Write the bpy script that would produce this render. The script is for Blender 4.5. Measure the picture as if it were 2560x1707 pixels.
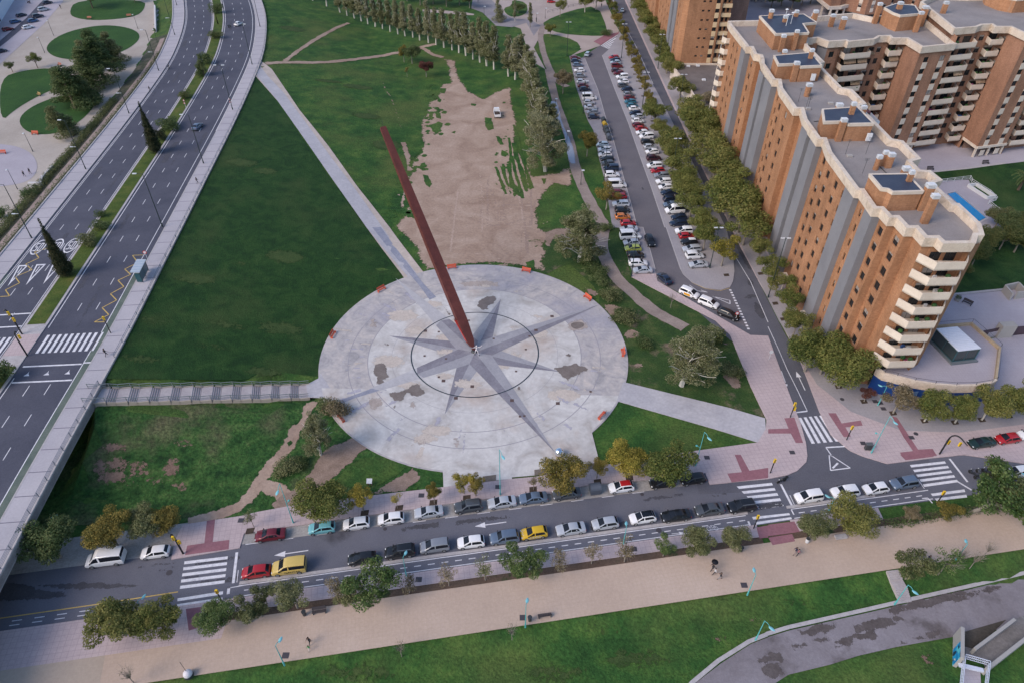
import bpy, bmesh, math, random
import numpy as np
from mathutils import Vector, Matrix
from mathutils.geometry import delaunay_2d_cdt
R=math.radians; sin=math.sin; cos=math.cos; PI=math.pi
random.seed(7)
S=bpy.context.scene; COL=S.collection
for o in list(bpy.data.objects): bpy.data.objects.remove(o)
# ---------------------------------------------------------------- camera, sky, sun, exposure
CAMH=90.5; FPX=1724.77; PITCH=R(40.626)
cd=bpy.data.cameras.new('camera'); cam=bpy.data.objects.new('camera',cd); COL.objects.link(cam)
cam.location=(0,0,CAMH); cam.rotation_euler=(PI/2-PITCH,0,0)
cd.sensor_width=36; cd.lens=36*FPX/2560; cd.clip_start=1; cd.clip_end=6000
S.camera=cam
SUN_EL=R(38); SUN_AZ=R(238)     # compass-like: measured clockwise from +Y
w=bpy.data.worlds.new('World'); S.world=w; w.use_nodes=True
nt=w.node_tree; bg=nt.nodes['Background']
sky=nt.nodes.new('ShaderNodeTexSky'); sky.sky_type='NISHITA'; sky.sun_disc=False
sky.sun_elevation=SUN_EL; sky.sun_rotation=SUN_AZ; sky.air_density=1.0; sky.dust_density=1.6; sky.ozone_density=1.7
nt.links.new(sky.outputs[0],bg.inputs[0]); bg.inputs[1].default_value=0.15
sl=bpy.data.lights.new('sun','SUN'); sun=bpy.data.objects.new('sun',sl); COL.objects.link(sun)
sl.energy=1.5; sl.angle=R(30); sl.color=(1.0,0.82,0.68)
d=Vector((sin(SUN_AZ)*cos(SUN_EL),cos(SUN_AZ)*cos(SUN_EL),sin(SUN_EL)))
sun.rotation_euler=d.to_track_quat('Z','Y').to_euler(); sun.location=d*400
S.view_settings.view_transform='Standard'; S.view_settings.look='None'; S.view_settings.gamma=1.0
S.view_settings.exposure=0.52
S.render.engine='CYCLES'
S.cycles.max_bounces=6; S.cycles.diffuse_bounces=3; S.cycles.glossy_bounces=3; S.cycles.transparent_max_bounces=32
# ---------------------------------------------------------------- survey: photo tile coordinates to the ground
OX={'A':0,'B':640,'C':1280,'D':1920}; OY={'0':0,'1':570,'2':1137}
def T(s):
    out=[]; k='A0'
    for t in s.split():
        if t[0].isalpha(): k=t; continue
        a,b=t.split(','); out.append((OX[k[0]]+float(a)/2.7516,OY[k[1]]+float(b)/2.7516))
    return out
def ray(p):
    x=(p[0]-1280)/FPX; y=-(p[1]-853.5)/FPX; c,s=cos(PITCH),sin(PITCH)
    return Vector((x,c+s*y,-s+c*y))
def at(p,z=0.0):
    r=ray(p); k=(z-CAMH)/r.z; return Vector((r.x*k,r.y*k,z))
def ptsZ(s,z=0.0): return [at(p,z).xy for p in T(s)]
def one(s,z=0.0): return at(T(s)[0],z)
# ---------------------------------------------------------------- terrain
RY=[-40,20,50,63.8,75.4,81.4,93.5,101.8,109.6,118,127.3,138.3,149.6,163.9,175.8,188.9,204.5,225.9,249.5,266.8,291.7,309.8,329.7,370,420]
RX=[-76,-81.8,-84.9,-86.2,-87.1,-87.5,-88.2,-88.9,-89.7,-90.6,-91.5,-92.5,-93.7,-95.1,-96.3,-97.6,-99.3,-101.9,-105.1,-108.6,-114.9,-120.6,-128.2,-144,-164]
_ry=np.linspace(-40,420,461); _rx=np.interp(_ry,RY,RX)
k_=np.ones(25)/25; _p=np.pad(_rx,12,mode='edge'); _p[:12]=_rx[0]-(_rx[1]-_rx[0])*np.arange(12,0,-1); _p[-12:]=_rx[-1]+(_rx[-1]-_rx[-2])*np.arange(1,13)
_rx=np.convolve(_p,k_,mode='valid'); _rs=np.gradient(_rx,_ry)
def xref(y): return float(np.interp(y,_ry,_rx))
def sref(y): return float(np.interp(y,_ry,_rs))
def roff(x,y):
    s=sref(y); return (x-xref(y))/math.sqrt(1+s*s)
def rp(y,off):   # point at signed offset from the reference kerb, at reference row y
    s=sref(y); n=math.sqrt(1+s*s); return Vector((xref(y)+off/n, y-off*s/n))
HR=6.5
PC=Vector((-7.45,102.3)); PR=30.2
def segd(p,a,b):
    ab=b-a; t=max(0,min(1,(p-a).dot(ab)/ab.dot(ab))); return (p-a-ab*t).length
FL=[Vector(v) for v in ((-22,124),(-28,140),(-29,170),(-27,200),(-32,235),(-52,280),(-68,330),(-90,420))]
def tz(x,y):
    z=tz_(x,y)
    if ST0.x<x<ST1.x+1 and abs(y-(stairy(x)+1.6))<2.9: z=min(z,HR*(1-(x-ST0.x)/(ST1.x-ST0.x))-.75)
    return z
def tz_(x,y):
    p=Vector((x,y)); d=roff(x,y)
    if y>=112 or d>-40 and y>=60 or d<=-20:
        if d<=-20.3:
            return HR-1.5*max(0,min(1,(-20.3-d)/7.0)) if y>88 else 0.0
    if d<16.2: return HR-0.35 if y>86 else 0.0
    d1=d-16.2
    yst=stairy(x)
    if y>=yst:
        d0=max(0,(p-PC).length-PR-0.3)
        for a,b in zip(FL[:-1],FL[1:]):
            if (b-a).cross(p-a)<0: 
                if a.y-2<=y<=b.y+2: return 0.0
            d0=min(d0,segd(p,a,b))
        if x>FL[0].x: d0=min(d0,max(0,FL[0].x-x))
        if x>np.interp(y,[v.y for v in FL],[v.x for v in FL]): return 0.0
        return HR*d0/(d0+d1+1e-6)
    if y>60 and x<-36:
        zs=HR*max(0,min(1,(-38-x)/(36.0)))
        return zs*max(0,min(1,1-(yst-y)/17.0))**1.0
    e=45.9+.157*x-y
    if e>0: return -min(1.3,0.42*e)
    return 0.0
ST0=at(T('A1 600,1150')[0],HR).xy; ST1=at(T('B1 350,1120')[0],0).xy
def stairy(x): 
    t=(x-ST0.x)/(ST1.x-ST0.x); return ST0.y+(ST1.y-ST0.y)*t-1.6
def atT(p):      # pixel to terrain
    z=0.0
    for i in range(25):
        q=at(p,z); z2=tz(q.x,q.y); 
        if abs(z2-z)<.01: break
        z=z*.4+z2*.6
    return Vector((q.x,q.y,z2))
def ptsT(s): return [atT(p).xy for p in T(s)]
def oneT(s): return atT(T(s)[0])
# ---------------------------------------------------------------- materials
MATS={}
def nodes(m):
    m.use_nodes=True; t=m.node_tree; b=t.nodes['Principled BSDF']; return t,b
def flat(name,c,rough=.6,metal=0,spec=.4,coat=0,emit=None):
    if name in MATS: return MATS[name]
    m=bpy.data.materials.new(name); t,b=nodes(m)
    tc=t.nodes.new('ShaderNodeTexCoord'); n=t.nodes.new('ShaderNodeTexNoise'); n.inputs['Scale'].default_value=3.0; n.inputs['Detail'].default_value=4
    t.links.new(tc.outputs['Object'],n.inputs['Vector'])
    mx=t.nodes.new('ShaderNodeMix'); mx.data_type='RGBA'; mx.inputs[6].default_value=(*[v*.9 for v in c],1); mx.inputs[7].default_value=(*[min(1,v*1.08) for v in c],1)
    t.links.new(n.outputs['Fac'],mx.inputs[0]); t.links.new(mx.outputs[2],b.inputs['Base Color'])
    b.inputs['Roughness'].default_value=rough; b.inputs['Metallic'].default_value=metal; b.inputs['Specular IOR Level'].default_value=spec
    b.inputs['Coat Weight'].default_value=coat
    MATS[name]=m; return m
def ground(name,stops,scale=.3,rough=.9,fine=None,fineamt=.25,bump=.3,bscale=8,brick=None,warp=0,big=None,detail=6,spec=.2):
    """noise ramp in world position, a finer grain, an optional large patch colour and optional joints"""
    if name in MATS: return MATS[name]
    m=bpy.data.materials.new(name); t,b=nodes(m); N=t.nodes.new; L=t.links.new
    g=N('ShaderNodeNewGeometry'); pos=g.outputs['Position']
    n=N('ShaderNodeTexNoise'); n.inputs['Scale'].default_value=scale; n.inputs['Detail'].default_value=detail; n.inputs['Roughness'].default_value=.62; n.inputs['Distortion'].default_value=warp
    L(pos,n.inputs['Vector'])
    r=N('ShaderNodeValToRGB'); e=r.color_ramp.elements
    while len(e)<len(stops): e.new(.5)
    for q,(p,c) in zip(e,stops): q.position=p; q.color=(*c,1)
    L(n.outputs['Fac'],r.inputs['Fac']); col=r.outputs['Color']
    if big:
        n3=N('ShaderNodeTexNoise'); n3.inputs['Scale'].default_value=big[1]; n3.inputs['Detail'].default_value=5; n3.inputs['Roughness'].default_value=.6; L(pos,n3.inputs['Vector'])
        rr=N('ShaderNodeMapRange'); rr.inputs[1].default_value=big[2]; rr.inputs[2].default_value=big[3]; rr.clamp=True; L(n3.outputs['Fac'],rr.inputs[0])
        mx=N('ShaderNodeMix'); mx.data_type='RGBA'; L(rr.outputs[0],mx.inputs[0]); L(col,mx.inputs[6]); mx.inputs[7].default_value=(*big[0],1); col=mx.outputs[2]
    n2=N('ShaderNodeTexNoise'); n2.inputs['Scale'].default_value=fine or scale*14; n2.inputs['Detail'].default_value=5; n2.inputs['Roughness'].default_value=.7; L(pos,n2.inputs['Vector'])
    mr=N('ShaderNodeMapRange'); mr.inputs[1].default_value=.3; mr.inputs[2].default_value=.7; mr.inputs[3].default_value=1-fineamt; mr.inputs[4].default_value=1+fineamt; L(n2.outputs['Fac'],mr.inputs[0])
    vm=N('ShaderNodeVectorMath'); vm.operation='SCALE'; L(col,vm.inputs[0]); L(mr.outputs[0],vm.inputs['Scale']); col=vm.outputs[0]
    if brick:
        rot,sx,sy,mort,mc=brick
        mp=N('ShaderNodeMapping'); mp.inputs['Rotation'].default_value=(0,0,rot); L(pos,mp.inputs[0])
        bt=N('ShaderNodeTexBrick'); bt.inputs['Scale'].default_value=1; bt.inputs['Brick Width'].default_value=sx; bt.inputs['Row Height'].default_value=sy; bt.inputs['Mortar Size'].default_value=mort; bt.inputs['Mortar Smooth'].default_value=.1; bt.offset=0
        L(mp.outputs[0],bt.inputs['Vector']); mx=N('ShaderNodeMix'); mx.data_type='RGBA'; L(bt.outputs['Fac'],mx.inputs[0]); L(col,mx.inputs[6]); mx.inputs[7].default_value=(*mc,1); col=mx.outputs[2]
    L(col,b.inputs['Base Color']); b.inputs['Roughness'].default_value=rough; b.inputs['Specular IOR Level'].default_value=spec
    if bump:
        n4=N('ShaderNodeTexNoise'); n4.inputs['Scale'].default_value=bscale; n4.inputs['Detail'].default_value=4; L(pos,n4.inputs['Vector'])
        bp=N('ShaderNodeBump'); bp.inputs['Strength'].default_value=bump; bp.inputs['Distance'].default_value=.15; L(n4.outputs['Fac'],bp.inputs['Height']); L(bp.outputs[0],b.inputs['Normal'])
    MATS[name]=m; return m
def masked(mat,scale=.8,soft=.16,amt=.9):
    '''copy of a ground material whose sheet frays out towards its rim (per-vertex fade + noise)'''
    amt=.85+.5*min(soft,1.2); scale=max(scale,1.0); soft=.05
    key=mat.name+'_frayed_%.2f_%.2f'%(scale,amt)
    if key in MATS: return MATS[key]
    m=mat.copy(); m.name=key; t=m.node_tree; N=t.nodes.new; L=t.links.new; b=t.nodes['Principled BSDF']; out=[n for n in t.nodes if n.type=='OUTPUT_MATERIAL'][0]
    a=N('ShaderNodeAttribute'); a.attribute_name='fade'; g=N('ShaderNodeNewGeometry'); n=N('ShaderNodeTexNoise'); n.inputs['Scale'].default_value=scale; n.inputs['Detail'].default_value=10; n.inputs['Roughness'].default_value=.78; L(g.outputs['Position'],n.inputs['Vector'])
    m1=N('ShaderNodeMath'); m1.operation='MULTIPLY_ADD'; m1.inputs[1].default_value=1.6*amt; L(n.outputs['Fac'],m1.inputs[0]); L(a.outputs['Fac'],m1.inputs[2])
    r=N('ShaderNodeMapRange'); r.inputs[1].default_value=.26+.8*amt-soft/2; r.inputs[2].default_value=.26+.8*amt+soft/2; L(m1.outputs[0],r.inputs[0])
    tr=N('ShaderNodeBsdfTransparent'); mx=N('ShaderNodeMixShader'); L(r.outputs[0],mx.inputs[0]); L(tr.outputs[0],mx.inputs[1]); L(b.outputs[0],mx.inputs[2]); L(mx.outputs[0],out.inputs['Surface'])
    MATS[key]=m; return m
def leafmat(name,cols,rough=.7):
    if name in MATS: return MATS[name]
    m=bpy.data.materials.new(name); t,b=nodes(m); N=t.nodes.new; L=t.links.new
    g=N('ShaderNodeNewGeometry'); oi=N('ShaderNodeObjectInfo'); n=N('ShaderNodeTexNoise'); n.inputs['Scale'].default_value=.55; n.inputs['Detail'].default_value=3; L(g.outputs['Position'],n.inputs['Vector'])
    a=N('ShaderNodeMath'); a.operation='MULTIPLY_ADD'; a.inputs[1].default_value=.5; L(g.outputs['Random Per Island'],a.inputs[0]); L(n.outputs['Fac'],a.inputs[2])
    a2=N('ShaderNodeMath'); a2.operation='MULTIPLY_ADD'; a2.inputs[1].default_value=.22; L(oi.outputs['Random'],a2.inputs[0]); L(a.outputs[0],a2.inputs[2])
    r=N('ShaderNodeValToRGB'); e=r.color_ramp.elements
    while len(e)<len(cols): e.new(.5)
    for i,(q,c) in enumerate(zip(e,cols)): q.position=.35+.75*i/(len(cols)-1); q.color=(*c,1)
    mr=N('ShaderNodeMapRange'); mr.inputs[1].default_value=.0; mr.inputs[2].default_value=1.35; L(a2.outputs[0],mr.inputs[0]); L(a2.outputs[0],r.inputs['Fac'])
    L(r.outputs['Color'],b.inputs['Base Color']); b.inputs['Roughness'].default_value=rough; b.inputs['Specular IOR Level'].default_value=.2
    tl=N('ShaderNodeBsdfTranslucent'); L(r.outputs['Color'],tl.inputs['Color']); ms=N('ShaderNodeMixShader'); ms.inputs[0].default_value=.30; out=[q for q in t.nodes if q.type=='OUTPUT_MATERIAL'][0]; L(b.outputs[0],ms.inputs[1]); L(tl.outputs[0],ms.inputs[2]); L(ms.outputs[0],out.inputs['Surface'])
    MATS[name]=m; return m
# ---------------------------------------------------------------- object helpers
def link(o,parent=None):
    COL.objects.link(o)
    if parent is not None: o.parent=parent
    return o
def tag(o,label=None,cat=None,group=None,kind=None):
    if label: o['label']=label
    if cat: o['category']=cat
    if group: o['group']=group
    if kind: o['kind']=kind
    return o
def root(name,loc,label,cat,group=None,rz=0):
    o=bpy.data.objects.new(name,None); o.empty_display_size=.3; o.location=loc; o.rotation_euler=(0,0,rz); link(o); return tag(o,label,cat,group)
class MB:
    """collects simple solids into one mesh"""
    def __init__(s): s.v=[]; s.f=[]; s.m=[]
    def add(s,vs,fs,mi=0):
        n=len(s.v); s.v+= [tuple(v) for v in vs]; s.f+=[tuple(i+n for i in f) for f in fs]; s.m+=[mi]*len(fs); return s
    def box(s,x0,x1,y0,y1,z0,z1,mi=0):
        return s.add([(x,y,z) for z in (z0,z1) for y in (y0,y1) for x in (x0,x1)],[(0,2,3,1),(4,5,7,6),(0,1,5,4),(2,6,7,3),(0,4,6,2),(1,3,7,5)],mi)
    def bar(s,a,b,w,h=None,mi=0,up=(0,0,1)):
        a=Vector(a);b=Vector(b);h=h or w;d=(b-a)
        if d.length<1e-6: return s
        d.normalize(); u=Vector(up)
        if abs(d.dot(u))>.95: u=Vector((1,0,0))
        r=d.cross(u).normalized(); u=r.cross(d)
        c=[r*(i*w/2)+u*(j*h/2) for i,j in ((-1,-1),(1,-1),(1,1),(-1,1))]
        return s.add([a+q for q in c]+[b+q for q in c],[(3,2,1,0),(4,5,6,7),(0,1,5,4),(1,2,6,5),(2,3,7,6),(3,0,4,7)],mi)
    def tube(s,pts,rad,n=6,mi=0,cap=True):
        pts=[Vector(p) for p in pts]; rad=rad if isinstance(rad,(list,tuple)) else [rad]*len(pts); vs=[];fs=[]
        for i,p in enumerate(pts):
            d=(pts[min(i+1,len(pts)-1)]-pts[max(i-1,0)]).normalized(); u=Vector((0,0,1)) if abs(d.z)<.9 else Vector((1,0,0))
            a=d.cross(u).normalized(); b=d.cross(a)
            for k in range(n): t=2*PI*k/n; vs.append(p+(a*cos(t)+b*sin(t))*rad[i])
        for i in range(len(pts)-1):
            for k in range(n): fs.append((i*n+k,i*n+(k+1)%n,(i+1)*n+(k+1)%n,(i+1)*n+k))
        if cap: fs.append(tuple(range(n-1,-1,-1))); fs.append(tuple(range((len(pts)-1)*n,len(pts)*n)))
        return s.add(vs,fs,mi)
    def cyl(s,x,y,z0,z1,r,n=12,mi=0,r2=None): return s.tube([(x,y,z0),(x,y,z1)],[r,r2 if r2 is not None else r],n,mi)
    def ball(s,c,r,n=10,mi=0,sz=1.0):
        vs=[];fs=[];m=n//2
        for i in range(m+1):
            for k in range(n): a=PI*i/m;t=2*PI*k/n; vs.append((c[0]+r*sin(a)*cos(t),c[1]+r*sin(a)*sin(t),c[2]-r*sz*cos(a)))
        for i in range(m):
            for k in range(n): fs.append((i*n+k,i*n+(k+1)%n,(i+1)*n+(k+1)%n,(i+1)*n+k))
        return s.add(vs,fs,mi)
    def prism(s,poly,z0,z1,mi=0,side=None,bottom=True):
        n=len(poly); A=sum(poly[i][0]*poly[(i+1)%n][1]-poly[(i+1)%n][0]*poly[i][1] for i in range(n))
        if A<0: poly=poly[::-1]
        z0=z0 if callable(z0) else (lambda x,y,z=z0:z); z1=z1 if callable(z1) else (lambda x,y,z=z1:z)
        vs=[(x,y,z0(x,y)) for x,y in poly]+[(x,y,z1(x,y)) for x,y in poly]
        s.add(vs,[tuple(range(n,2*n))]+([tuple(range(n-1,-1,-1))] if bottom else []),mi)
        return s.add(vs,[(i,(i+1)%n,n+(i+1)%n,n+i) for i in range(n)],mi if side is None else side)
    def mesh(s,name,mats,smooth=None):
        me=bpy.data.meshes.new(name); me.from_pydata(s.v,[],s.f)
        for m in (mats if isinstance(mats,(list,tuple)) else [mats]): me.materials.append(m)
        me.polygons.foreach_set('material_index',s.m)
        if smooth is not None:
            me.polygons.foreach_set('use_smooth',[True]*len(s.f)); 
            try: me.set_sharp_from_angle(angle=R(smooth))
            except Exception: pass
        me.update(); return me
    def build(s,name,mats,parent=None,smooth=None,loc=None):
        o=bpy.data.objects.new(name,s.mesh(name,mats,smooth)); link(o,parent)
        if loc is not None: o.location=loc
        return o
def struct(o,label=None,kind='structure'):
    o['kind']=kind
    if label: o['label']=label
    return o
def clean(poly):
    out=[]
    for p in poly:
        p=(float(p[0]),float(p[1]))
        if not out or math.hypot(p[0]-out[-1][0],p[1]-out[-1][1])>.03: out.append(p)
    if math.hypot(out[0][0]-out[-1][0],out[0][1]-out[-1][1])<.03: out.pop()
    return out
def inside(poly,x,y):
    c=False; j=len(poly)-1
    for i in range(len(poly)):
        xi,yi=poly[i]; xj,yj=poly[j]
        if (yi>y)!=(yj>y) and x<(xj-xi)*(y-yi)/(yj-yi)+xi: c=not c
        j=i
    return c
SC=[0]
def sheet(name,poly,off,mat,res=None,zf=tz,skirt=0.0,parent=None,holes=(),fade=None,fscale=.8,fsoft=.16):
    """a sheet draped over the terrain; skirt adds a vertical kerb face round it"""
    SC[0]+=1; off+=(SC[0]%14)*.0008
    poly=clean(poly); rings=[poly]+[clean(h) for h in holes]
    pts=[];edges=[]
    for rg in rings:
        b=len(pts); n=0; q=[]
        for i in range(len(rg)):
            a=Vector(rg[i]);c=Vector(rg[(i+1)%len(rg)]);k=max(1,int((c-a).length/(res*1.0))) if res else 1
            for j in range(k): q.append(a+(c-a)*j/k)
        pts+=q; n=len(q); edges+=[(b+i,b+(i+1)%n) for i in range(n)]
    nb=len(pts)
    if res:
        xs=[p[0] for p in poly];ys=[p[1] for p in poly]
        nx=int((max(xs)-min(xs))/res)+1;ny=int((max(ys)-min(ys))/res)+1
        for i in range(nx):
            for j in range(ny):
                x=min(xs)+(i+.5+(j%2)*.3)*res;y=min(ys)+(j+.5)*res
                if inside(poly,x,y) and not any(inside(h,x,y) for h in rings[1:]): pts.append(Vector((x,y)))
    r=delaunay_2d_cdt(pts,edges,[],0,1e-4)
    vs=r[0]; fs=[]
    for f in r[2]:
        cx=sum(vs[i][0] for i in f)/len(f); cy=sum(vs[i][1] for i in f)/len(f)
        if inside(poly,cx,cy) and not any(inside(h,cx,cy) for h in rings[1:]):
            a,b,c=(vs[i] for i in f[:3])
            if (b-a).cross(c-a)<0: f=f[::-1]
            fs.append(tuple(f))
    V=[(v[0],v[1],zf(v[0],v[1])+off) for v in vs]
    if skirt:
        for rg in rings:
            sg=clean(rg); n0=len(V)
            A=sum(sg[i][0]*sg[(i+1)%len(sg)][1]-sg[(i+1)%len(sg)][0]*sg[i][1] for i in range(len(sg)))
            if (A<0)!=(rg is not rings[0]): sg=sg[::-1]
            for x,y in sg: z=zf(x,y)+off; V+=[(x,y,z),(x,y,z-skirt)]
            n=len(sg); fs+=[(n0+2*i+1,n0+2*((i+1)%n)+1,n0+2*((i+1)%n),n0+2*i) for i in range(n)]
    me=bpy.data.meshes.new(name); me.from_pydata(V,[],fs); me.materials.append(masked(mat,fscale,fsoft) if fade else mat); me.update()
    if fade:
        A=np.array([(p[0],p[1]) for p in poly]); B=np.roll(A,-1,0); D=B-A; dd=(D**2).sum(1)+1e-9; vals=[]
        for v in V:
            q=np.array([v[0],v[1]])-A; t=np.clip((q*D).sum(1)/dd,0,1)[:,None]; vals.append(min(1.0,float(np.sqrt((((q-D*t))**2).sum(1).min()))/fade))
        at_=me.attributes.new('fade','FLOAT','POINT'); at_.data.foreach_set('value',vals)
    o=bpy.data.objects.new(name,me); link(o,parent)
    if parent is None: o['kind']='structure'
    return o
_rr=random.Random(3)
def rag(poly,amp=.5,step=1.5,rnd=_rr,closed=True):
    """ragged version of an outline (soil, worn grass)"""
    out=[];n=len(poly)
    for i in range(n if closed else n-1):
        a=Vector(poly[i]);b=Vector(poly[(i+1)%n]);L=(b-a).length;k=max(1,int(L/step)); nn=Vector((-(b-a).y,(b-a).x))/max(L,1e-6)
        out.append(a)
        for j in range(1,k): out.append(a+(b-a)*(j/k)+nn*rnd.uniform(-amp,amp))
    if not closed: out.append(Vector(poly[-1]))
    return out
def smoothp(pts,it=2,closed=True):
    pts=[Vector(p) for p in pts]
    for _ in range(it):
        q=[];n=len(pts)
        if not closed: q.append(pts[0])
        for i in range(n if closed else n-1):
            a=pts[i];b=pts[(i+1)%n]; q+= [a*.75+b*.25,a*.25+b*.75]
        if not closed: q.append(pts[-1])
        pts=q
    return pts
def strip(name,line,w0,w1,off,mat,zf=tz,parent=None,mi=None):
    """ribbon along a polyline between left offsets w0 and w1"""
    line=[Vector(p) for p in line]; V=[];F=[]
    for i,p in enumerate(line):
        d=(line[min(i+1,len(line)-1)]-line[max(i-1,0)]).normalized(); n=Vector((-d.y,d.x))
        for q in (p+n*w0,p+n*w1): V.append((q.x,q.y,zf(q.x,q.y)+off))
    for i in range(len(line)-1): F.append((2*i,2*i+2,2*i+3,2*i+1) if w1>w0 else (2*i,2*i+1,2*i+3,2*i+2))
    return MBfrom(name,V,F,mat,parent)
def MBfrom(name,V,F,mat,parent=None):
    me=bpy.data.meshes.new(name); me.from_pydata(V,[],F); me.materials.append(mat); me.update()
    o=bpy.data.objects.new(name,me); link(o,parent)
    if parent is None: o['kind']='structure'
    return o
class Marks:
    """painted markings gathered into one structure sheet"""
    def __init__(s): s.V=[];s.F=[]
    def quad(s,p,z): 
        n=len(s.V); A=sum(p[i][0]*p[(i+1)%len(p)][1]-p[(i+1)%len(p)][0]*p[i][1] for i in range(len(p)))
        if A<0: p=p[::-1]
        s.V+=[(q[0],q[1],z(q[0],q[1]) if callable(z) else z) for q in p]; s.F.append(tuple(range(n,n+len(p))))
    def line(s,pts,w,z):
        pts=[Vector(p) for p in pts]
        for a,b in zip(pts[:-1],pts[1:]):
            d=(b-a).normalized(); n=Vector((-d.y,d.x))*w/2; s.quad([a-n,b-n,b+n,a+n],z)
    def dash(s,pts,w,z,on,offl,ph=0):
        pts=[Vector(p) for p in pts]; L=[0]
        for a,b in zip(pts[:-1],pts[1:]): L.append(L[-1]+(b-a).length)
        def P(t):
            for i in range(len(L)-1):
                if t<=L[i+1]: return pts[i]+(pts[i+1]-pts[i])*((t-L[i])/(L[i+1]-L[i]+1e-9))
            return pts[-1]
        t=ph
        while t+on<L[-1]: s.line([P(t),P(t+on)],w,z); t+=on+offl
    def build(s,name,mat): return MBfrom(name,s.V,s.F,mat)
# ================================================================ GROUND MATERIALS
G1=ground('lawn_grass',[(.30,(0.017,0.055,0.014)),(.46,(0.029,0.084,0.019)),(.6,(0.053,0.112,0.024)),(.74,(0.092,0.144,0.036))],scale=.22,fine=2.2,fineamt=.42,bump=1.0,bscale=3,big=((.085,.115,.032),.045,.46,.70))
G2=ground('dark_lawn_grass',[(.3,(.010,.036,.010)),(.48,(.016,.051,.012)),(.62,(.024,.064,.015)),(.76,(.036,.076,.020))],scale=.30,fine=2.6,fineamt=.34,bump=1.0,bscale=4,big=((.046,.074,.022),.075,.50,.78),warp=.8)
G3=ground('rough_meadow_grass',[(.28,(.010,.034,.011)),(.43,(.022,.068,.017)),(.57,(.040,.098,.024)),(.74,(.090,.14,.045))],scale=.45,fine=2.0,fineamt=.55,bump=1.6,bscale=1.8,big=((.115,.105,.060),.062,.50,.66))
G4=ground('park_grass',[(.3,(.020,.062,.016)),(.6,(.032,.085,.019)),(.8,(.06,.11,.03))],scale=.12,fine=3,fineamt=.3,bump=.6,bscale=5)
G5=ground('worn_grass',[(.3,(.022,.052,.018)),(.5,(.035,.072,.020)),(.7,(.075,.10,.035))],scale=.3,fine=3,fineamt=.4,bump=.8,bscale=4,big=((.20,.145,.115),.09,.56,.66))
DIRT=ground('bare_soil',[(.3,(0.265,0.185,0.142)),(.5,(0.340,0.250,0.197)),(.7,(0.410,0.315,0.257))],scale=.12,fine=1.6,fineamt=.16,bump=.5,bscale=2,warp=1.0)
DIRT2=ground('trodden_soil',[(.3,(.20,.145,.115)),(.7,(.30,.225,.185))],scale=.5,fine=5,fineamt=.2,bump=.5,bscale=4)
GRAV=ground('park_gravel',[(.3,(0.342,0.304,0.271)),(.7,(0.437,0.394,0.356))],scale=.08,fine=2.5,fineamt=.1,bump=.2,bscale=10)
TAN=ground('promenade_sand',[(.3,(.415,.322,.262)),(.55,(.472,.370,.305)),(.75,(.52,.415,.35))],scale=.06,fine=3.2,fineamt=.09,bump=.15,bscale=12,brick=(R(-9),.6,.6,.012,(.425,.33,.255)))
CONC=ground('plaza_concrete',[(.28,(0.368,0.342,0.320)),(.42,(0.460,0.447,0.441)),(.55,(0.534,0.524,0.519)),(.72,(0.599,0.588,0.575))],scale=.16,fine=1.3,fineamt=.10,bump=.12,bscale=6,warp=1.4,big=((.42,.34,.29),.075,.53,.75))
CONC2=ground('plaza_outer_concrete',[(.3,(0.294,0.286,0.298)),(.45,(0.391,0.373,0.379)),(.6,(0.470,0.436,0.424)),(.75,(0.538,0.484,0.438))],scale=.2,fine=1.6,fineamt=.12,bump=.12,bscale=6,warp=2.2,big=((.30,.30,.36),.05,.5,.7))
CONC3=ground('path_concrete',[(.3,(.36,.355,.39)),(.6,(.44,.43,.46)),(.8,(.50,.48,.50))],scale=.15,fine=2.0,fineamt=.12,bump=.12,bscale=6,warp=1)
BEIGE=ground('sandy_concrete',[(.3,(.42,.36,.32)),(.7,(.52,.45,.40))],scale=.3,fine=2.0,fineamt=.12,bump=.12,bscale=6)
STARL=ground('star_light_grey',[(.3,(.27,.27,.30)),(.7,(.345,.345,.375))],scale=.3,fine=3,fineamt=.1,bump=.1,bscale=6,warp=1)
STARD=ground('star_dark_grey',[(.3,(0.174,0.168,0.200)),(.55,(0.224,0.218,0.254)),(.8,(0.280,0.274,0.297))],scale=.3,fine=3,fineamt=.15,bump=.1,bscale=6,warp=1)
WET=ground('damp_stain',[(.3,(.15,.125,.115)),(.7,(.215,.185,.17))],scale=.6,fine=4,fineamt=.15,rough=.45,bump=.05)
ASPH=ground('asphalt',[(.3,(0.066,0.070,0.097)),(.6,(0.086,0.090,0.120)),(.8,(0.108,0.111,0.141))],scale=.10,fine=5,fineamt=.16,bump=.25,bscale=30,warp=.6)
ASPH2=ground('lighter_asphalt',[(.3,(.125,.118,.135)),(.6,(.150,.142,.160)),(.8,(.178,.168,.185))],scale=.1,fine=4,fineamt=.14,bump=.25,bscale=25)
ASPHD=ground('dark_asphalt',[(.3,(0.095,0.097,0.120)),(.6,(0.118,0.119,0.143)),(.8,(0.141,0.140,0.162))],scale=.12,fine=5,fineamt=.16,bump=.25,bscale=25)
ASPHG=ground('greenish_cycle_asphalt',[(.3,(.085,.115,.105)),(.6,(.125,.155,.135)),(.8,(.17,.19,.165))],scale=.3,fine=5,fineamt=.18,bump=.2,bscale=25)
LANE=ground('street_asphalt',[(.3,(0.113,0.117,0.146)),(.6,(0.139,0.143,0.175)),(.8,(0.168,0.169,0.198))],scale=.1,fine=5,fineamt=.14,bump=.25,bscale=25,big=((.045,.045,.055),.06,.62,.72))
BAY=ground('parking_bay_concrete',[(.3,(0.260,0.247,0.240)),(.6,(0.345,0.332,0.325)),(.8,(0.403,0.390,0.384))],scale=.25,fine=3,fineamt=.2,bump=.15,bscale=20,warp=1)
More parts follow.
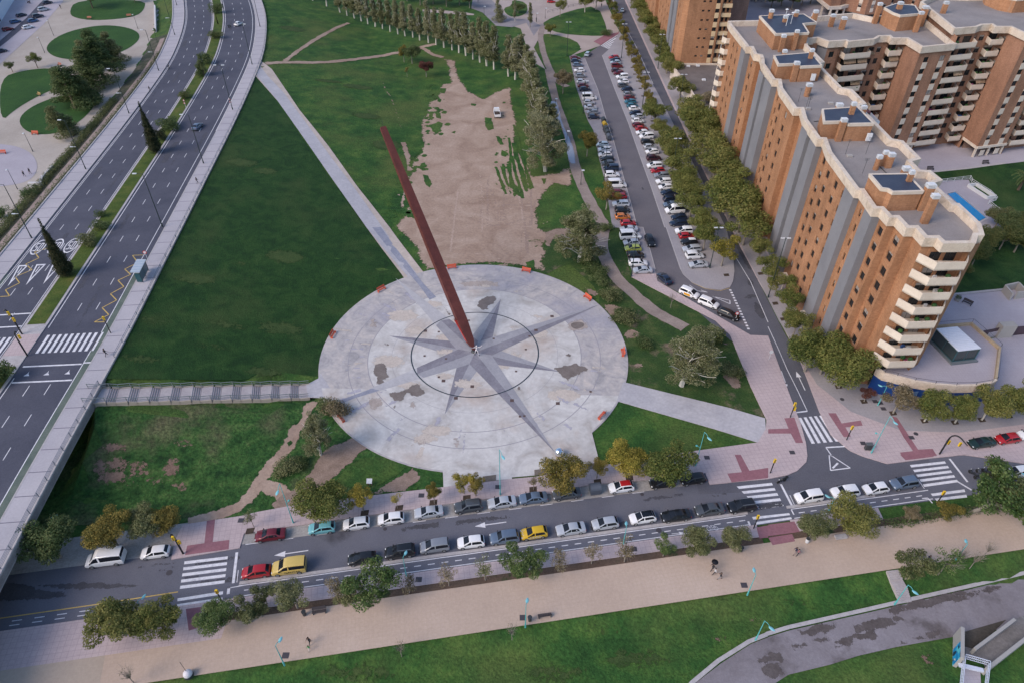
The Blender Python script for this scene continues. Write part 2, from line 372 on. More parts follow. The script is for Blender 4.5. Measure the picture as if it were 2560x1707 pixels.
PINK=ground('pink_pavers',[(.3,(0.424,0.345,0.355)),(.6,(0.482,0.398,0.408)),(.8,(0.530,0.445,0.451))],scale=.12,fine=2.5,fineamt=.1,bump=.12,bscale=15,brick=(R(-9),.8,.8,.022,(.33,.27,.28)))
PINKD=ground('crimson_pavers',[(.3,(.23,.105,.13)),(.7,(.295,.145,.17))],scale=.2,fine=3,fineamt=.15,bump=.12,bscale=15)
SLAB=ground('sidewalk_slabs',[(.3,(0.361,0.347,0.383)),(.6,(0.418,0.399,0.433)),(.8,(0.465,0.446,0.474))],scale=.1,fine=3,fineamt=.08,bump=.08,bscale=15)
GREYP=ground('grey_pavers',[(.3,(.28,.265,.29)),(.6,(.33,.315,.335)),(.8,(.38,.36,.38))],scale=.12,fine=3,fineamt=.1,bump=.1,bscale=15,brick=(0,.6,.6,.012,(.27,.255,.28)))
LAV=ground('lavender_terrace_tiles',[(.3,(.34,.315,.36)),(.6,(.395,.37,.42)),(.8,(.44,.41,.455))],scale=.1,fine=3,fineamt=.08,bump=.08,bscale=15,brick=(0,.5,.5,.015,(.31,.29,.33)))
KERB=ground('kerb_stone',[(.3,(.35,.33,.34)),(.7,(.46,.44,.45))],scale=1,fine=6,fineamt=.15,bump=.1)
PAINT=ground('road_paint_white',[(.3,(.50,.50,.55)),(.5,(.66,.66,.70)),(.7,(.72,.72,.76))],scale=1.5,fine=9,fineamt=.15,bump=.05)
YEL=ground('road_paint_yellow',[(.3,(.45,.32,.10)),(.7,(.60,.43,.15))],scale=1.5,fine=9,fineamt=.2,bump=.05)
# ================================================================ BASE GROUND
def grid(name,xs,ys,off,mat):
    V=[(x,y,tz(x,y)+off) for y in ys for x in xs]; n=len(xs); F=[(j*n+i,j*n+i+1,(j+1)*n+i+1,(j+1)*n+i) for j in range(len(ys)-1) for i in range(n-1)]
    return MBfrom(name,V,F,mat)
xs=[-3000,-1200,-500,-300,-220]+[-200+2.5*i for i in range(157)]+[200,260,400,900,3000]
ys=[-2000,-600,-200,-60,0]+[10+2.5*i for i in range(170)]+[450,520,700,1200,4000]
grid('ground',xs,ys,-0.03,G1)
# ================================================================ RAISED ROAD
def zr(x,y): return HR
rows=[-5+3.0*i for i in range(136)]
def band(name,o0,o1,off,mat,y0=-5,y1=400):
    ys_=[y for y in rows if y0<=y<=y1]; V=[];F=[]
    for y in ys_:
        a=rp(y,o0);b=rp(y,o1); V+=[(a.x,a.y,HR+off),(b.x,b.y,HR+off)]
    for i in range(len(ys_)-1): F.append((2*i,2*i+1,2*i+3,2*i+2))
    return MBfrom(name,V,F,mat)
def bandslab(name,o0,o1,z0,z1,mat,y0=-5,y1=400,structure=True):
    ys_=[y for y in rows if y0<=y<=y1]; mb=MB(); V=[];F=[]
    for y in ys_:
        a=rp(y,o0);b=rp(y,o1); V+=[(a.x,a.y,z0),(b.x,b.y,z0),(b.x,b.y,z1),(a.x,a.y,z1)]
    for i in range(len(ys_)-1):
        k=4*i; F+=[(k+3,k+2,k+6,k+7),(k+1,k+5,k+6,k+2),(k,k+3,k+7,k+4),(k,k+4,k+5,k+1)]
    F+=[(0,1,2,3),(4*len(ys_)-1,4*len(ys_)-2,4*len(ys_)-3,4*len(ys_)-4)]
    return MBfrom(name,V,F,mat)
bandslab('road_deck',-20.6,16.3,HR-1.3,HR-.02,KERB)
band('road_asphalt',-15.9,-4.6,0.01,ASPH)
band('road_asphalt',-.25,12.3,0.01,ASPH)
band('cycle_lane',10.9,12.25,0.02,ASPHG,-5,125)
band('cycle_lane',-15.9,-14.9,0.02,ASPHG,-5,123)
bandslab('pavement',12.4,15.9,HR-.3,HR+.14,SLAB)
bandslab('pavement',-20.2,-16.0,HR-.3,HR+.14,SLAB)
bandslab('kerb',15.9,16.3,HR-1.2,HR+.32,KERB)
bandslab('kerb',-20.55,-20.2,HR-1.2,HR+.3,KERB)
bandslab('kerb',12.15,12.4,HR-.3,HR+.16,KERB)
bandslab('kerb',-16.0,-15.8,HR-.3,HR+.16,KERB)
# median: grass strips with a paved gap at the crossing
XG0,XG1=112.5,118.5
YC0=one('A1 240,870',HR).y; YC1=one('A1 300,735',HR).y
bandslab('median_kerb',-4.6,-.25,HR-.1,HR+.13,KERB)
MG=ground('median_grass',[(.3,(.035,.062,.013)),(.5,(.062,.095,.018)),(.7,(.11,.115,.03))],scale=.25,fine=3,fineamt=.35,bump=.6,bscale=5)
band('median_grass',-4.1,-.75,.16,MG,YC1+2.2,400)
band('median_grass',-4.1,-.75,.16,MG,-5,YC0-2.2)
band('median_crossing',-4.55,-.3,.15,PINK,YC0-1.6,YC1+1.6)
band('median_crossing_strip',-4.5,-.35,.158,PINKD,(YC0+YC1)/2-1.0,(YC0+YC1)/2+2.2)
# joints across the pavements
M=Marks(); DK=flat('joint_dark',(.17,.16,.20),.9)
y=-3
while y<400:
    for o0,o1 in ((12.42,15.88),(-20.18,-16.02)): M.line([rp(y,o0),rp(y,o1)],.16,HR+.147)
    y+=4.6
M.build('pavement_joints',DK)
M=Marks(); Z=HR+.026
ln=lambda o,y0=-5,y1=400:[rp(yy,o) for yy in np.arange(y0,y1,3.0)]
for o in (.25,): M.line(ln(o,-5,YC0-4.5),.16,Z); M.line(ln(o,YC1+2,400),.16,Z)
for o in (-4.95,-15.2,-14.8): M.line(ln(o,YC1+2 if o<-5.5 else -5),.13,Z)
for o in (10.85,): M.line(ln(o),.15,Z)
M.line(ln(12.0,190,400),.13,Z)
for o in (3.8,7.3): M.dash(ln(o,-5,YC0-3),.13,Z,2.6,4.6,2.2); M.dash(ln(o,YC1+4,400),.13,Z,2.4,6.0,3.0)
for o in (-8.2,-11.6): M.dash(ln(o,-5,YC0-3),.13,Z,2.6,4.6,2.2); M.dash(ln(o,YC1+4,400),.13,Z,2.4,6.0,1.0)
# zebra crossings
for o0,o1,n in ((.7,11.6,10),(-15.3,-5.2,10)):
    for i in range(n):
        o=o0+(o1-o0)*(i+.5)/n; a,b=YC0+.2,YC1-.2
        M.quad([rp(a,o-.27),rp(b,o-.27),rp(b,o+.27),rp(a,o+.27)],Z)
for y_,o0,o1 in ((YC0-3.3,.4,10.6),(YC0-7.4,.4,10.6),(YC1+3.0,-15,-5),(YC1+7.0,-15,-5),(YC0-3.0,10.9,12.1)):
    M.line([rp(y_,o0),rp(y_,o1)],.35,Z)
for o in (2.1,5.5,9.1): M.quad([rp(YC0-5.8,o-.5),rp(YC0-5.8,o+.5),rp(YC0-5.2,o+.1),rp(YC0-4.6,o),rp(YC0-5.2,o-.1)],Z)
# give way triangles and 50 roundels west carriageway
def local(y0,o0,px,py): return rp(y0+py,o0+px)
for o in (-13.6,-10.0,-6.6):
    y0=one('A1 190,290',HR).y-.5
    tri=[(-1.0,3.6),(1.0,3.6),(0,-4.0)]; inn=[(-.62,3.1),(.62,3.1),(0,-1.9)]
    for k in range(3):
        a,b=tri[k],tri[(k+1)%3]; c,d_=inn[(k+1)%3],inn[k]
        M.quad([local(y0,o,*q) for q in (a,b,c,d_)],Z)
    M.quad([local(y0,o,*q) for q in ((-.1,2.7),(.1,2.7),(.1,.6),(-.1,.6))],Z)
    y1=one('A1 520,95',HR).y-1
    N_=28
    for k in range(N_):
        t0,t1=2*PI*k/N_,2*PI*(k+1)/N_
        M.quad([local(y1,o+.2,1.35*cos(t0),3.1*sin(t0)),local(y1,o+.2,1.35*cos(t1),3.1*sin(t1)),local(y1,o+.2,1.12*cos(t1),2.65*sin(t1)),local(y1,o+.2,1.12*cos(t0),2.65*sin(t0))],Z)
    seg=lambda x0,y0_,x1,y1_: M.quad([local(y1,o+.2,*q) for q in ((x0,y0_),(x1,y0_),(x1,y1_),(x0,y1_))],Z)
    # 5 (left, as read by traffic coming towards the crossing: upright seen from the south)
    for s0 in (-.78,.10):
        seg(s0,1.25,s0+.66,1.6); seg(s0,-1.6,s0+.66,-1.25)
        if s0<0: seg(s0,0,s0+.18,1.25); seg(s0,-.15,s0+.66,.15); seg(s0+.48,-1.25,s0+.66,-.15)
        else: seg(s0,-1.25,s0+.18,1.25); seg(s0+.48,-1.25,s0+.66,1.25)
M.build('road_markings_raised_road',PAINT)
M=Marks()
zz=T('A1 985,188 912,190 948,240 858,285 898,322 812,362 852,405 760,455 802,498 703,550 748,598 648,648 718,648')
M.line([at(p,HR).xy for p in zz],.2,Z)
zz=T('A1 330,140 238,168 268,208 178,250 220,290 105,338 135,380 38,428 66,470 0,474')
M.line([at(p,HR).xy for p in zz],.2,Z)
M.build('yellow_bus_markings',YEL)
# ================================================================ SOUTH STREET (direction about 9 degrees)
def V(x,v): return Vector((x,v+.158*x))
X0,X1=-130,110
def sband(name,v0,v1,off,mat,x0=X0,x1=X1,skirt=0): return sheet(name,[V(x0,v0),V(x1,v0),V(x1,v1),V(x0,v1)],off,mat,zf=lambda x,y:0,skirt=skirt)
sband('street_asphalt',56.2,70.5,0.02,LANE)
sband('parking_bay',65.2,67.8,0.03,BAY,-52,30); sband('parking_bay',65.2,70.5,0.035,BAY,-130,-49)
sband('parking_bay',65.2,67.8,0.03,BAY,72,X1)
sband('cycle_track_kerb',58.35,58.85,.10,KERB,-39,36.8,skirt=.1); sband('cycle_track_kerb',58.35,58.85,.10,KERB,43.2,58,skirt=.1)
sband('cycle_track',56.3,58.3,0.03,LANE)
# street running north (x about 50)
sheet('side_street',[(46.2,420),(53.9,420),(53.9,275),(54.2,180),(54.9,140),(55.6,110),(56.8,86),(62,80),(70,78),(70,70),(30,68),(30,73),(44,75.5),(48,80),(49.8,88),(50.6,97),(44,106),(38,118),(38,126),(51,140),(51.8,150),(50.2,235),(48.2,262),(46,300)],.025,ASPHD,zf=lambda x,y:0)
# pavements, north side of south street: polygon list
PV=lambda n,s,mat,off=.14,skirt=.14,res=None: sheet(n,[at(p,0).xy for p in T(s)],off,mat,skirt=skirt,res=res,zf=lambda x,y:0)
north=ptsZ('A2 1260,480 1660,420 B2 0,395 350,330 620,300 1290,222 1761,165 C2 170,150 600,75 860,40 1060,0 C1 1690,1475 1745,1380 1750,1320 1640,1090 1500,738 1400,640 820,340 830,318 990,320 1000,370 1640,740 D1 0,745 100,1020 225,1350 260,1480 270,1568 D2 262,50 200,110 130,140 0,165 C2 1520,188 1360,205 1330,125 840,180 600,200 500,212 300,265 B2 1500,310 1000,385 600,440 200,500 A2 1680,540 1650,640 1180,720 1200,600')
sheet('pavement',north,.14,PINK,skirt=.14,zf=lambda x,y:0)
sband('pavement',54.1,56.25,.14,PINK,-39,37.6,skirt=.14); sband('pavement',54.1,56.25,.14,PINK,43,57.5,skirt=.14)
sband('pavement',50.5,56.25,.14,PINK,-130,-39,skirt=.14)
# crossings pavements in crimson
PV('crimson_crossing_pavement','A2 1425,455 1482,445 1465,600 1580,585 1575,650 1275,690 1290,625 1408,608',PINKD,.15,0)
PV('crimson_crossing_pavement','A2 1280,1060 1390,1045 1370,1190 1300,1210',PINKD,.15,0)
PV('crimson_crossing_pavement','C2 1680,500 1761,485 D2 0,480 180,458 218,530 0,560 C2 1761,570 1700,575',PINKD,.15,0)
PV('crimson_crossing_pavement','D2 0,570 165,545 185,595 30,622',PINKD,.15,0)
PV('crimson_crossing_pavement','C2 1530,0 1572,0 1632,110 1761,90 1761,160 1510,190 1480,130 1580,120',PINKD,.15,0)
PV('crimson_crossing_pavement','D1 110,1310 180,1305 240,1480 190,1480 155,1415 0,1415 0,1385 140,1380',PINKD,.15,0)
PV('crimson_crossing_pavement','D1 412,1275 465,1275 505,1345 635,1325 650,1360 530,1372 568,1435 520,1440',PINKD,.15,0)
PV('crimson_crossing_pavement','D1 850,1295 885,1305 1030,1525 1130,1520 1160,1568 920,1568 905,1545 995,1535 930,1440',PINKD,.15,0)
PV('crimson_crossing_pavement','D2 905,0 1160,0 1130,15 945,38',PINKD,.15,0)
# corner pavement east of side street and pavement along the building
east=ptsZ('D2 1761,60 1350,0 1150,20 820,62 650,10 D1 560,1530 430,1420 350,1260 215,900 180,830 0,490')
east+=[Vector(v) for v in ((56.0,112),(55.3,125),(54.6,142),(54.2,180),(53.7,235),(53.6,300),(53.5,420),(62,420),(62,190),(64,95),(90,86),(140,92))]
sheet('pavement',east,.14,PINK,skirt=.14,zf=lambda x,y:0)
sheet('pavement',[(55.6,112),(57.2,93),(61,86),(68,81.5),(78,81),(110,86),(110,89),(90,88),(60,97),(61,420),(54,420),(54.3,235),(54.8,150)],.146,GREYP,zf=lambda x,y:0)
# soil strip and promenade
SOIL=ground('strip_soil',[(.3,(.085,.058,.045)),(.55,(.115,.080,.06)),(.6,(.035,.055,.022)),(.8,(.04,.07,.022))],scale=.12,fine=4,fineamt=.3,bump=.6,bscale=8)
sband('planting_strip',52.9,54.12,.10,SOIL,-39,37.8); sband('planting_strip',52.9,54.12,.10,SOIL,39,100)
sheet('promenade',[V(X0,45.9),V(X1,45.9),V(X1,52.95),V(X0,52.95)],.13,TAN,skirt=.1,zf=lambda x,y:0)
PV('promenade_pale_slab','A2 0,1430 670,1320 735,1330 690,1568 0,1568',ground('promenade_grey_sand',[(.3,(.36,.30,.25)),(.7,(.43,.36,.30))],scale=.1,fine=3,fineamt=.08,bump=.1),.136,0)
# markings of the south street
M=Marks(); Z=.036
def sl(v,x0,x1): return [V(x0,v),V(x1,v)]
for x0,x1 in ((-39,36.4),(43.8,67),(76,110)): 
    M.line(sl(58.18,x0,x1),.14,Z+.01); M.line(sl(56.5,x0,x1),.14,Z+.01)
    M.dash(sl(57.35,x0+1,x1),.14,Z+.01,1.0,1.0)
for v in (57.6,56.95): M.dash(sl(v,-120,-50),.12,Z+.01,1.3,1.6)
for y_ in (58.35,): M2_=None
M.dash(sl(65.1,-40,26),.10,Z,2.0,3.0)
def zebra(s,n,z=Z):
    q=ptsZ(s)   # corners: row0-left,row0-right,rowN-left,rowN-right
    a0,a1,b0,b1=q
    for i in range(n):
        t0=i/(n-.5); t1=(i+.5)/(n-.5)
        M.quad([a0.lerp(b0,t0),a1.lerp(b1,t0),a1.lerp(b1,t1),a0.lerp(b0,t1)],z)
zebra('A2 1270,730 1568,695 1237,920 1545,880',5); zebra('A2 1222,985 1535,935 1218,1045 1530,1000',2,Z+.004)
zebra('C2 1545,215 D2 25,190 C2 1700,370 D2 110,350',5)
zebra('C2 1650,425 D2 145,398 C2 1680,478 D2 165,440',2,Z+.004)
zebra('D2 975,68 1215,42 1075,218 1310,185',5); zebra('D2 1118,265 1350,235 1160,315 1370,290',2,Z+.004)
q=ptsZ('D1 208,1305 300,1482 372,1287 490,1465')
for i in range(5):
    t0=i/4.6;t1=(i+.55)/4.6; M.quad([q[0].lerp(q[2],t0),q[1].lerp(q[3],t0),q[1].lerp(q[3],t1),q[0].lerp(q[2],t1)],Z)
q=ptsZ('C0 610,318 740,228 665,342 765,310')
for i in range(6):
    t0=i/5.6;t1=(i+.55)/5.6; M.quad([q[0].lerp(q[2],t0),q[1].lerp(q[3],t0),q[1].lerp(q[3],t1),q[0].lerp(q[2],t1)],.05)
def ML(s,w,z=Z): M.line(ptsZ(s),w,z)
for s,w in (('A2 1630,668 1605,880',.4),('D2 88,200 165,348',.35),('D2 1248,25 1372,185',.35),('D2 1300,180 1400,240',.3),('D2 1030,165 1075,230',.12),('C2 1625,455 1640,492',.3),('D1 175,1270 270,1258',.3),('D1 398,1508 535,1500',.28),('D1 398,1508 440,1568 D2 420,0 430,105 565,88 430,0',.18),
  ('D1 0,680 70,830 130,970 205,1120 270,1258',.13),('C1 1530,190 1640,370 1761,650',.13),('C0 770,170 860,335 970,580',.13),('D2 150,275 180,340',.12),('A2 1565,915 1761,880',.12),('A2 1575,910 1570,955',.4),('D2 1060,298 1100,295 1130,330',.2),('A2 1640,790 1630,875',.1),('D2 160,375 178,410',.2)): ML(s,w,Z+.008)
M.dash(ptsZ('C1 1500,425 1628,700'),.5,Z+.01,.5,.45)
def arrow(s,w=.16,hw=.5,hl=1.6):
    a,b=ptsZ(s); d=(b-a).normalized(); n=Vector((-d.y,d.x)); M.line([a,b-d*hl],w,Z+.012); M.quad([b-d*hl-n*hw,b,b-d*hl+n*hw],Z+.012)
arrow('B2 360,655 125,690'); arrow('B2 1722,460 1505,490'); arrow('D1 255,1115 193,985'); arrow('C2 1098,541 1180,533',.1,.25,.7); arrow('D2 1680,18 1500,40')
M.quad(ptsZ('D1 95,1060 135,1075 122,1112'),Z+.012); ML('D1 90,982 120,1062',.16,Z+.012)
ML('C1 1380,472 1500,525 1498,500 1385,475',.16,Z+.012); ML('C1 1220,395 1275,435 1345,445 1300,430',.16,Z+.012)
ML('D2 430,105 565,88',.2,Z+.012); ML('D2 445,90 480,55',.3,Z+.012)
# bicycle symbol on the cycle track
bc=one('C2 1378,500').xy
for dx in (-.55,.55):
    for k in range(10): 
        t0,t1=2*PI*k/10,2*PI*(k+1)/10; M.line([bc+Vector((dx+.32*cos(t0),.32*sin(t0)-.1)),bc+Vector((dx+.32*cos(t1),.32*sin(t1)-.1))],.07,Z+.012)
M.line([bc+Vector((-.55,-.1)),bc+Vector((-.15,.45)),bc+Vector((.4,.4)),bc+Vector((.55,-.1))],.07,Z+.012); M.line([bc+Vector((-.15,.45)),bc+Vector((0,-.1)),bc+Vector((.4,.4))],.07,Z+.012)
M.build('road_markings_streets',PAINT)
M=Marks(); ML('A2 0,1122 640,1030 870,995 1225,940',.16,.05); M.dash(ptsZ('A2 60,1232 620,1152'),.16,.05,1.0,1.0)
ML('C1 1165,300 1240,380 1330,420 1430,435 1500,415',.1,.05)
M.build('yellow_street_lines',YEL)
# manhole covers and drains
mh=MB()
for s,r in (('A2 1165,808',.45),('D1 508,1180',.4),('D1 1015,1417',.4),('C2 1010,517',.45),('B2 888,508',.3),('C2 895,270',.3),('D2 510,790',.1)):
    p=one(s); mh.cyl(p.x,p.y,.03,.168 if 'D1' in s else .048,r,14)
for s in ('A2 1660,452','B2 1138,280','B2 1665,222','B2 1120,858','C2 1340,20','C2 838,648','D1 985,1443','D1 652,1482','D1 165,1545','D1 792,1245','D1 770,1205','D1 735,1195','C2 1595,897','B2 205,1380','C2 75,1120'):
    p=one(s); mh.box(p.x-.45,p.x+.45,p.y-.4,p.y+.4,.1,.165)
struct(mh.build('manhole_covers',flat('dark_iron',(.06,.055,.065),.6)))
# ================================================================ PLAZA
def circ(c,r,n=96,a0=0,a1=2*PI): return [Vector((c[0]+r*cos(a0+(a1-a0)*i/n),c[1]+r*sin(a0+(a1-a0)*i/n))) for i in range(n)]
Z0=lambda x,y:0
sheet('plaza',circ(PC,PR),.13,CONC2,skirt=.15,zf=Z0)
PAX=Vector((-37.7,57.3)).normalized()     # towards north in the photo's sundial axis: up-left
ctr=at((1187.5,882)).xy
foot=ptsZ('C1 545,1390 590,1568 C2 595,75 500,90 300,130 0,155 B2 1761,165 1605,180 1290,222 1285,95 1075,55 950,10 B1 780,1490')
sheet('plaza_entrance',foot+[PC+Vector((-8,-20)),PC+Vector((14,-20))],.134,CONC,zf=Z0)
sheet('plaza_disc_middle',circ(ctr,20.9),.139,CONC,zf=Z0)
sheet('plaza_lower_field',[p for p in circ(PC,PR-.3,60,R(200),R(338))],.1365,CONC,zf=Z0)
# rings
def ring(name,c,r0,r1,z,mat,n=120,a0=0,a1=2*PI):
    V_=[];F=[]
    for i in range(n+1):
        a=a0+(a1-a0)*i/n; V_+=[(c[0]+r0*cos(a),c[1]+r0*sin(a),z),(c[0]+r1*cos(a),c[1]+r1*sin(a),z)]
    for i in range(n): F.append((2*i,2*i+1,2*i+3,2*i+2))
    return MBfrom(name,V_,F,mat)
JG=flat('joint_grey',(.30,.29,.32),.9)
ring('plaza_joint',ctr,24.6,24.75,.143,JG); ring('plaza_joint',ctr,20.85,21.0,.145,JG); ring('plaza_joint',ctr,16.3,16.36,.145,JG)
rc=Vector((at((1187.5,888)).x,102.1))
ring('compass_ring',Vector((-7.32,102.15)),12.42,12.64,.176,flat('ring_bronze_dark',(.02,.035,.05),.5))
# compass star
N0=math.atan2(*(sorted([0]) and (57.3,-37.7)))
def star(z):
    tips=['B1 960,350','B1 1685,492','C1 605,530','C1 330,992','C1 300,1550','B1 1298,1285','B1 555,1210','B1 915,745']
    ML_=Marks(); MD=Marks(); MF=Marks()
    for i in (1,3,5,7,0,2,4,6):
        t=ptsZ(tips[i])[0]; main=i%2==0; la=math.atan2((t-ctr).y,(t-ctr).x)
        inn=lambda sg: ctr+Vector((cos(la+sg*PI/4),sin(la+sg*PI/4)))*3.5
        zc=z+(.010 if main else 0)+(.002*(i//2))
        if i in (0,6):
            L_=(t-ctr).length; k=(12.4-3.5)/(L_-3.5); m_=ctr.lerp(t,12.4/L_)
            for sg,Q in ((1,ML_),(-1,MD)): Q.quad([ctr,inn(sg),inn(sg).lerp(t,k),m_],zc); MF.quad([m_,inn(sg).lerp(t,k),t],zc-.0005*sg)
        else: ML_.quad([ctr,inn(1),t],zc); MD.quad([ctr,inn(-1),t],zc)
    MF.build('compass_star',ground('star_faded_grey',[(.3,(.38,.375,.40)),(.7,(.47,.465,.485))],scale=.4,fine=3,fineamt=.1,warp=1))
    return ML_.build('compass_star',STARL),MD.build('compass_star',STARD)
star(.150)
# damp stains
for s in ('B1 803,935 880,925 912,965 905,1000 930,1035 880,1050 965,1070 900,1110 870,1075 820,1090 830,1040 805,1000','B1 905,1135 1000,1120 1060,1090 1120,1062 1148,1110 1168,1150 1100,1165 1040,1140 990,1200 935,1190','B1 1520,520 1570,480 1630,468 1660,495 1640,530 1600,545 1600,575 1545,572 1515,550','C1 270,958 340,955 440,930 500,950 540,980 470,1010 410,1035 380,1068 330,1010','C1 20,1100 70,1090 60,1120 80,1165 50,1150','C1 352,880 390,860 425,878 390,895','B1 868,795 905,795 928,810 890,825','B1 1288,552 1310,550 1350,600 1315,604','B1 930,1210 960,1210 972,1240 940,1245','C1 120,1250 150,1245 140,1285'):
    sheet('damp_stain',rag(rag(ptsZ(s),.3,.7),.18,.35),.162,WET,res=.45,zf=Z0,fade=.8,fscale=1.6,fsoft=.5)
STN=ground('brown_stain',[(.3,(.33,.285,.26)),(.7,(.42,.37,.345))],scale=.5,fine=3,fineamt=.15)
for s in ('B1 750,1165 890,1160 905,1230 790,1270 740,1210','B1 1370,370 1640,355 1700,400 1660,420 1380,410','C1 385,640 500,620 560,700 410,735 360,670','B1 1350,1420 1420,1450 1400,1540 1340,1500','B1 1130,1420 1190,1430 1150,1540 1100,1500','B1 1040,1180 1130,1180 1100,1280 1050,1260','B1 780,620 830,615 860,680 800,715 765,665'):
    sheet('plaza_stain',rag(smoothp(ptsZ(s),2),.12,.7),.1485,STN,res=.7,zf=Z0,fade=2.2,fscale=1.0,fsoft=.5)
sheet('plaza_stain',rag(smoothp(ptsZ('C1 410,655 490,650 500,680 440,705 400,680'),2),.12,.7),.153,WET,zf=Z0)
for i,(p0,p1) in enumerate((('B1 860,1110','B1 960,1240'),)): pass
# drain marks
dm=MB(); rr=random.Random(5)
for s in ('B1 1308,902','B1 1635,765','B1 1160,882','B1 1465,640','B1 1258,718','B1 1258,1027','B1 1290,1053','B1 1488,1092','C1 95,838','C1 28,988','C1 540,1127','C1 315,1208','C1 165,707','C1 275,612','C1 55,1298','C1 85,1295','B1 1165,712','C1 0,1188','B1 1375,1172','C1 120,748'):
    p=one(s); a=.35 if rr.random()<.5 else .22; dm.box(p.x-a,p.x+a,p.y-a,p.y+a,.13,.172)
struct(dm.build('plaza_drain_covers',flat('rust_iron',(.10,.065,.06),.7)))
# paths
pe=ptsT('A0 1761,430'); 
path=[atT(p).xy for p in T('B0 35,425 110,480 300,760 500,1010 700,1290 920,1568 B1 1150,305 1185,360 1010,400 1020,348 760,0 B0 760,1568 500,1200 150,700 0,530')]
sheet('diagonal_path',path,.10,BEIGE,res=3)
path=[atT(p).xy for p in T('B0 20,450 80,525 190,640 345,850 520,1090 680,1300 870,1568 B1 1160,390 1185,410 1240,490 1200,510 1130,440 1100,400 760,0 B0 760,1568 500,1200 150,700 10,530')]
sheet('diagonal_path_dark_half',path,.12,CONC3,res=3)
path=[atT(p).xy for p in T('B1 860,0 1150,385 1240,480 1195,500 1130,410 800,0')]
sheet('diagonal_path_wet_line',path,.165,ground('blue_wet_concrete',[(.3,(.22,.235,.30)),(.7,(.31,.32,.38))],scale=.4,fine=3,fineamt=.15,warp=1),res=3,zf=lambda x,y:max(0,tz(x,y)-.03))
sheet('plaza_stain',ptsZ('B1 555,1195 650,1160 800,1105 850,1120 700,1165 570,1215'),.158,ground('blue_wet_concrete',[],0),zf=Z0)
sheet('footpath',ptsZ('C1 765,1060 1500,1240 1740,1310 1745,1390 1690,1475 1400,1385 720,1190'),.135,CONC3,skirt=.1,zf=Z0)
sheet('footpath',ptsZ('B1 345,1080 430,1035 445,1000 600,1240 560,1210 480,1170 360,1165'),.12,CONC3,zf=Z0,skirt=.1)
# lawns
tri=[atT(p).xy for p in T('B0 0,540 150,715 500,1215 760,1568 B1 760,0 1010,345 830,430 600,600 480,800 443,940 440,1020 350,1075 A1 655,1092')]
tri=[rp(y_,16.4) for y_ in np.arange(stairy(-70)+4,one('B0 0,500',HR).y-1,6)]+[p for p in tri[1:-1]]
sheet('dark_lawn',tri,.03,G2,res=3)
low=[atT(p).xy for p in T('A1 620,1225 1761,1190 B1 360,1165 560,1220 620,1370 800,1500 B2 1075,55 1290,95 1290,222 620,300 350,330 0,395 A2 1660,420 1260,470 600,480 300,480 200,400')]
sheet('rough_slope_grass',low,.03,G3,res=3)
for s in ('B1 480,1510 700,1420 800,1500 700,1568 B2 560,150 400,260 240,420 130,390 80,330 300,200 380,100','B2 980,140 1080,75 1150,160 1100,200 1030,250 780,290 640,340 620,300 820,240'):
    sheet('dirt_path',rag([atT(p).xy for p in T(s)],.25,1.2),.07,DIRT2,res=.9,fade=1.2,fscale=.9,fsoft=.25)
for s in ('B2 550,150 640,60 760,0 950,10 1070,70 980,140 860,215 700,240 560,225','B2 1050,200 1140,185 1150,235 1050,255 1030,240','B2 1060,60 1290,95 1290,215 1130,130'):
    sheet('grass_patch',rag(smoothp(ptsT(s),1),.2,1),.08,G1,res=1,fade=1.0,fscale=1.2,fsoft=.2)
# dirt field north of the plaza
field=ptsT('B1 1150,305 1130,240 1080,130 950,0 B0 930,1568 1000,1480 940,1340 1000,1300 1060,1180 1020,1000 1070,1100 1130,1050 1140,980 1120,900 1130,840 1170,780 1170,700 1230,690 1260,580 1330,575 1320,480 1280,395 1380,420 1400,520 1460,620 1560,680 1700,605 1761,600 C0 0,640 40,850 30,1000 100,1130 150,1210 300,1190 400,1130 430,1200 420,1290 300,1270 200,1380 180,1480 200,1568 C1 310,70 230,110 250,160 220,240 260,290 220,325 120,280 0,262 B1 1761,262 1540,253 1300,275')
sheet('bare_ground',rag(field,.5,1.6),.05,DIRT,res=1.6,fade=3.2,fscale=.45)
rr=random.Random(11)
for s in ('B0 1205,860 1260,840 1290,855 1250,930 1210,905','B0 1230,775 1270,780 1275,825 1240,815','B0 1570,810 1620,815 1640,890 1600,905 1575,870','B0 1655,935 1695,960 1695,995 1665,985','B0 1690,1030 1740,1060 1720,1085 1685,1075','B0 1145,1200 1185,1210 1215,1270 1190,1300 1160,1260','B0 1130,1130 1165,1120 1160,1175 1130,1165','B0 1340,915 1375,900 1370,925','B0 1190,790 1220,790 1215,835 1190,820','B0 1160,1010 1080,1100 1050,1040 1060,930 1140,940','B0 1480,715 1520,720 1510,735 1480,730','B0 1570,1120 1570,1120 1572,1140','B0 1670,1130 1720,1180 1720,1240 1690,1200','B0 1720,1260 1761,1330 1750,1360','B0 1250,610 1310,610 1300,650 1260,640','B0 1245,660 1280,690 1270,715 1245,700','B0 1150,1150 1165,1130 1165,1170','C0 0,980 40,1000 40,1120 10,1090','C0 60,1190 110,1320 95,1330 55,1230','C0 10,1240 50,1300 70,1370 30,1340','C0 0,1290 30,1350 10,1365','C0 80,1130 140,1300 120,1315 90,1200','C0 200,1230 240,1230 220,1275','C1 90,240 150,220 160,285 100,270','C1 130,130 190,115 170,135'):
    sheet('grass_patch',rag(ptsT(s),.18,.8),.078,G1,res=.4,zf=tz,fade=.28,fscale=1.6,fsoft=.3)
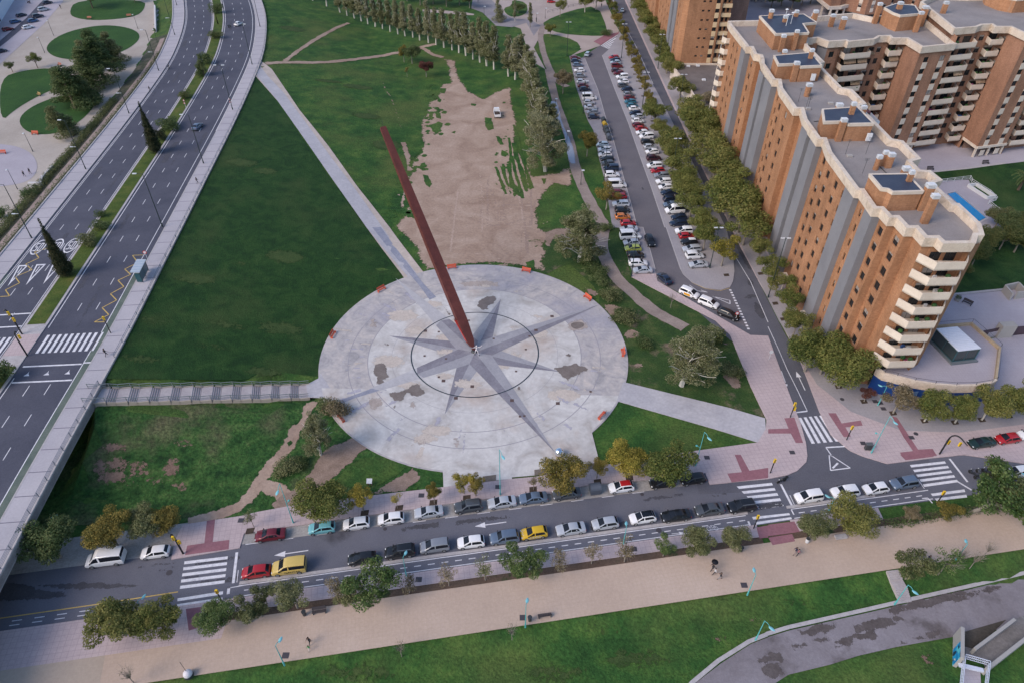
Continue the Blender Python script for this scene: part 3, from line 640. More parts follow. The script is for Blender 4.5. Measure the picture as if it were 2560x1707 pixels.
for i in range(150):
    yy_=rr.uniform(580,1500); p=one('B0 %d,%d'%((1190 if yy_<950 else 1090 if yy_<1200 else 1010)+abs(rr.gauss(0,60))-30,yy_)).xy; a=rr.uniform(.3,1.3)
    sheet('grass_patch',rag([p+Vector((a*cos(k),a*1.2*sin(k))) for k in (0,1,2,3,4,5.2)],.2,.5),.074,G1,res=.5,fade=.7,fscale=2.2,fsoft=.3)
for i in range(30):
    p=one('B0 %d,%d'%(rr.uniform(1650,1761),rr.uniform(700,1300))).xy; a=rr.uniform(.25,.9)
    sheet('grass_patch',rag([p+Vector((a*cos(k),a*1.2*sin(k))) for k in (0,1,2,3,4,5.2)],.2,.5),.074,G1,res=.5,fade=.7,fscale=2.2,fsoft=.3)
# desire lines on the north meadow
for s,wd in (('B1 395,1185 355,1250 300,1340 255,1430 215,1520 B2 110,50 70,120 20,190 A2 1720,290 1650,350 1540,400 1400,440 1280,462',1.25),('B2 20,190 150,250 250,300 350,325',1.6),('B0 60,440 200,430 420,435 600,422 760,400 900,378 980,365 1100,345 1140,325 1240,305',1.5),('B0 190,430 240,390 350,310 450,250 560,190 640,160',1.1),('B0 1110,330 1170,340 1200,375 1290,400',1.2),('B0 870,560 890,620 930,670 960,760 1000,890',.4),('B0 1010,980 1040,1060 1060,1180',1.0)):
    ln_=smoothp(ptsT(s),2,False); l=[];r_=[]
    for i,p in enumerate(ln_):
        d=(ln_[min(i+1,len(ln_)-1)]-ln_[max(0,i-1)]).normalized(); n=Vector((-d.y,d.x)); l.append(p+n*wd*rr.uniform(.8,1.2)); r_.append(p-n*wd*rr.uniform(.8,1.2))
    sheet('desire_line',rag(l+r_[::-1],.12,1.2),.06,DIRT,res=.8,fade=1.0,fscale=1.1,fsoft=.3)
# east strip: worn grass, footpaths, soil patches
worn=ptsZ('C1 0,262 120,280 235,320 330,270 400,250 560,400 600,470 600,530 700,655 760,770 787,900 785,1000 765,1060 1500,1240 1740,1310 1640,1090 1500,738 1400,640 820,340 735,0 640,0 200,0 220,150')
sheet('worn_lawn',rag(worn,.1,3),.02,G5,res=4,zf=Z0)
for s,wd in (('C0 420,1100 460,1230 530,1380 600,1500 640,1568 C1 610,100 640,220 720,350 850,470 980,580 1100,640 1190,690',1.5),('C0 250,480 300,700 370,880 420,1050 440,1180',1.3),('C0 215,180 190,260 230,420 300,560 380,600',1.2)):
    ln_=smoothp(ptsZ(s),2,False); l=[];r_=[]
    for i,p in enumerate(ln_):
        d=(ln_[min(i+1,len(ln_)-1)]-ln_[max(0,i-1)]).normalized(); n=Vector((-d.y,d.x)); l.append(p+n*wd*rr.uniform(.9,1.1)); r_.append(p-n*wd*rr.uniform(.9,1.1))
    sheet('footpath',rag(l+r_[::-1],.08,1.2),.09,ground('packed_earth',[(.3,(.22,.18,.165)),(.7,(.31,.26,.24))],scale=.3,fine=3,fineamt=.15),zf=Z0)
for s in ('C1 760,700 850,690 905,735 860,775 770,770','C1 795,945 900,915 915,970 830,975','C1 1420,1010 1500,970 1600,1060 1570,1130 1480,1080','C1 460,395 590,430 610,470 540,480','C1 600,530 700,520 790,560 720,600 700,640','C1 780,520 815,515 810,535','C1 1400,760 1520,800 1530,835 1430,800','C1 220,0 600,0 590,100 480,80 420,130 300,60 260,160 215,120'):
    sheet('soil_patch',rag(smoothp(ptsZ(s),1),.2,1),.06,DIRT2,res=.8,zf=Z0,fade=1.6,fscale=.9,fsoft=.3)
# parking lot
lot=ptsZ('C0 395,385 480,400 590,325 740,225 775,330 900,640 1100,1130 1220,1440 1290,1568 C1 1420,180 1520,370 1500,410 1440,425 1340,415 1240,380 C1 1500,425 1640,700 1600,680 1420,585 1000,370 990,320 830,320 735,0 C0 700,1568 690,1400 640,1250 600,1100 570,900 520,830 440,600')
sheet('car_park',lot,.03,ASPH2,zf=Z0)
sheet('car_park_bays',ptsZ('C0 395,390 500,405 590,620 640,800 700,980 760,1200 830,1450 860,1568 C1 900,0 950,160 990,320 830,320 735,0 C0 690,1568 640,1250 600,1100 560,900 520,830 440,600'),.045,ground('bay_grey',[(.3,(.24,.225,.25)),(.7,(.32,.305,.33))],scale=.2,fine=3,fineamt=.12),zf=Z0)
sheet('pavement',ptsZ('C0 620,385 665,345 740,225 700,0 690,0 740,222 880,430 1000,640 C1 1470,0 1520,180 1530,300 1520,370 1500,410 1440,430 1330,418 1240,380 1175,320 1160,290 1110,150 1060,0 C0 1050,1568 960,1300 880,1080 800,850 700,600'),.14,GREYP,skirt=.14,zf=Z0)
M=Marks()
for s in ('C0 500,405 590,620 640,800 700,980 760,1200 830,1450 860,1568 C1 900,0 950,160 985,290','C0 620,385 700,600 800,850 880,1080 960,1300 1050,1568 C1 1060,0 1160,290'): M.line(ptsZ(s),.22,.152)
M.build('car_park_kerb_line',KERB)
# far paved areas in the north
PK=ground('pink_gravel',[(.3,(.33,.28,.26)),(.7,(.42,.36,.34))],scale=.1,fine=3,fineamt=.08)
GP=ground('grey_path',[(.3,(.20,.19,.215)),(.7,(.28,.265,.285))],scale=.1,fine=3,fineamt=.08)
sheet('north_square',ptsZ('B0 1160,-300 C0 600,-300 640,0 740,225 600,320 400,390 480,340 330,260 200,240 150,330 230,480 130,420 60,200 0,180 B0 1761,190 1650,180 1560,60 1490,0 1150,-20'),.04,PK,zf=Z0)
sheet('grey_north_path',ptsZ('B0 1490,0 1620,0 1700,90 1761,130 C0 130,140 200,180 150,250 100,160 0,190 B0 1761,190 1650,180 1560,90 1480,60'),.05,GP,zf=Z0)
for s in ('C0 215,150 400,75 590,40 660,210 640,250 520,250 330,235 220,190','C0 200,240 270,235 440,280 480,340 400,390 250,420 210,330','C0 0,0 C0 100,20 110,85 60,115 0,120 B0 1720,100 1700,60 1761,40','B0 1490,0 1470,95 1150,60 1050,0 1050,-60 1490,-60'):
    sheet('lawn',smoothp(ptsZ(s),1),.07,G1,zf=Z0)
sheet('north_track',smoothp(ptsZ('B0 1140,65 1300,75 1500,95 1500,112 1300,95 1150,85'),1),.08,PK,zf=Z0)
sheet('crimson_crossing_pavement',ptsZ('C0 640,245 740,225 730,240 610,315 560,290'),.145,PINKD,zf=Z0)
# ================================================================ WEST PARK (level about 5 m)
ZP=HR-1.5; zp=lambda x,y:ZP
def PP(s): return [at(p,ZP).xy for p in T(s)]
wp=[rp(y_,-27) for y_ in np.arange(95,400,5)]
sheet('park_gravel_ground',wp+[Vector((-330,400)),Vector((-330,95))],.04,GRAV,zf=zp)
for s in ('A0 310,330 380,260 520,205 700,175 850,185 950,220 965,270 900,330 800,375 600,415 450,412 350,385','A0 0,540 150,490 330,470 450,490 410,600 250,670 100,760 0,850','A0 120,830 200,745 350,680 480,650 620,620 700,640 620,780 480,890 330,935 180,915','A0 520,0 1000,0 995,70 930,120 700,145 540,135 470,100'):
    sheet('park_lawn',smoothp(PP(s),2),.10,G4,zf=zp)
sheet('park_lawn',[at(p,ZP+.5).xy for p in T('A0 1050,0 1165,0 1165,45 1070,55')],.10,G4,zf=zp)
sheet('playground_paving',smoothp(PP('A0 -200,990 60,995 200,1040 260,1120 250,1200 180,1260 0,1290 -200,1290'),2),.08,LAV,zf=zp)
sheet('park_road_pavement',PP('A0 440,0 430,20 300,170 0,445 -400,800 -400,-300 600,-400'),.08,LAV,zf=zp)
sheet('park_road',PP('A0 300,0 340,0 190,170 60,280 -300,560 -300,500 0,285 180,130'),.10,ASPH,zf=zp)
# slope with hedges and a pinkish lane between pavement and park
band2=lambda n,o0,o1,mat,off,y0,y1:MBfrom(n,[(v.x,v.y,tz(v.x,v.y)+off) for y_ in np.arange(y0,y1,3) for v in (rp(y_,o0),rp(y_,o1))],[(2*i,2*i+1,2*i+3,2*i+2) for i in range(len(np.arange(y0,y1,3))-1)],mat)
band2('slope_soil',-27.6,-20.5,ground('dark_slope_soil',[(.3,(.035,.05,.028)),(.5,(.06,.065,.045)),(.7,(.12,.105,.085))],scale=.5,fine=3,fineamt=.3,bump=.8,bscale=4),.03,95,290)
band2('service_lane',-24.6,-21.6,ground('pinkish_lane',[(.3,(.24,.19,.175)),(.7,(.31,.25,.235))],scale=.2,fine=3,fineamt=.1),.06,100,285)
# ================================================================ RIVERSIDE (south-east)
def P2(s,z=-1.3): return [at(p,z).xy for p in T(s)]
DAMP=ground('damp_path',[(.3,(.17,.152,.165)),(.5,(.215,.196,.215)),(.7,(.25,.232,.255))],scale=.15,fine=3,fineamt=.12,warp=.8,rough=.7,big=((.12,.105,.11),.16,.55,.66))
lp=P2('C2 1260,1568 1440,1430 1640,1300 1761,1252 D2 0,1250 150,1205 700,1080 1000,1010 1400,920 1900,800 4200,330 4200,900 1900,1150 1300,1245 880,1320 620,1380 430,1440 140,1510 50,1568 0,1640 C2 1500,2300 700,3600 200,3600 900,2100')
sheet('riverside_path',lp,.06,DAMP,zf=lambda x,y:-1.3)
kb=P2('C2 200,3590 880,2100 1250,1580 1430,1430 1640,1298 1761,1250 D2 0,1246 150,1200 700,1075 1000,1005 1400,915 1900,795 4200,325')
strip('kerb',kb,.05,.6,.16,KERB,zf=lambda x,y:-1.3)

# ---- asphalt wear: repair patches, tyre-dark lanes, oil and cracks
WEAR=ground('asphalt_repair',[(.3,(.068,.070,.090)),(.7,(.085,.087,.108))],scale=.4,fine=5,fineamt=.2,bump=.2,bscale=25)
OIL=ground('oil_stain',[(.3,(.062,.062,.074)),(.7,(.085,.085,.098))],scale=.6,fine=4,fineamt=.2)
rz_=random.Random(77)
for o in (2.1,5.6,9.1,-6.4,-9.9,-13.3):
    for dx in (-.75,.75):
        l=[rp(y_,o+dx-.28) for y_ in np.arange(0,330,4)]; r_=[rp(y_,o+dx+.28) for y_ in np.arange(0,330,4)]
        sheet('tyre_wear',l+r_[::-1],.0145,WEAR,zf=zr,fade=None) if False else None
for k in range(26):
    y_=rz_.uniform(60,300); o=rz_.choice([2,5.6,9,-6.4,-9.9,-13.3])+rz_.uniform(-.6,.6); L=rz_.uniform(4,16); w_=rz_.uniform(.35,.9)
    l=[rp(y_+t*L,o-w_) for t in (0,.25,.5,.75,1)]; r_=[rp(y_+t*L,o+w_) for t in (0,.25,.5,.75,1)]
    sheet('road_wear',rag(l+r_[::-1],.08,1),.0145,WEAR,res=.7,zf=zr,fade=.9,fscale=1.3,fsoft=.8)
for k in range(18):
    x=rz_.uniform(-62,60); v=rz_.choice([59.6,60.6,62.8,63.8])+rz_.uniform(-.3,.3); a=V(x,v); L=rz_.uniform(1.5,7); w_=rz_.uniform(.3,.6); d_=Vector((1,.158)).normalized(); n_=Vector((-d_.y,d_.x))
    sheet('road_wear',rag([a-n_*w_,a+d_*L-n_*w_,a+d_*L+n_*w_,a+n_*w_],.08,.8),.026,OIL if k%3 else WEAR,res=.6,zf=Z0,fade=.7,fscale=1.6,fsoft=.8)
for q,rx,ry in (('C1 1640,380',.9,1.6),('C1 1655,470',1.4,.8),('C1 1700,570',1.1,3.2),('C1 1600,200',1.0,6),('C1 1560,110',1.2,9),('C1 1630,480',1.5,.6),('A2 600,900',8,.7),('A2 150,960',7,1.0),('A2 20,940',5,1.6),('C0 660,900',1.8,3.5),('C0 900,1300',.5,1.2)):
    p=one(q).xy; sheet('oil_stain',rag([p+Vector((rx*cos(k*PI/6),ry*sin(k*PI/6))) for k in range(12)],.15,.6),.052 if 'C0' in q else .034,OIL,res=.6,zf=Z0,fade=.9,fscale=1.1,fsoft=.4)
# long dark streaks on the riverside path
for q,L,w_ in (('D2 1100,1010',13,.9),('D2 1400,960',9,.7),('D2 760,1160',8,.8),('D2 1000,1270',9,.5),('D2 600,1260',7,.7),('D2 300,1290',7,.6),('D2 350,1200',6,.8),('D2 1500,930',6,.5),('D2 20,1400',4,.8),('D2 30,1480',3,1.0)):
    p=P2(q,-1.3)[0]; d_=Vector((1,.24)).normalized(); n_=Vector((-d_.y,d_.x))
    sheet('path_stain',rag([p-n_*w_-d_*L/2,p+d_*L/2-n_*w_,p+d_*L/2+n_*w_,p-d_*L/2+n_*w_],.3,1),.075,ground('dark_path_stain',[(.3,(.085,.072,.07)),(.7,(.125,.108,.11))],scale=.6,fine=3,fineamt=.2),res=.7,zf=lambda x,y:-1.3,fade=1.1,fscale=.9,fsoft=.3)
# radial scuffs and a few cracks on the plaza
SCF=ground('plaza_scuff',[(.3,(.34,.335,.40)),(.7,(.42,.41,.47))],scale=.5,fine=3,fineamt=.15)
SCB=ground('plaza_buff',[(.3,(.46,.405,.36)),(.7,(.54,.485,.44))],scale=.5,fine=3,fineamt=.15)
for k in range(46):
    a=rz_.uniform(R(120),R(255)) if k<30 else rz_.uniform(R(250),R(350)); r0=rz_.uniform(18,26); L=rz_.uniform(2,5); w_=rz_.uniform(.2,.5); d_=Vector((cos(a),sin(a))); n_=Vector((-d_.y,d_.x)); p=PC+d_*r0
    sheet('plaza_scuff',rag([p-n_*w_,p+d_*L-n_*w_,p+d_*L+n_*w_,p+n_*w_],.15,.8),.146,SCF if k%4 else SCB,res=.6,zf=Z0,fade=.6,fscale=1.6,fsoft=.6)
for k in range(22):
    a=rz_.uniform(0,2*PI); r0=rz_.uniform(4,26)*1.0; p=ctr+Vector((cos(a),sin(a)))*r0; s_=rz_.uniform(.8,2.8)
    sheet('plaza_scuff',rag([p+Vector((s_*1.4*cos(t*PI/5),s_*.8*sin(t*PI/5))) for t in range(10)],.25,.7),.1467,SCB,res=.6,zf=Z0,fade=1.6,fscale=1.2,fsoft=1.3)
# mown-lawn tints and dry patches
DRY=ground('dry_grass_patch',[(.3,(.030,.062,.018)),(.7,(.060,.088,.028))],scale=.5,fine=3,fineamt=.3,bump=.6,bscale=5); DAR=ground('lush_grass_patch',[(.3,(.016,.048,.013)),(.7,(.028,.070,.018))],scale=.5,fine=3,fineamt=.3,bump=.6,bscale=5)
def blot(q,rx,ry,mat,off=.045,res=1.2,zf=tz,fade=3.0):
    p=q if isinstance(q,Vector) else oneT(q).xy; sheet('grass_tint',rag([p+Vector((rx*cos(t*PI/6),ry*sin(t*PI/6))) for t in range(12)],.4,1.2),off,mat,res=res,zf=zf,fade=fade,fscale=1.3,fsoft=1.6)
for q,rx,ry in (('A0 1660,1120',5,3),('A1 1350,350',5,2.5),('A1 1060,640',4,1.5),('A1 1650,240',3,1.2),('A1 1480,820',5,1.2),('B1 200,200',5,3),('B1 170,690',5,2.5),('B1 60,990',4,2),('B0 60,1180',4,2.5),('A1 950,900',5,1.5),('A1 1560,670',5,1.5),('C2 600,1190',4,1),('C2 1430,1260',1.3,.6),('C2 850,1400',5,1.6),('D2 200,1030',3,1),('D2 1100,1420',1.8,1.3),('D2 90,1330',3,1),('B2 700,1500',6,1.5),('C2 300,1500',5,1.5),('B0 700,600',6,3),('B0 500,560',6,2),('B0 900,1000',5,4),('B0 760,800',5,3),('B0 250,200',6,4)): blot(q,rx,ry,DRY)
BRN=ground('bare_brown_patch',[(.3,(.15,.10,.078)),(.7,(.23,.16,.125))],scale=.6,fine=3,fineamt=.25,bump=.6,bscale=4)
for q,rx,ry in (('A1 1250,1480',2.6,1.0),('A1 780,1510',2.4,1.2),('A2 800,60',2.0,1.6),('A2 860,90',2.2,1.0),('A2 960,120',2.6,1.1),('A2 780,150',2.8,1.5),('A2 900,215',2.2,.9),('A2 1080,170',2.2,.9),('A2 680,90',1.4,1.8),('A2 930,80',2.5,1.2),('A2 1180,90',1.6,2.2),('A2 1230,220',1.8,1.2),('C2 1430,1262',1.2,.5),('D2 1090,1410',1.2,1.0),('C2 1690,1130',1.5,.6)): blot(q,rx,ry,BRN,.05,1.0,tz,2.2)

# wheel tracks across the bare ground
TRK=ground('wheel_track_pale',[(.3,(.36,.27,.22)),(.7,(.43,.33,.275))],scale=.5,fine=3,fineamt=.15); TRD=ground('wheel_track_dark',[(.3,(.275,.20,.165)),(.7,(.33,.245,.205))],scale=.5,fine=3,fineamt=.15)
for k in range(18):
    x0=rz_.uniform(-15,5); l=[]; bend=rz_.uniform(-4,4); y0_=rz_.uniform(136,152); L=rz_.uniform(14,34); w_=rz_.uniform(.16,.42)
    ln_=[Vector((x0+bend*(t/6)**2,y0_+L*t/6)) for t in range(7)]
    a_=[p+Vector((-w_,0)) for p in ln_]; b_=[p+Vector((w_,0)) for p in ln_]
    sheet('wheel_track',rag(a_+b_[::-1],.06,1.5),.062,TRK if k%2 else TRD,res=.7,fade=.45,fscale=.9,fsoft=1.1)
for k in range(12):
    y0_=rz_.uniform(134,158); x0=rz_.uniform(-16,-4); L=rz_.uniform(8,18); w_=rz_.uniform(.2,.45); ln_=[Vector((x0+L*t/6,y0_+3*sin(t*.5+k))) for t in range(7)]
    sheet('wheel_track',rag([p+Vector((0,-w_)) for p in ln_]+[p+Vector((0,w_)) for p in ln_][::-1],.06,1.5),.063,TRK if k%2 else TRD,res=.7,fade=.45,fscale=.9,fsoft=1.1)

# puddled footpath beside the poplars and thin green strips sown in the soil
PUD=flat('wet_grey_blue_path',(.30,.33,.41),.25)
ln_=smoothp(ptsZ('C0 285,700 310,790 345,860 375,960 405,1060 430,1130'),2,False)
sheet('wet_footpath',rag([p+Vector((-.9-.5*sin(i*.4),0)) for i,p in enumerate(ln_)]+[p+Vector((.9+.4*sin(i*.5),0)) for i,p in enumerate(ln_)][::-1],.08,1),.105,PUD,res=.8,zf=Z0,fade=.6,fscale=.9,fsoft=.5)
for s,wd in (('B0 1740,950 1755,1060 1745,1180 1761,1300',.5),('B0 1700,1130 1715,1240 1740,1290',.45),('B0 1660,940 1690,1000',.6),('B0 1690,1050 1740,1075',.5),('B0 1680,1100 1750,1105',.4),('C0 5,985 35,1080 60,1190 100,1320',.55),('C0 50,1130 80,1200 110,1310 135,1300',.5),('C0 0,1080 20,1180 55,1290 75,1370',.5),('C0 -30,1130 0,1250 30,1345',.5),('C0 10,860 40,960 70,1090 140,1300',.5),('B0 1650,1150 1690,1260 1720,1340',.45)):
    ln_=smoothp(ptsZ(s),2,False)
    sheet('grass_strip',rag([p+Vector((-wd*rz_.uniform(.8,1.3),0)) for p in ln_]+[p+Vector((wd*rz_.uniform(.8,1.3),0)) for p in ln_][::-1],.12,.8),.082,G1,res=.45,zf=tz,fade=.3,fscale=1.4,fsoft=.3)
for q,rx,ry in (('B0 990,1400',4,6),('B0 930,1480',2.5,3),('C1 150,90',3,1.5),('B0 1080,1400',2,5)):
    p=oneT(q).xy; sheet('worn_edge',rag([p+Vector((rx*cos(k*PI/6),ry*sin(k*PI/6))) for k in range(12)],.5,1),.066,G1,res=.8,fade=4.5,fscale=1.1,fsoft=.12)

PIT=ground('planting_pit_soil',[(.3,(.045,.032,.026)),(.7,(.085,.065,.05))],scale=1,fine=6,fineamt=.3)
for q in 'B2 748,397|B2 985,362|B2 1220,325|B2 1450,293|C2 145,234|C2 588,182|C2 808,156|A2 1720,520|D1 485,1090|D1 660,1192|D1 860,1272|D1 1075,1325|D1 1285,1335|D1 1470,1317|D1 1655,1292|C1 1475,325|C1 1710,315|D1 50,520|D1 105,628'.split('|'):
    p=one(q,.14); a=.6; sheet('planting_pit',[(p.x-a,p.y-a),(p.x+a,p.y-a*.7),(p.x+a,p.y+a),(p.x-a,p.y+a*.7)],.155,PIT,zf=Z0)
for k in range(19):
    for x in (45.0,): sheet('planting_pit',[(x-.6,136+k*7),(x+.6,136+k*7),(x+.6,137+k*7),(x-.6,137+k*7)],.155,PIT,zf=Z0)
for q in 'B2 1605,160|C2 200,115|C2 560,75'.split('|'):
    p=one(q,.14); sheet('drain_grate',[V(p.x-1.1,p.y-.158*p.x-.6),V(p.x+1.1,p.y-.158*p.x-.6),V(p.x+1.1,p.y-.158*p.x+.6),V(p.x-1.1,p.y-.158*p.x+.6)],.166,ground('brown_grate',[(.3,(.13,.11,.095)),(.7,(.19,.165,.145))],scale=1,fine=8),zf=Z0)
# ================================================================ BUILDINGS
def brickmat(name,c1,c2,mort,sc=1.0,stripe=.1):
    if name in MATS: return MATS[name]
    m=bpy.data.materials.new(name); t,b=nodes(m); N=t.nodes.new; L=t.links.new
    g=N('ShaderNodeNewGeometry'); sp=N('ShaderNodeSeparateXYZ'); L(g.outputs['Position'],sp.inputs[0])
    ad=N('ShaderNodeMath'); ad.operation='ADD'; L(sp.outputs[0],ad.inputs[0]); L(sp.outputs[1],ad.inputs[1])
    cb=N('ShaderNodeCombineXYZ'); L(ad.outputs[0],cb.inputs[0]); L(sp.outputs[2],cb.inputs[1])
    bt=N('ShaderNodeTexBrick'); bt.inputs['Scale'].default_value=1; bt.inputs['Brick Width'].default_value=.5*sc; bt.inputs['Row Height'].default_value=.16*sc; bt.inputs['Mortar Size'].default_value=.012; bt.inputs['Color1'].default_value=(*c1,1); bt.inputs['Color2'].default_value=(*c2,1); bt.inputs['Mortar'].default_value=(*mort,1); L(cb.outputs[0],bt.inputs['Vector'])
    n=N('ShaderNodeTexNoise'); n.inputs['Scale'].default_value=.35; n.inputs['Detail'].default_value=7; n.inputs['Roughness'].default_value=.7
    mp=N('ShaderNodeMapping'); mp.inputs['Scale'].default_value=(1,1,.35); L(g.outputs['Position'],mp.inputs[0]); L(mp.outputs[0],n.inputs['Vector'])
    mr=N('ShaderNodeMapRange'); mr.inputs[1].default_value=.25; mr.inputs[2].default_value=.75; mr.inputs[3].default_value=1-.34; mr.inputs[4].default_value=1.25; L(n.outputs['Fac'],mr.inputs[0])
    n2=N('ShaderNodeTexNoise'); n2.inputs['Scale'].default_value=3.2; n2.inputs['Detail'].default_value=5; L(g.outputs['Position'],n2.inputs['Vector'])
    mr2=N('ShaderNodeMapRange'); mr2.inputs[1].default_value=.3; mr2.inputs[2].default_value=.7; mr2.inputs[3].default_value=.88; mr2.inputs[4].default_value=1.1; L(n2.outputs['Fac'],mr2.inputs[0])
    mu=N('ShaderNodeMath'); mu.operation='MULTIPLY'; L(mr.outputs[0],mu.inputs[0]); L(mr2.outputs[0],mu.inputs[1])
    vm=N('ShaderNodeVectorMath'); vm.operation='SCALE'; L(bt.outputs['Color'],vm.inputs[0]); L(mu.outputs[0],vm.inputs['Scale']); L(vm.outputs[0],b.inputs['Base Color'])
    b.inputs['Roughness'].default_value=.9; b.inputs['Specular IOR Level'].default_value=.15
    MATS[name]=m; return m
BRICK=brickmat('orange_brick',(.405,.205,.108),(.325,.158,.083),(.33,.215,.15))
BRICKB=brickmat('brown_brick',(.35,.19,.125),(.29,.15,.10),(.29,.195,.145))
BRICKD=brickmat('dark_brown_brick',(.25,.165,.135),(.21,.135,.11),(.22,.17,.14))
CREAM=ground('cream_panel',[(.3,(.56,.485,.41)),(.6,(.65,.575,.495)),(.8,(.69,.62,.54))],scale=.35,fine=5,fineamt=.07,bump=.08,bscale=10,rough=.8)
CREAMW=ground('weathered_cream_coping',[(.3,(.45,.37,.29)),(.45,(.59,.50,.415)),(.7,(.66,.585,.50))],scale=.5,fine=4,fineamt=.14,bump=.1,bscale=8,rough=.85,warp=1)
GREYR=ground('grey_render',[(.3,(.18,.183,.205)),(.7,(.225,.228,.25))],scale=.15,fine=4,fineamt=.06,bump=.05,rough=.85)
ROOFG=ground('roof_gravel',[(.3,(.23,.21,.21)),(.6,(.29,.268,.265)),(.8,(.34,.318,.31))],big=((.19,.175,.175),.09,.5,.7),scale=.18,fine=7,fineamt=.15,bump=.3,bscale=15)
ROOFB=ground('blue_slate_felt',[(.3,(.036,.046,.078)),(.7,(.055,.068,.105))],scale=.4,fine=6,fineamt=.15,bump=.1,rough=.55)
GLASSW=flat('window_glass_dark',(.016,.02,.024),.12,spec=.35)
FRAME=flat('window_frame_black',(.03,.03,.035),.5)
BLIND=flat('roller_blind',(.30,.27,.25),.7); BLINDG=flat('roller_blind_green',(.02,.10,.05),.7)
METW=flat('white_metal',(.62,.64,.67),.4); METD=flat('dark_metal',(.045,.05,.055),.45); CONCR=flat('raw_concrete',(.36,.345,.33),.85)
TEAL=flat('teal_paint',(.10,.42,.43),.4); BLUEP=flat('blue_shopfront',(.008,.05,.22),.45)
AWN=ground('striped_awning',[(.3,(.42,.30,.20)),(.7,(.55,.42,.30))],scale=1,fine=4,fineamt=.1)
rw=random.Random(21)
def facade(mb,p0,p1,z0,z1,wins,mi=0,dep=.22,rmi=None):
    """wall p0->p1 (outward normal to the right) with real recesses; wins=[(u,z,w,h)]; returns frames for the windows"""
    p0=Vector((p0[0],p0[1],0));p1=Vector((p1[0],p1[1],0)); d=p1-p0; L=d.length; d/=L; n=Vector((d.y,-d.x,0)); rmi=mi if rmi is None else rmi
    us=sorted(set([0,L]+[round(u-w/2,3) for u,z,w,h in wins]+[round(u+w/2,3) for u,z,w,h in wins])); zs=sorted(set([z0,z1]+[round(z-h/2,3) for u,z,w,h in wins]+[round(z+h/2,3) for u,z,w,h in wins]))
    us=[u for u in us if -1e-6<=u<=L+1e-6]; zs=[z for z in zs if z0-1e-6<=z<=z1+1e-6]
    P=lambda u,z,o=0: p0+d*u+n*o+Vector((0,0,z))
    def isw(u,z): return any(abs(u-wu)<ww/2-1e-3 and abs(z-wz)<wh/2-1e-3 for wu,wz,ww,wh in wins)
    # merge cells in each column band where no window exists
    for i in range(len(us)-1):
        u0,u1=us[i],us[i+1]; um=(u0+u1)/2; j=0
        while j<len(zs)-1:
            if isw(um,(zs[j]+zs[j+1])/2): j+=1; continue
            k=j
            while k<len(zs)-1 and not isw(um,(zs[k]+zs[k+1])/2): k+=1
            mb.add([P(u0,zs[j]),P(u1,zs[j]),P(u1,zs[k]),P(u0,zs[k])],[(0,1,2,3)],mi); j=k
    out=[]
    for u,z,w,h in wins:
        a,b,c,e=u-w/2,u+w/2,z-h/2,z+h/2
        for q in (((a,c),(b,c)),((b,c),(b,e)),((b,e),(a,e)),((a,e),(a,c))):
            (x0,y0),(x1,y1)=q; mb.add([P(x0,y0),P(x0,y0,-dep),P(x1,y1,-dep),P(x1,y1)],[(0,3,2,1)],rmi)
        out.append((P(u,z,-dep+.03),d,n,w,h))
    return out
def winmesh(w,h,kind):
    mb=MB(); t=.06
    mb.box(-w/2,w/2,-.01,.0,-h/2,h/2,1)
    for x0,x1,z0,z1 in ((-w/2,w/2,-h/2,-h/2+t),(-w/2,w/2,h/2-t,h/2),(-w/2,-w/2+t,-h/2+t,h/2-t),(w/2-t,w/2,-h/2+t,h/2-t),(-t/2,t/2,-h/2+t,h/2-t)): mb.box(x0,x1,.002,.05,z0,z1,0)
    if kind==1: mb.box(-w/2+t,w/2-t,.004,.03,-h*.05,h/2-t,2)
    if kind==2: mb.box(-w/2+t,w/2-t,.004,.03,-h/2+t,h/2-t,2)
    if kind==3: mb.box(-w/2+t,w/2-t,.004,.03,h*.2,h/2-t,2)
    return mb
WM={}
def window(parent,fr,frame=FRAME,blind=BLIND,name='window'):
    P,d,n,w,h=fr; k=rw.choice([0,0,0,0,0,0,1,3,3,2]) ; key=(round(w,2),round(h,2),k,frame.name,blind.name)
    if key not in WM: WM[key]=winmesh(w,h,k).mesh('window',[frame,GLASSW,blind])
    o=bpy.data.objects.new(name,WM[key]); link(o,parent)
    M_=Matrix((( d.x,n.x,0,P.x),(d.y,n.y,0,P.y),(0,0,1,P.z),(0,0,0,1)))
    o.matrix_basis=parent.matrix_basis.inverted()@M_; return o
def windows(parent,frs,limit=96,frame=FRAME):
    frs=sorted(frs,key=lambda f:(f[0]-Vector((0,0,CAMH))).length)
    for f in frs[:limit]: window(parent,f,frame)
    rest=frs[limit:]
    if rest:
        mb=MB(); inv=parent.matrix_basis.inverted()
        for P,d,n,w,h in rest:
            q=winmesh(w,h,rw.choice([0,0,1,3])); vs=[inv@(P+d*v[0]+n*v[1]+Vector((0,0,v[2]))) for v in q.v]
            N0=len(mb.v); mb.v+=[tuple(v) for v in vs]; mb.f+=[tuple(i+N0 for i in f) for f in q.f]; mb.m+=q.m
        o=mb.build('remaining_windows',[frame,GLASSW,BLIND],parent); o['kind']='stuff'
def localize(o,parent):   # geometry was written in world coordinates under a parent at parent's location
    o.matrix_parent_inverse=parent.matrix_basis.inverted(); return o
def WB(mb,name,mats,parent,smooth=None):
    o=mb.build(name,mats,parent,smooth); localize(o,parent); return o
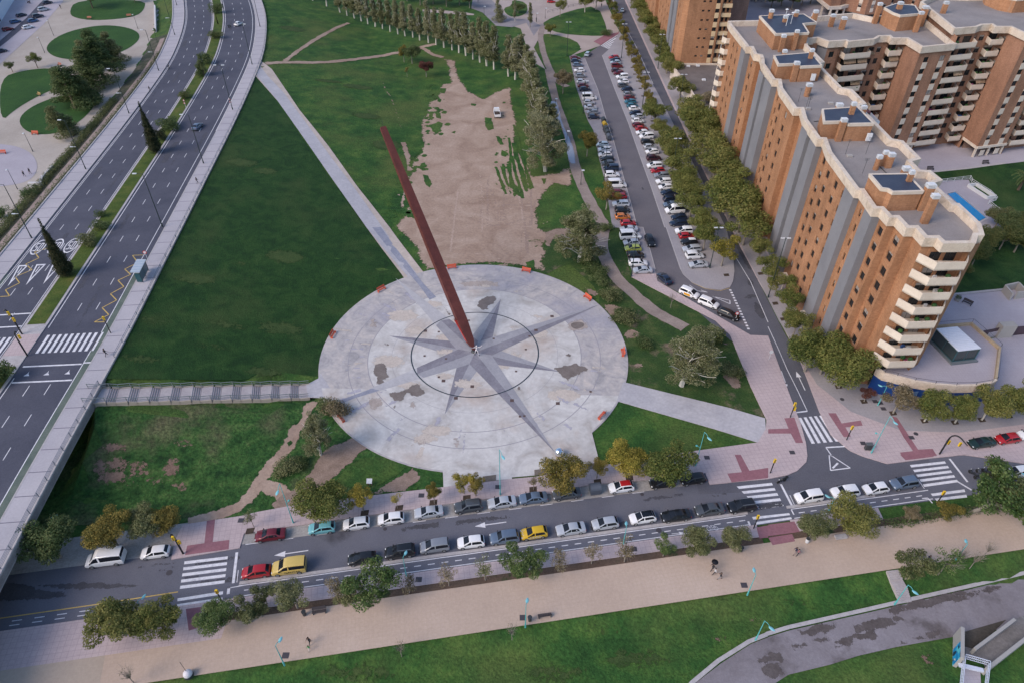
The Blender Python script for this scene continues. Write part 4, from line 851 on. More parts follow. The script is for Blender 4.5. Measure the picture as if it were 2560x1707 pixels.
def parapet(poly,z0,z1,th_out=.35,th_in=.45,closed=True,zt=None):
    """cream coping band: outer face leans a little, flat top"""
    mb=MB(); n=len(poly); pts=[Vector(p) for p in poly]; A=sum(pts[i].x*pts[(i+1)%n].y-pts[(i+1)%n].x*pts[i].y for i in range(n)) if closed else 1
    def off(i,dd):
        p=pts[i]; a=pts[(i-1)%n] if closed or i>0 else None; b=pts[(i+1)%n] if closed or i<n-1 else None
        ns=[]
        if a is not None: e=(p-a).normalized(); ns.append(Vector((e.y,-e.x)))
        if b is not None: e=(b-p).normalized(); ns.append(Vector((e.y,-e.x)))
        if len(ns)==1: return p+ns[0]*dd
        m=(ns[0]+ns[1]); m=m/max(.35,m.length_squared)*2 if m.length>.1 else ns[0]; return p+m*dd
    rows=[(th_out*.6,z0),(th_out,z1),(-th_in,z1),(-th_in,z0+.3),(0,z0)]
    V_=[];F=[]
    for i in range(n):
        for o_,z in rows: q=off(i,o_); V_.append((q.x,q.y,z))
    m=len(rows)
    for i in range(n if closed else n-1):
        j=(i+1)%n
        for k in range(m): F.append((i*m+k,j*m+k,j*m+(k+1)%m,i*m+(k+1)%m))
    if not closed: F+=[tuple(range(m-1,-1,-1)),tuple(range((n-1)*m,n*m))]
    mb.add(V_,F); return mb
def rooftop_hut(parent,poly,zr_,h=3.4,chim=(),doors=(),ac=None,label=None):
    hut=MB(); hut.prism(poly,zr_-.05,zr_+h,0); o=WB(hut,'rooftop_hut',[BRICK],parent)
    if label: o['label']=label
    pa=parapet(poly if sum(poly[i][0]*poly[(i+1)%len(poly)][1]-poly[(i+1)%len(poly)][0]*poly[i][1] for i in range(len(poly)))>0 else poly[::-1],zr_+h-.5,zr_+h+.12,.12,.25); q=WB(pa,'coping',[CREAM],o)
    rf=MB(); cx=sum(p[0] for p in poly)/len(poly);cy=sum(p[1] for p in poly)/len(poly)
    rf.prism([(cx+(x-cx)*.97,cy+(y-cy)*.97) for x,y in poly],zr_+h,zr_+h+.05,0); q=WB(rf,'roof',[ROOFB],o)
    return o
def chimney(parent,x,y,z,h,w=1.0,cap=True,round_=False):
    mb=MB(); 
    if round_: mb.cyl(x,y,z-.1,z+h,w*.55,12,0)
    else: mb.box(x-w/2,x+w/2,y-w*.4,y+w*.4,z-.1,z+h,0)
    o=WB(mb,'chimney',[BRICK],parent)
    mb=MB(); mb.box(x-w*.5,x+w*.5,y-w*.4,y+w*.4,z+h+.01,z+h+.12,0)
    for i in range(3): mb.box(x-w*.55+.01*i,x+w*.55-.01*i,y-w*.45+.01*i,y+w*.45-.01*i,z+h+.2+.2*i,z+h+.28+.2*i,0)
    mb.box(x-w*.4,x+w*.4,y-w*.3,y+w*.3,z+h+.121,z+h+.75,0)
    c=WB(mb,'vent_cowl',[METW],o); return o
ZW=[28.6-3.05*i for i in range(9)]; ZB=[27.6-3.0*i for i in range(8)]
# ---------------------------------------------------------------- long block on the side street
A=root('apartment_block',(66,95,0),'long orange brick block with grey stair shafts and zigzag cream parapet beside the tree-lined street','apartment block')
prof=[(75.4,205),(61.0,205),(61.0,188.2),(60.4,188.2),(60.4,184.6),(61.9,184.6),(61.9,178.4),(63.2,178.4),(63.2,172),(61.0,172),(60.6,171.5),(60.6,168.0),(62.6,168.0),(62.6,166.3),(60.6,166.3),(60.6,161.3),(62.1,161.3),(62.1,156),(60.9,156),(60.9,144.5),(62.3,144.5),(62.3,138.7),(60.5,138.6),(60.5,134.9),(62.4,134.9),(62.4,133.1),(60.5,133.1),(60.5,129.4),(61.8,129.4),(61.8,123.5),(60.5,123.5),(60.5,112.6),(60.1,112.6),(60.1,108.6),(61.2,108.6),(61.2,105.1),(60.8,105.1),(60.8,102.1),(62.2,102.1),(62.2,99.3),(63.6,99.3),(63.6,96.1),(65.3,96.1),(65.3,93.2),(66.6,93.2),(66.6,93.0)]
kind_=['b','b','g','g','g','b','b','b','b','b','g','g','g','g','g','g','b','b','b','b','b','b','g','g','g','g','g','g','b','b','b','g','g','g','b','g','g','g','b','b','b','b','b','b','b']
# windows by row positions (y) on the west faces
WINY={193.5:(1.0,1.5),197.5:(1.0,1.5),182.2:(1.1,1.5),175.2:(1.2,1.5),159.2:(1.1,1.5),154.2:(1.1,1.5),149.4:(1.2,1.5),141.4:(1.2,1.5),127:(1.1,1.5),121.2:(1.2,1.5),117.0:(1.2,1.5),113.5:(.7,1.4),106.8:(.6,1.5),100.7:(1.3,1.5),97.7:(1.5,1.6)}
wa=MB(); frs=[]
for i in range(len(prof)-1):
    p0,p1=prof[i],prof[i+1]; mi=0 if kind_[i]=='b' else 1; wins=[]
    if abs(p0[0]-p1[0])<.05 and i>0:
        WS=1.18
        for yw,(ww,hh) in WINY.items():
            if p1[1]<yw<p0[1]: wins=wins+[(p0[1]-yw,z,ww*WS,hh*1.06) for z in ZW]
    frs+=facade(wa,p0,p1,0,30.9,wins,mi,.30)
# south side with loggias
frs+=facade(wa,(66.6,93.0),(72.4,93.4),4.4,30.9,[(u,z-.15,2.0,2.1) for z in ZW for u in (1.4,4.0)],0,.25)
facade(wa,(72.4,93.4),(72.4,92.2),4.4,30.9,[],0); facade(wa,(72.4,92.2),(74.9,93.9),4.4,30.9,[],0); facade(wa,(74.9,93.9),(75.4,97),4.4,30.9,[],0)
facade(wa,(75.4,97),(75.4,205),1,30.9,[(u,z,1.4,1.5) for u in np.arange(4,104,7.0) for z in ZW],0,.2)
WB(wa,'wall',[BRICK,GREYR],A)
windows(A,frs)
pout=[(75.9,207.5),(61.2,206.5),(60.9,203),(60.9,186),(60.7,184.6),(61.9,184.4),(61.3,179),(62.5,178.2),(62.0,175),(61.2,172),(60.8,161.4),(62.1,161.2),(60.9,155.9),(60.6,144.5),(62.0,144.4),(60.8,138.6),(60.5,129.3),(61.6,129.2),(60.5,123.3),(60.2,108.6),(61.0,108.4),(60.7,102.2),(61.9,102.1),(62.1,99.2),(63.3,99.2),(63.5,96.0),(65.0,96.0),(65.1,93.0),(67.0,93.0),(67.2,91.4),(71.9,91.5),(73.4,93.8),(74.4,93.8),(75.6,97.1),(75.3,103.4),(74.6,103.5),(74.3,111),(76.4,112),(76.0,115.4),(74.2,115.6),(74.2,119.5),(76.4,120.5),(76.4,128),(74.6,129),(74.6,146),(76.5,147),(76.5,155),(74.6,156),(74.6,172),(76.4,173),(76.4,186),(78,190),(78,207.5)]
WB(parapet(pout,30.6,32.3,.3,.5),'parapet',[CREAMW],A)
rf=MB(); rf.prism(pout,30.55,30.95,0); WB(rf,'roof',[ROOFG],A)
zr0=30.95
h1=rooftop_hut(A,[(67.8,186.0),(76.6,186.9),(77.6,194.6),(81.6,195.8),(80.6,203.4),(67.9,201.6)],zr0,4.0)
h2=rooftop_hut(A,[(62.3,164.6),(66.1,165.0),(67.2,163.2),(72.2,163.8),(72.6,172.8),(63.0,170.6)],zr0,3.6)
h3=rooftop_hut(A,[(61.7,131.8),(65.4,132.0),(66.3,130.8),(71.2,131.0),(71.2,139.3),(63.5,138.0)],zr0,3.6)
h4=rooftop_hut(A,[(62.0,104.6),(63.0,104.3),(63.4,103.3),(68.6,103.6),(68.6,109.8),(62.0,109.6)],zr0,3.6)
for x,y,h,w,r_ in ((69.5,184.6,3.6,1.1,0),(73.2,186.0,4.3,1.0,0),(70.2,199.5,5.6,1.2,1),(66.0,172.2,3.8,1.0,0),(66.2,163.6,3.9,1.2,0),(71.0,168.5,5.2,.9,0),(73.0,196,5.0,1.0,0),(77.6,201,5.0,1.0,0),
    (66.6,154.5,2.2,1.2,1),(65.2,131.0,4.0,1.1,0),(68.4,135.5,5.4,.9,0),(67.5,139.5,3.6,1.2,0),(73.5,141,2.5,1.0,0),(67.8,118.6,2.2,.9,1),(69.6,120.2,2.3,.9,0),(70.4,119.5,2.2,1.1,0),(69.2,111.5,3.4,1.2,0),(67.6,107.0,5.0,.8,0),(69.6,103.8,4.2,1.3,0),(68.2,99.5,4.6,1.1,0)):
    chimney(A,x,y,zr0,h,w,True,bool(r_))
for x,y in ((72.4,192.6),(74.2,194.4),(73.5,197.5)):
    mb=MB(); mb.cyl(x,y,zr0+4,zr0+6.8,.07,6,0); mb.cyl(x,y,zr0+6.8,zr0+7.0,.45,12,0,.2); WB(mb,'vent_pipe',[METW],A)
for x,y,z in ((70.6,163.2,31.2),(70.8,130.3,31.2)):
    mb=MB(); mb.box(x-.5,x+.5,y-.35,y,z+.2,z+1.7,0); WB(mb,'air_conditioner',[METW],A)
# aerials, hatches and pipes on the flat roof
ra=random.Random(31)
for k in range(9):
    x=ra.uniform(63.5,73); y=ra.choice([148,151,143,125,114,176,182,96.5,117]); mb=MB(); h=ra.uniform(2,3.4); mb.tube([(x,y,zr0),(x,y,zr0+h)],.035,5)
    for j in range(4): mb.bar((x-.5+.05*j,y,zr0+h-.15*j),(x+.5-.05*j,y,zr0+h-.15*j),.03)
    WB(mb,'aerial',[METD],A)
for x,y in ((64.5,147),(70.5,150),(65,124),(72,116),(66,177)):
    mb=MB(); mb.box(x-.5,x+.5,y-.4,y+.4,zr0,zr0+.35); WB(mb,'roof_hatch',[CONCR],A)
mb=MB(); mb.bar((63.5,140.2,zr0+.1),(72.5,142.5,zr0+.1),.12); mb.bar((69,120,zr0+.1),(69.5,112,zr0+.1),.1); WB(mb,'roof_pipe',[METD],A)
# balconies on the south end
def balcony(parent,pts,z,h=1.55,depthpts=None,mats=(CREAM,CREAMW),name='balcony'):
    """pts: front outline from left to right; closed at the back against the wall"""
    mb=MB(); n=len(pts); mb.prism(pts,z,z+.18,0); 
    for a,b in zip(pts[:-1],pts[1:]):
        a=Vector((*a,0));b=Vector((*b,0)); d=(b-a).normalized(); q=Vector((d.y,-d.x,0))
        o=[a,b,b-q*.16,a-q*.16]; mb.add([(v.x,v.y,z-.02+(0 if k<4 else 0)) for k,v in enumerate(o)]+[(v.x,v.y,z+h) for v in o],[(3,2,1,0),(4,5,6,7),(0,1,5,4),(1,2,6,5),(2,3,7,6),(3,0,4,7)],0)
    return WB(mb,name,[mats[0]],parent)
CLM=[flat('balcony_blue',(.04,.10,.28)),flat('balcony_pink',(.40,.08,.22)),flat('balcony_white',(.6,.6,.6)),flat('pot_plant_green',(.04,.11,.03),.8),flat('terracotta',(.30,.12,.06))]
def clutter(parent,x0,x1,y,z,rnd):
    for k in range(rnd.randint(1,3)):
        mb=MB(); x=rnd.uniform(x0,x1); s_=rnd.uniform(.2,.55); yy=y+rnd.uniform(-.4,.4)
        if rnd.random()<.5: mb.box(x-s_,x+s_,yy-s_*.5,yy+s_*.5,z+.19,z+.19+rnd.uniform(.3,1.1)); WB(mb,'storage_box',[CLM[rnd.randint(0,2)]],parent)
        else: mb.cyl(x,yy,z+.19,z+.7,.22,8,1,.28); mb.ball((x,yy,z+1.0),.45,8,0); WB(mb,'potted_plant',[CLM[3],CLM[4]],parent)
rb=random.Random(4)
for i,z in enumerate(ZB):
    balcony(A,[(65.3,93.2),(67.0,90.5),(71.9,90.7),(73.3,93.0)],z)
    clutter(A,67.3,71.6,92.0,z,rb)
# north end balconies seen edge-on and low ground-floor porches
for i,z in enumerate(ZB): balcony(A,[(60.2,206.3),(59.2,203.2),(60.0,201.4),(61.0,201.4)],z)
for y in (146.0,124,110.5,104):
    po=MB(); po.prism([(59.3,y-1.2),(60.5,y-1.2),(60.5,y+1.2),(59.3,y+1.2)],2.7,3.05,0); po.box(59.3,59.5,y-1.2,y-1.0,.1,2.7,0); po.box(59.3,59.5,y+1.0,y+1.2,.1,2.7,0)
    WB(po,'entrance_porch',[CREAM],A)
# ---------------------------------------------------------------- raised terrace with shops under it
TR=root('shop_terrace',(78,96,0),'low curved podium with blue shopfront under the brick block, cream parapet on top','shop terrace')
tp=[(66.4,92.2),(67.2,90.7),(69.1,89.9),(71.8,88.7),(75,87.9),(78.5,87.5),(82,87.6),(85.2,88.3),(86.5,89.0),(92.0,97.9),(90.4,105.3),(82.6,104.3),(76,103.4),(75.4,97),(72.4,93.4)]
mb=MB(); mb.prism(tp,0,4.45,0,1); WB(mb,'terrace',[LAV,BLUEP],TR)
front=tp[:9]
WB(parapet(front,3.5,5.3,.15,.25,closed=False),'parapet',[CREAMW],TR)
WB(parapet(tp[8:12],3.9,5.1,.12,.25,closed=False),'parapet',[ground('ochre_parapet',[(.3,(.33,.26,.18)),(.7,(.44,.36,.26))],scale=.5)],TR)
mb=MB()
for a,b in zip(tp[:11],tp[1:12]):
    a=Vector((*a,5.2));b=Vector((*b,5.2)); mb.bar(a+Vector((0,0,.75)),b+Vector((0,0,.75)),.04); mb.bar(a,a+Vector((0,0,.75)),.05)
WB(mb,'railing',[METD],TR)
mb=MB()   # painted mural lettering on the shop wall
def walltext(mb,p,d,n,s,glyphs): 
    pass
mb.box(71.0,72.9,88.05,88.15,2.2,3.1,0); WB(mb,'sign_panel',[flat('mural_grey_blue',(.12,.22,.42),.6)],TR)
def txt(s,size,mat,parent,loc,rot,name='lettering',ext=.01,align='CENTER'):
    c=bpy.data.curves.new('txt','FONT'); c.body=s; c.size=size; c.extrude=ext; c.align_x=align; c.align_y='CENTER'
    o=bpy.data.objects.new('t',c); COL.objects.link(o); bpy.context.view_layer.update()
    me=bpy.data.meshes.new_from_object(o.evaluated_get(bpy.context.evaluated_depsgraph_get())); bpy.data.objects.remove(o)
    me.materials.clear(); me.materials.append(mat); q=bpy.data.objects.new(name,me); link(q,parent); q.location=Vector(loc)-Vector(parent.location if parent else (0,0,0)); q.rotation_euler=rot; return q
gl=MB(); rr=random.Random(2)
for k in range(7):
    x=70.6+k*.45; gl.tube([(x+rr.uniform(-.2,.2),89.1-(x-70)*.32-.02,2.1+rr.uniform(-.2,.2)),(x+rr.uniform(-.3,.3),89.0-(x-70)*.32,1.4),(x+rr.uniform(-.3,.3),88.95-(x-70)*.32,.9+rr.uniform(-.3,.2))],.05,5)
WB(gl,'mural_strokes',[flat('mural_yellow_white',(.55,.55,.40),.6)],TR)
CN=root('glass_canopy',(82.9,97,4.45),'glass walled entrance kiosk with white corrugated roof on the podium terrace','glass kiosk')
q=[(80.2,100.3),(84.3,100.9),(85.6,94.9),(81.2,94.2)]
inv=lambda p,s:[(82.9+(x-82.9)*s,97.4+(y-97.4)*s) for x,y in p]
mb=MB(); mb.prism(inv(q,1.2),4.46,4.8,0); WB(mb,'plinth',[flat('kiosk_plinth',(.13,.15,.17),.7)],CN)
mb=MB(); mb.prism(inv(q,1.04),7.4,7.55,0)
WB(mb,'roof',[flat('kiosk_roof_white',(.62,.66,.75),.4)],CN)
for i in range(4):
    a,b=q[i],q[(i+1)%4]; mb=MB(); mb.bar((*a,4.8),(*a,7.4),.14); mb.bar((*a,7.3),(*b,7.3),.12); mb.bar((*a,4.86),(*b,4.86),.12); m_=((a[0]+b[0])/2,(a[1]+b[1])/2); mb.bar((*m_,4.8),(*m_,7.3),.08); WB(mb,'frame',[flat('teal_dark_frame',(.03,.09,.11),.4)],CN)
    mb=MB(); mb.bar((*a,6.06),(*b,6.06),.02,2.35); g_=WB(mb,'glass_pane',[flat('kiosk_glass',(.03,.045,.05),.08,spec=.8)],CN)
mb=MB(); 
for k in range(14): 
    t=(k+.5)/14; a=Vector((*inv(q,1.0)[0],7.58)).lerp(Vector((*inv(q,1.0)[3],7.58)),t); b=Vector((*inv(q,1.0)[1],7.58)).lerp(Vector((*inv(q,1.0)[2],7.58)),t); mb.bar(a,b,.16,.05)
WB(mb,'roof_ribs',[flat('kiosk_rib_white',(.68,.71,.80),.4)],CN)
# ---------------------------------------------------------------- L-shaped block with cream balconies
B=root('apartment_block',(105,195,0),'brown brick courtyard block with stacked cream balconies behind the swimming pool','apartment block')
B1=[(76,191.5),(81.6,191.5),(81.8,192.2),(83.6,189.3),(86.9,190.0),(88.6,191.8),(96.2,193.2),(98.6,193.6),(101.6,194.0),(101.6,194.4),(105.0,194.8),(105.6,191.4),(106.2,185.0),(115.7,187.4)]
B2=[(115.7,187.4),(115.9,190.4),(123.0,192.2),(124.6,193.4),(127.5,193.6),(127.5,194.0),(131.0,194.2),(131.5,191.0),(132.1,184.6),(141.8,187.1),(142.2,190.2),(156,193.0)]
wb=MB(); fr=[]
def edge(a,b,z0,z1,cols,zs=None,mi=0,dep=.25):
    global fr
    fr+=facade(wb,a,b,z0,z1,[(u,z,w_,h_) for (u,w_,h_) in cols for z in (zs or ZW)],mi,dep)
ZW2=[31.7]+ZW
edge(B1[0],B1[1],1,30.9,[]); edge(B1[1],B1[2],1,30.9,[]); edge(B1[2],B1[3],1,30.9,[],mi=2)
edge(B1[3],B1[4],1,30.9,[(1.7,1.5,1.5)]); edge(B1[4],B1[5],1,30.9,[])
edge(B1[5],B1[6],1,30.9,[(1.8,2.2,2.1),(5.4,2.6,2.1)]); edge(B1[6],B1[7],1,30.9,[(1.2,1.6,1.5)]); edge(B1[7],B1[8],1,30.9,[(1.0,1.2,1.5)]);edge(B1[8],B1[9],1,30.9,[])
edge(B1[9],B1[10],1,30.9,[(1.8,2.4,2.1)]); edge(B1[10],B1[11],1,30.9,[(1.9,1.1,1.5)])
edge(B1[11],B1[12],1,30.9,[]); edge(B1[12],B1[13],4.5,30.9,[(2.6,1.5,1.35),(7.6,1.6,1.35)])
edge(B2[0],B2[1],1,33.9,[]); edge(B2[1],B2[2],1,33.9,[(1.8,2.4,2.1),(5.4,2.6,2.1)],ZW2); edge(B2[2],B2[3],1,33.9,[(1.0,1.5,1.5)],ZW2); edge(B2[3],B2[4],1,33.9,[(1.4,1.4,1.5)],ZW2); edge(B2[4],B2[5],1,33.9,[])
edge(B2[5],B2[6],1,33.9,[(1.8,2.4,2.1)],ZW2); edge(B2[6],B2[7],1,33.9,[(1.9,1.1,1.5)],ZW2); edge(B2[7],B2[8],4.5,33.9,[])
edge(B2[8],B2[9],4.5,33.9,[(2.6,1.5,1.35),(7.6,1.6,1.35)],ZW2); edge(B2[9],B2[10],1,33.9,[]); edge(B2[10],B2[11],1,33.9,[(2,2.2,2.1),(6,2.4,2.1),(10.5,1.6,1.5)],ZW2)
# back walls
edge((156,222),(118,214),1,33.9,[(4+4*k,1.4,1.4) for k in range(8)],[z for z in ZW2[:3]]); edge((118,214),(103,211),1,30.9,[]); edge((103,211),(76,209),1,30.9,[])
facade(wb,(115.7,187.4),(118,214),30.5,33.9,[],0); facade(wb,(118,214),(115.7,187.4),30.5,33.9,[],0); facade(wb,(156,193),(156,222),1,33.9,[],0)
WB(wb,'wall',[BRICKB,BRICKD,GREYR],B); windows(B,fr)
r1=[(78.4,191),(81.4,192.0),(83.3,188.8),(88.2,189.8),(88.4,188.7),(96.1,190.9),(98.3,193.3),(101.2,193.6),(101.1,191.6),(105.2,191.6),(105.9,184.5),(115.7,187.0),(117.9,214.3),(108,212.5),(103.2,210.3),(99.2,214.3),(86,210.5),(78.4,209)]
r2=[(115.5,189.6),(122,191.2),(124.2,193.0),(127.2,193.4),(127,191.2),(131.1,191.2),(131.8,184.1),(142,186.7),(142.2,190),(157,193),(157,222.5),(135,221),(126.5,222.5),(118,214.6)]
mb=MB(); mb.prism(r1,30.6,30.95,0); mb.prism(r2,33.6,33.95,0); WB(mb,'roof',[ROOFG],B)
WB(parapet(r1,30.6,32.3,.25,.45),'parapet',[CREAMW],B); WB(parapet(r2,33.6,35.3,.25,.45),'parapet',[CREAMW],B)
# cream panels between the stripe windows
for (a,b,zs) in ((B1[12],B1[13],ZW),(B2[8],B2[9],ZW2)):
    a=Vector((*a,0));b=Vector((*b,0)); d=(b-a).normalized(); n=Vector((d.y,-d.x,0))
    for u,w_ in ((2.6,1.5),(7.6,1.6)):
        for z in zs: 
            c=a+d*u+n*.03; z0_,z1_=z-.69-1.66,z-.69
            mb=MB(); mb.bar(c+Vector((0,0,z0_)),c+Vector((0,0,z1_)),w_,.06,up=(n.x,n.y,0)); WB(mb,'cream_panel',[CREAM],B)
for z in ZB+[3.6]:
    balcony(B,[(88.2,191.6),(88.4,188.5),(96.1,190.4),(96.4,193.2)],z,1.45); clutter(B,89.2,95.4,190.9,z,rb)
    balcony(B,[(101.6,194.2),(101.3,191.2),(105.0,191.9),(105.2,194.6)],z,1.45); clutter(B,101.9,104.6,192.9,z,rb)
for z in [30.6]+ZB+[3.6]:
    balcony(B,[(115.9,190.2),(116.0,187.5),(122.6,189.2),(123.2,192.2)],z,1.45); clutter(B,116.8,122.4,190.0,z,rb)
    balcony(B,[(127.5,193.8),(127.1,190.8),(130.9,191.5),(131.2,194.2)],z,1.45); clutter(B,127.8,130.4,192.5,z,rb)
    balcony(B,[(143.5,190.3),(143.6,188),(150.4,189.4),(150.6,191.8)],z,1.45)
for (x0,x1,y,z) in ((89.0,92.6,189.0,26.1),(93.0,95.8,189.9,26.1),(97.0,98.6,193.0,27.2),(102.0,104.9,191.2,26.1),(93.0,95.8,189.9,20.1),(119.5,122.2,188.7,23.1),(128,130.8,191.0,20.2)):
    mb=MB(); mb.add([(x0,y+.8,z+1.35),(x1,y+.8+(x1-x0)*.24,z+1.35),(x1,y+(x1-x0)*.24-.3,z+.3),(x0,y-.3,z+.3)],[(0,1,2,3),(3,2,1,0)]); 
    k=0; WB(mb,'awning',[AWN],B)
for x,y in ((106.6,185.5),(110.8,186.6),(115.2,187.7),(132.4,185.1),(136.8,186.2),(141.4,187.4),(136.5,190.5),(110.5,190.2)):
    mb=MB(); mb.box(x-.25,x+.25,y-.25,y+.25,1.4,4.6,0); WB(mb,'arcade_column',[CREAM],B)
mb=MB(); 
for a,b in ((B1[12],B1[13]),(B2[8],B2[9]),(B2[7],B2[8])): 
    a=Vector((*a,4.55));b=Vector((*b,4.55)); d=(b-a).normalized(); n=Vector((d.y,-d.x,0)); mb.bar(a+n*.05,b+n*.05,.5,.7)
WB(mb,'arcade_beam',[CREAM],B)
mb=MB(); mb.box(106.5,115.5,191,191.3,1.4,4.5,0); mb.box(132.4,141.6,191,191.3,1.4,4.5,0); mb.prism([B1[12],B1[13],(115.9,192),(106.5,192)],4.4,4.5,0); mb.prism([B2[8],B2[9],(142,191.2),(132.2,191.2)],4.4,4.5,0); WB(mb,'arcade_back_wall',[BRICKD],B)
hb=rooftop_hut(B,[(105.4,204.0),(106.4,201.5),(112.6,203.2),(114.6,211),(110,213),(105.0,209)],30.95,4.2)
hb2=rooftop_hut(B,[(137.6,216.5),(138.4,211.0),(141,208.2),(147.6,209.6),(150,214),(148,221),(139,220)],33.95,3.6)
for x,y,z,h,w_ in ((82.2,199.5,30.95,5.4,1.2),(84.0,204.8,30.95,3.0,1.0),(90.0,206.0,30.95,2.6,1.2),(92.2,203.5,30.95,2.6,1.3),(111.8,201.2,30.95,4.6,1.2),(115.4,206.5,30.95,4.6,1.5),(121.5,208.0,33.95,2.4,1.2),(146.5,207.8,33.95,3.5,1.2),(108.5,207.5,35.2,1.2,1.3),(103.6,209,30.95,4.8,1.2)): chimney(B,x,y,z,h,w_)
# roof terraces stepped behind the long block (glass wind screens)
LT=root('roof_terrace_annex',(84,130,0),'lower terrace block with glass wind screens tucked behind the long brick block','terrace annex')
LT2=root('roof_terrace_annex',(84,160,0),'stepped terrace annex with a white screen and small brown shed in the courtyard corner','terrace annex')
for (T_,x0,x1,y0,y1,zt) in ((LT,76.5,86,121,132,18.0),(LT2,77,89,160,176,20.0)):
    mb=MB(); mb.box(x0,x1,y0,y1,1.0,zt,0); WB(mb,'wall',[BRICKB],T_)
    WB(parapet([(x0,y0),(x1,y0),(x1,y1),(x0,y1)],zt-.6,zt+1.0,.15,.25),'parapet',[CREAM],T_)
    mb=MB(); mb.bar((x0+.4,y0+.5,zt+1.8),(x1-.4,y0+.5,zt+1.8),.05,1.5); mb.bar((x1-.5,y0+.5,zt+1.8),(x1-.5,y1-.5,zt+1.8),.05,1.5); WB(mb,'wind_screen',[flat('pale_blue_screen',(.45,.53,.63),.25)],T_)
    mb=MB(); mb.box(x0+.3,x1-.3,y0+.3,y1-.3,zt,zt+.05,0); WB(mb,'floor',[LAV],T_)
mb=MB(); mb.box(85.5,88.2,166,169,20.0,22.4,0); mb.prism([(85.2,165.7),(88.5,165.7),(88.5,169.3),(85.2,169.3)],22.4,22.6,0); WB(mb,'shed',[flat('maroon_shed',(.12,.045,.05),.7)],LT2)
# ---------------------------------------------------------------- tower to the north
W=root('apartment_tower',(66,260,0),'tall brick apartment tower with cream window strip rising behind the low garage roof','apartment tower')
wt=MB(); fr=[]
ZT=[7.6+3.0*k for k in range(9)]
tw=[(58.2,360),(58.2,301),(59.4,301),(59.4,272),(58.0,272),(58.0,268.2),(59.6,268.2),(59.6,266.4),(58.2,266.4),(58.2,262),(58.6,262),(58.6,254.2),(60.2,252.6),(71.6,252.6)]
tk=['b','b','b','b','g','g','g','g','g','g','b','b','b']
for i in range(len(tw)-1):
    a,b=tw[i],tw[i+1]; wins=[]
    if i==12: wins=[(5.2,z,.9,.6) for z in ZT]+[(7.2,z,.9,.6) for z in ZT]+[(10.0,z,1.35,1.25) for z in ZT]
    elif i==10: wins=[(3.0,z,.9,1.4) for z in ZT]
    elif i==2: wins=[(u,z,1.0,1.4) for u in (4,9,14,19,25) for z in ZT]
    elif i==0: wins=[(u,z,1.0,1.4) for u in (8,14,22,30,38,46,54) for z in ZT]
    fr+=facade(wt,a,b,0,36,wins,0 if tk[i]=='b' else 1,.25)
facade(wt,(71.6,252.6),(71.9,253.6),0,36,[],0); fr+=facade(wt,(71.9,253.8),(75.4,254.4),4,36,[(u,z,.9,1.7) for u in (.9,2.4) for z in ZT],0,.3)
facade(wt,(75.4,254.4),(75.4,262),4,36,[],0); facade(wt,(75.4,262),(84,263.5),8.5,36,[],2); facade(wt,(84,263.5),(97,330),1,36,[],2); 
mb=MB(); mb.prism([(58.2,360),(58.2,254),(60.2,252.6),(71.6,252.6),(75.4,254.4),(75.4,262),(84,263.5),(97,330),(97,360)],35.8,36.2); WB(mb,'roof',[ROOFG],W)
WB(wt,'wall',[BRICK,GREYR,BRICKD],W); windows(W,fr)
for z in ZT: mb=MB(); mb.box(69.5,70.9,252.5,252.57,z-.64-1.7,z-.64,0); WB(mb,'cream_panel',[flat('yellow_cream',(.62,.47,.29),.8)],W)
for z in ZT:
    mb=MB(); mb.box(71.9,75.3,253.2,253.75,z-2.2,z-1.0,0); WB(mb,'balcony',[flat('yellow_cream',(0,0,0))],W)
for x,y in ((76,262.3),(80,263.0),(83.6,263.7)):
    mb=MB(); mb.box(x-.3,x+.3,y-.3,y+.3,1,8.7,0); WB(mb,'column',[CREAM],W)
mb=MB(); mb.box(75.6,84,262.1,262.6,8.0,8.7,0); WB(mb,'beam',[CREAM],W)
GA=root('garage_annex',(66,235,0),'low flat-roofed garage with grey roof and small white skylights below the tower','garage')
ga=[(57.2,252.4),(57.2,250),(59.2,229),(59.3,214.5),(63.2,213.2),(66.0,219),(74.6,241.0),(74.0,252.4)]
mb=MB(); mb.prism(ga,0,4.5,0); WB(mb,'wall',[CREAM],GA)
mb=MB(); mb.prism([(x+(66-x)*.04,y+(235-y)*.02) for x,y in ga],4.5,4.55,0); WB(mb,'roof',[ground('dark_roof_felt',[(.3,(.12,.10,.095)),(.7,(.19,.165,.155))],scale=.15,fine=3,fineamt=.15)],GA)
WB(parapet(ga,4.2,5.1,.15,.25),'parapet',[CREAMW],GA)
for x,y in ((62.9,250.8),(66.4,251.2),(65.6,237.2)):
    mb=MB(); mb.box(x-.6,x+.6,y-.6,y+.6,4.56,4.95,0); WB(mb,'skylight',[METW],GA)
mb=MB(); mb.box(59.1,59.24,216.5,219.5,.1,3.4,0); mb.box(58.6,58.8,222,226,.2,3.2,0); WB(mb,'garage_door',[METD],GA)
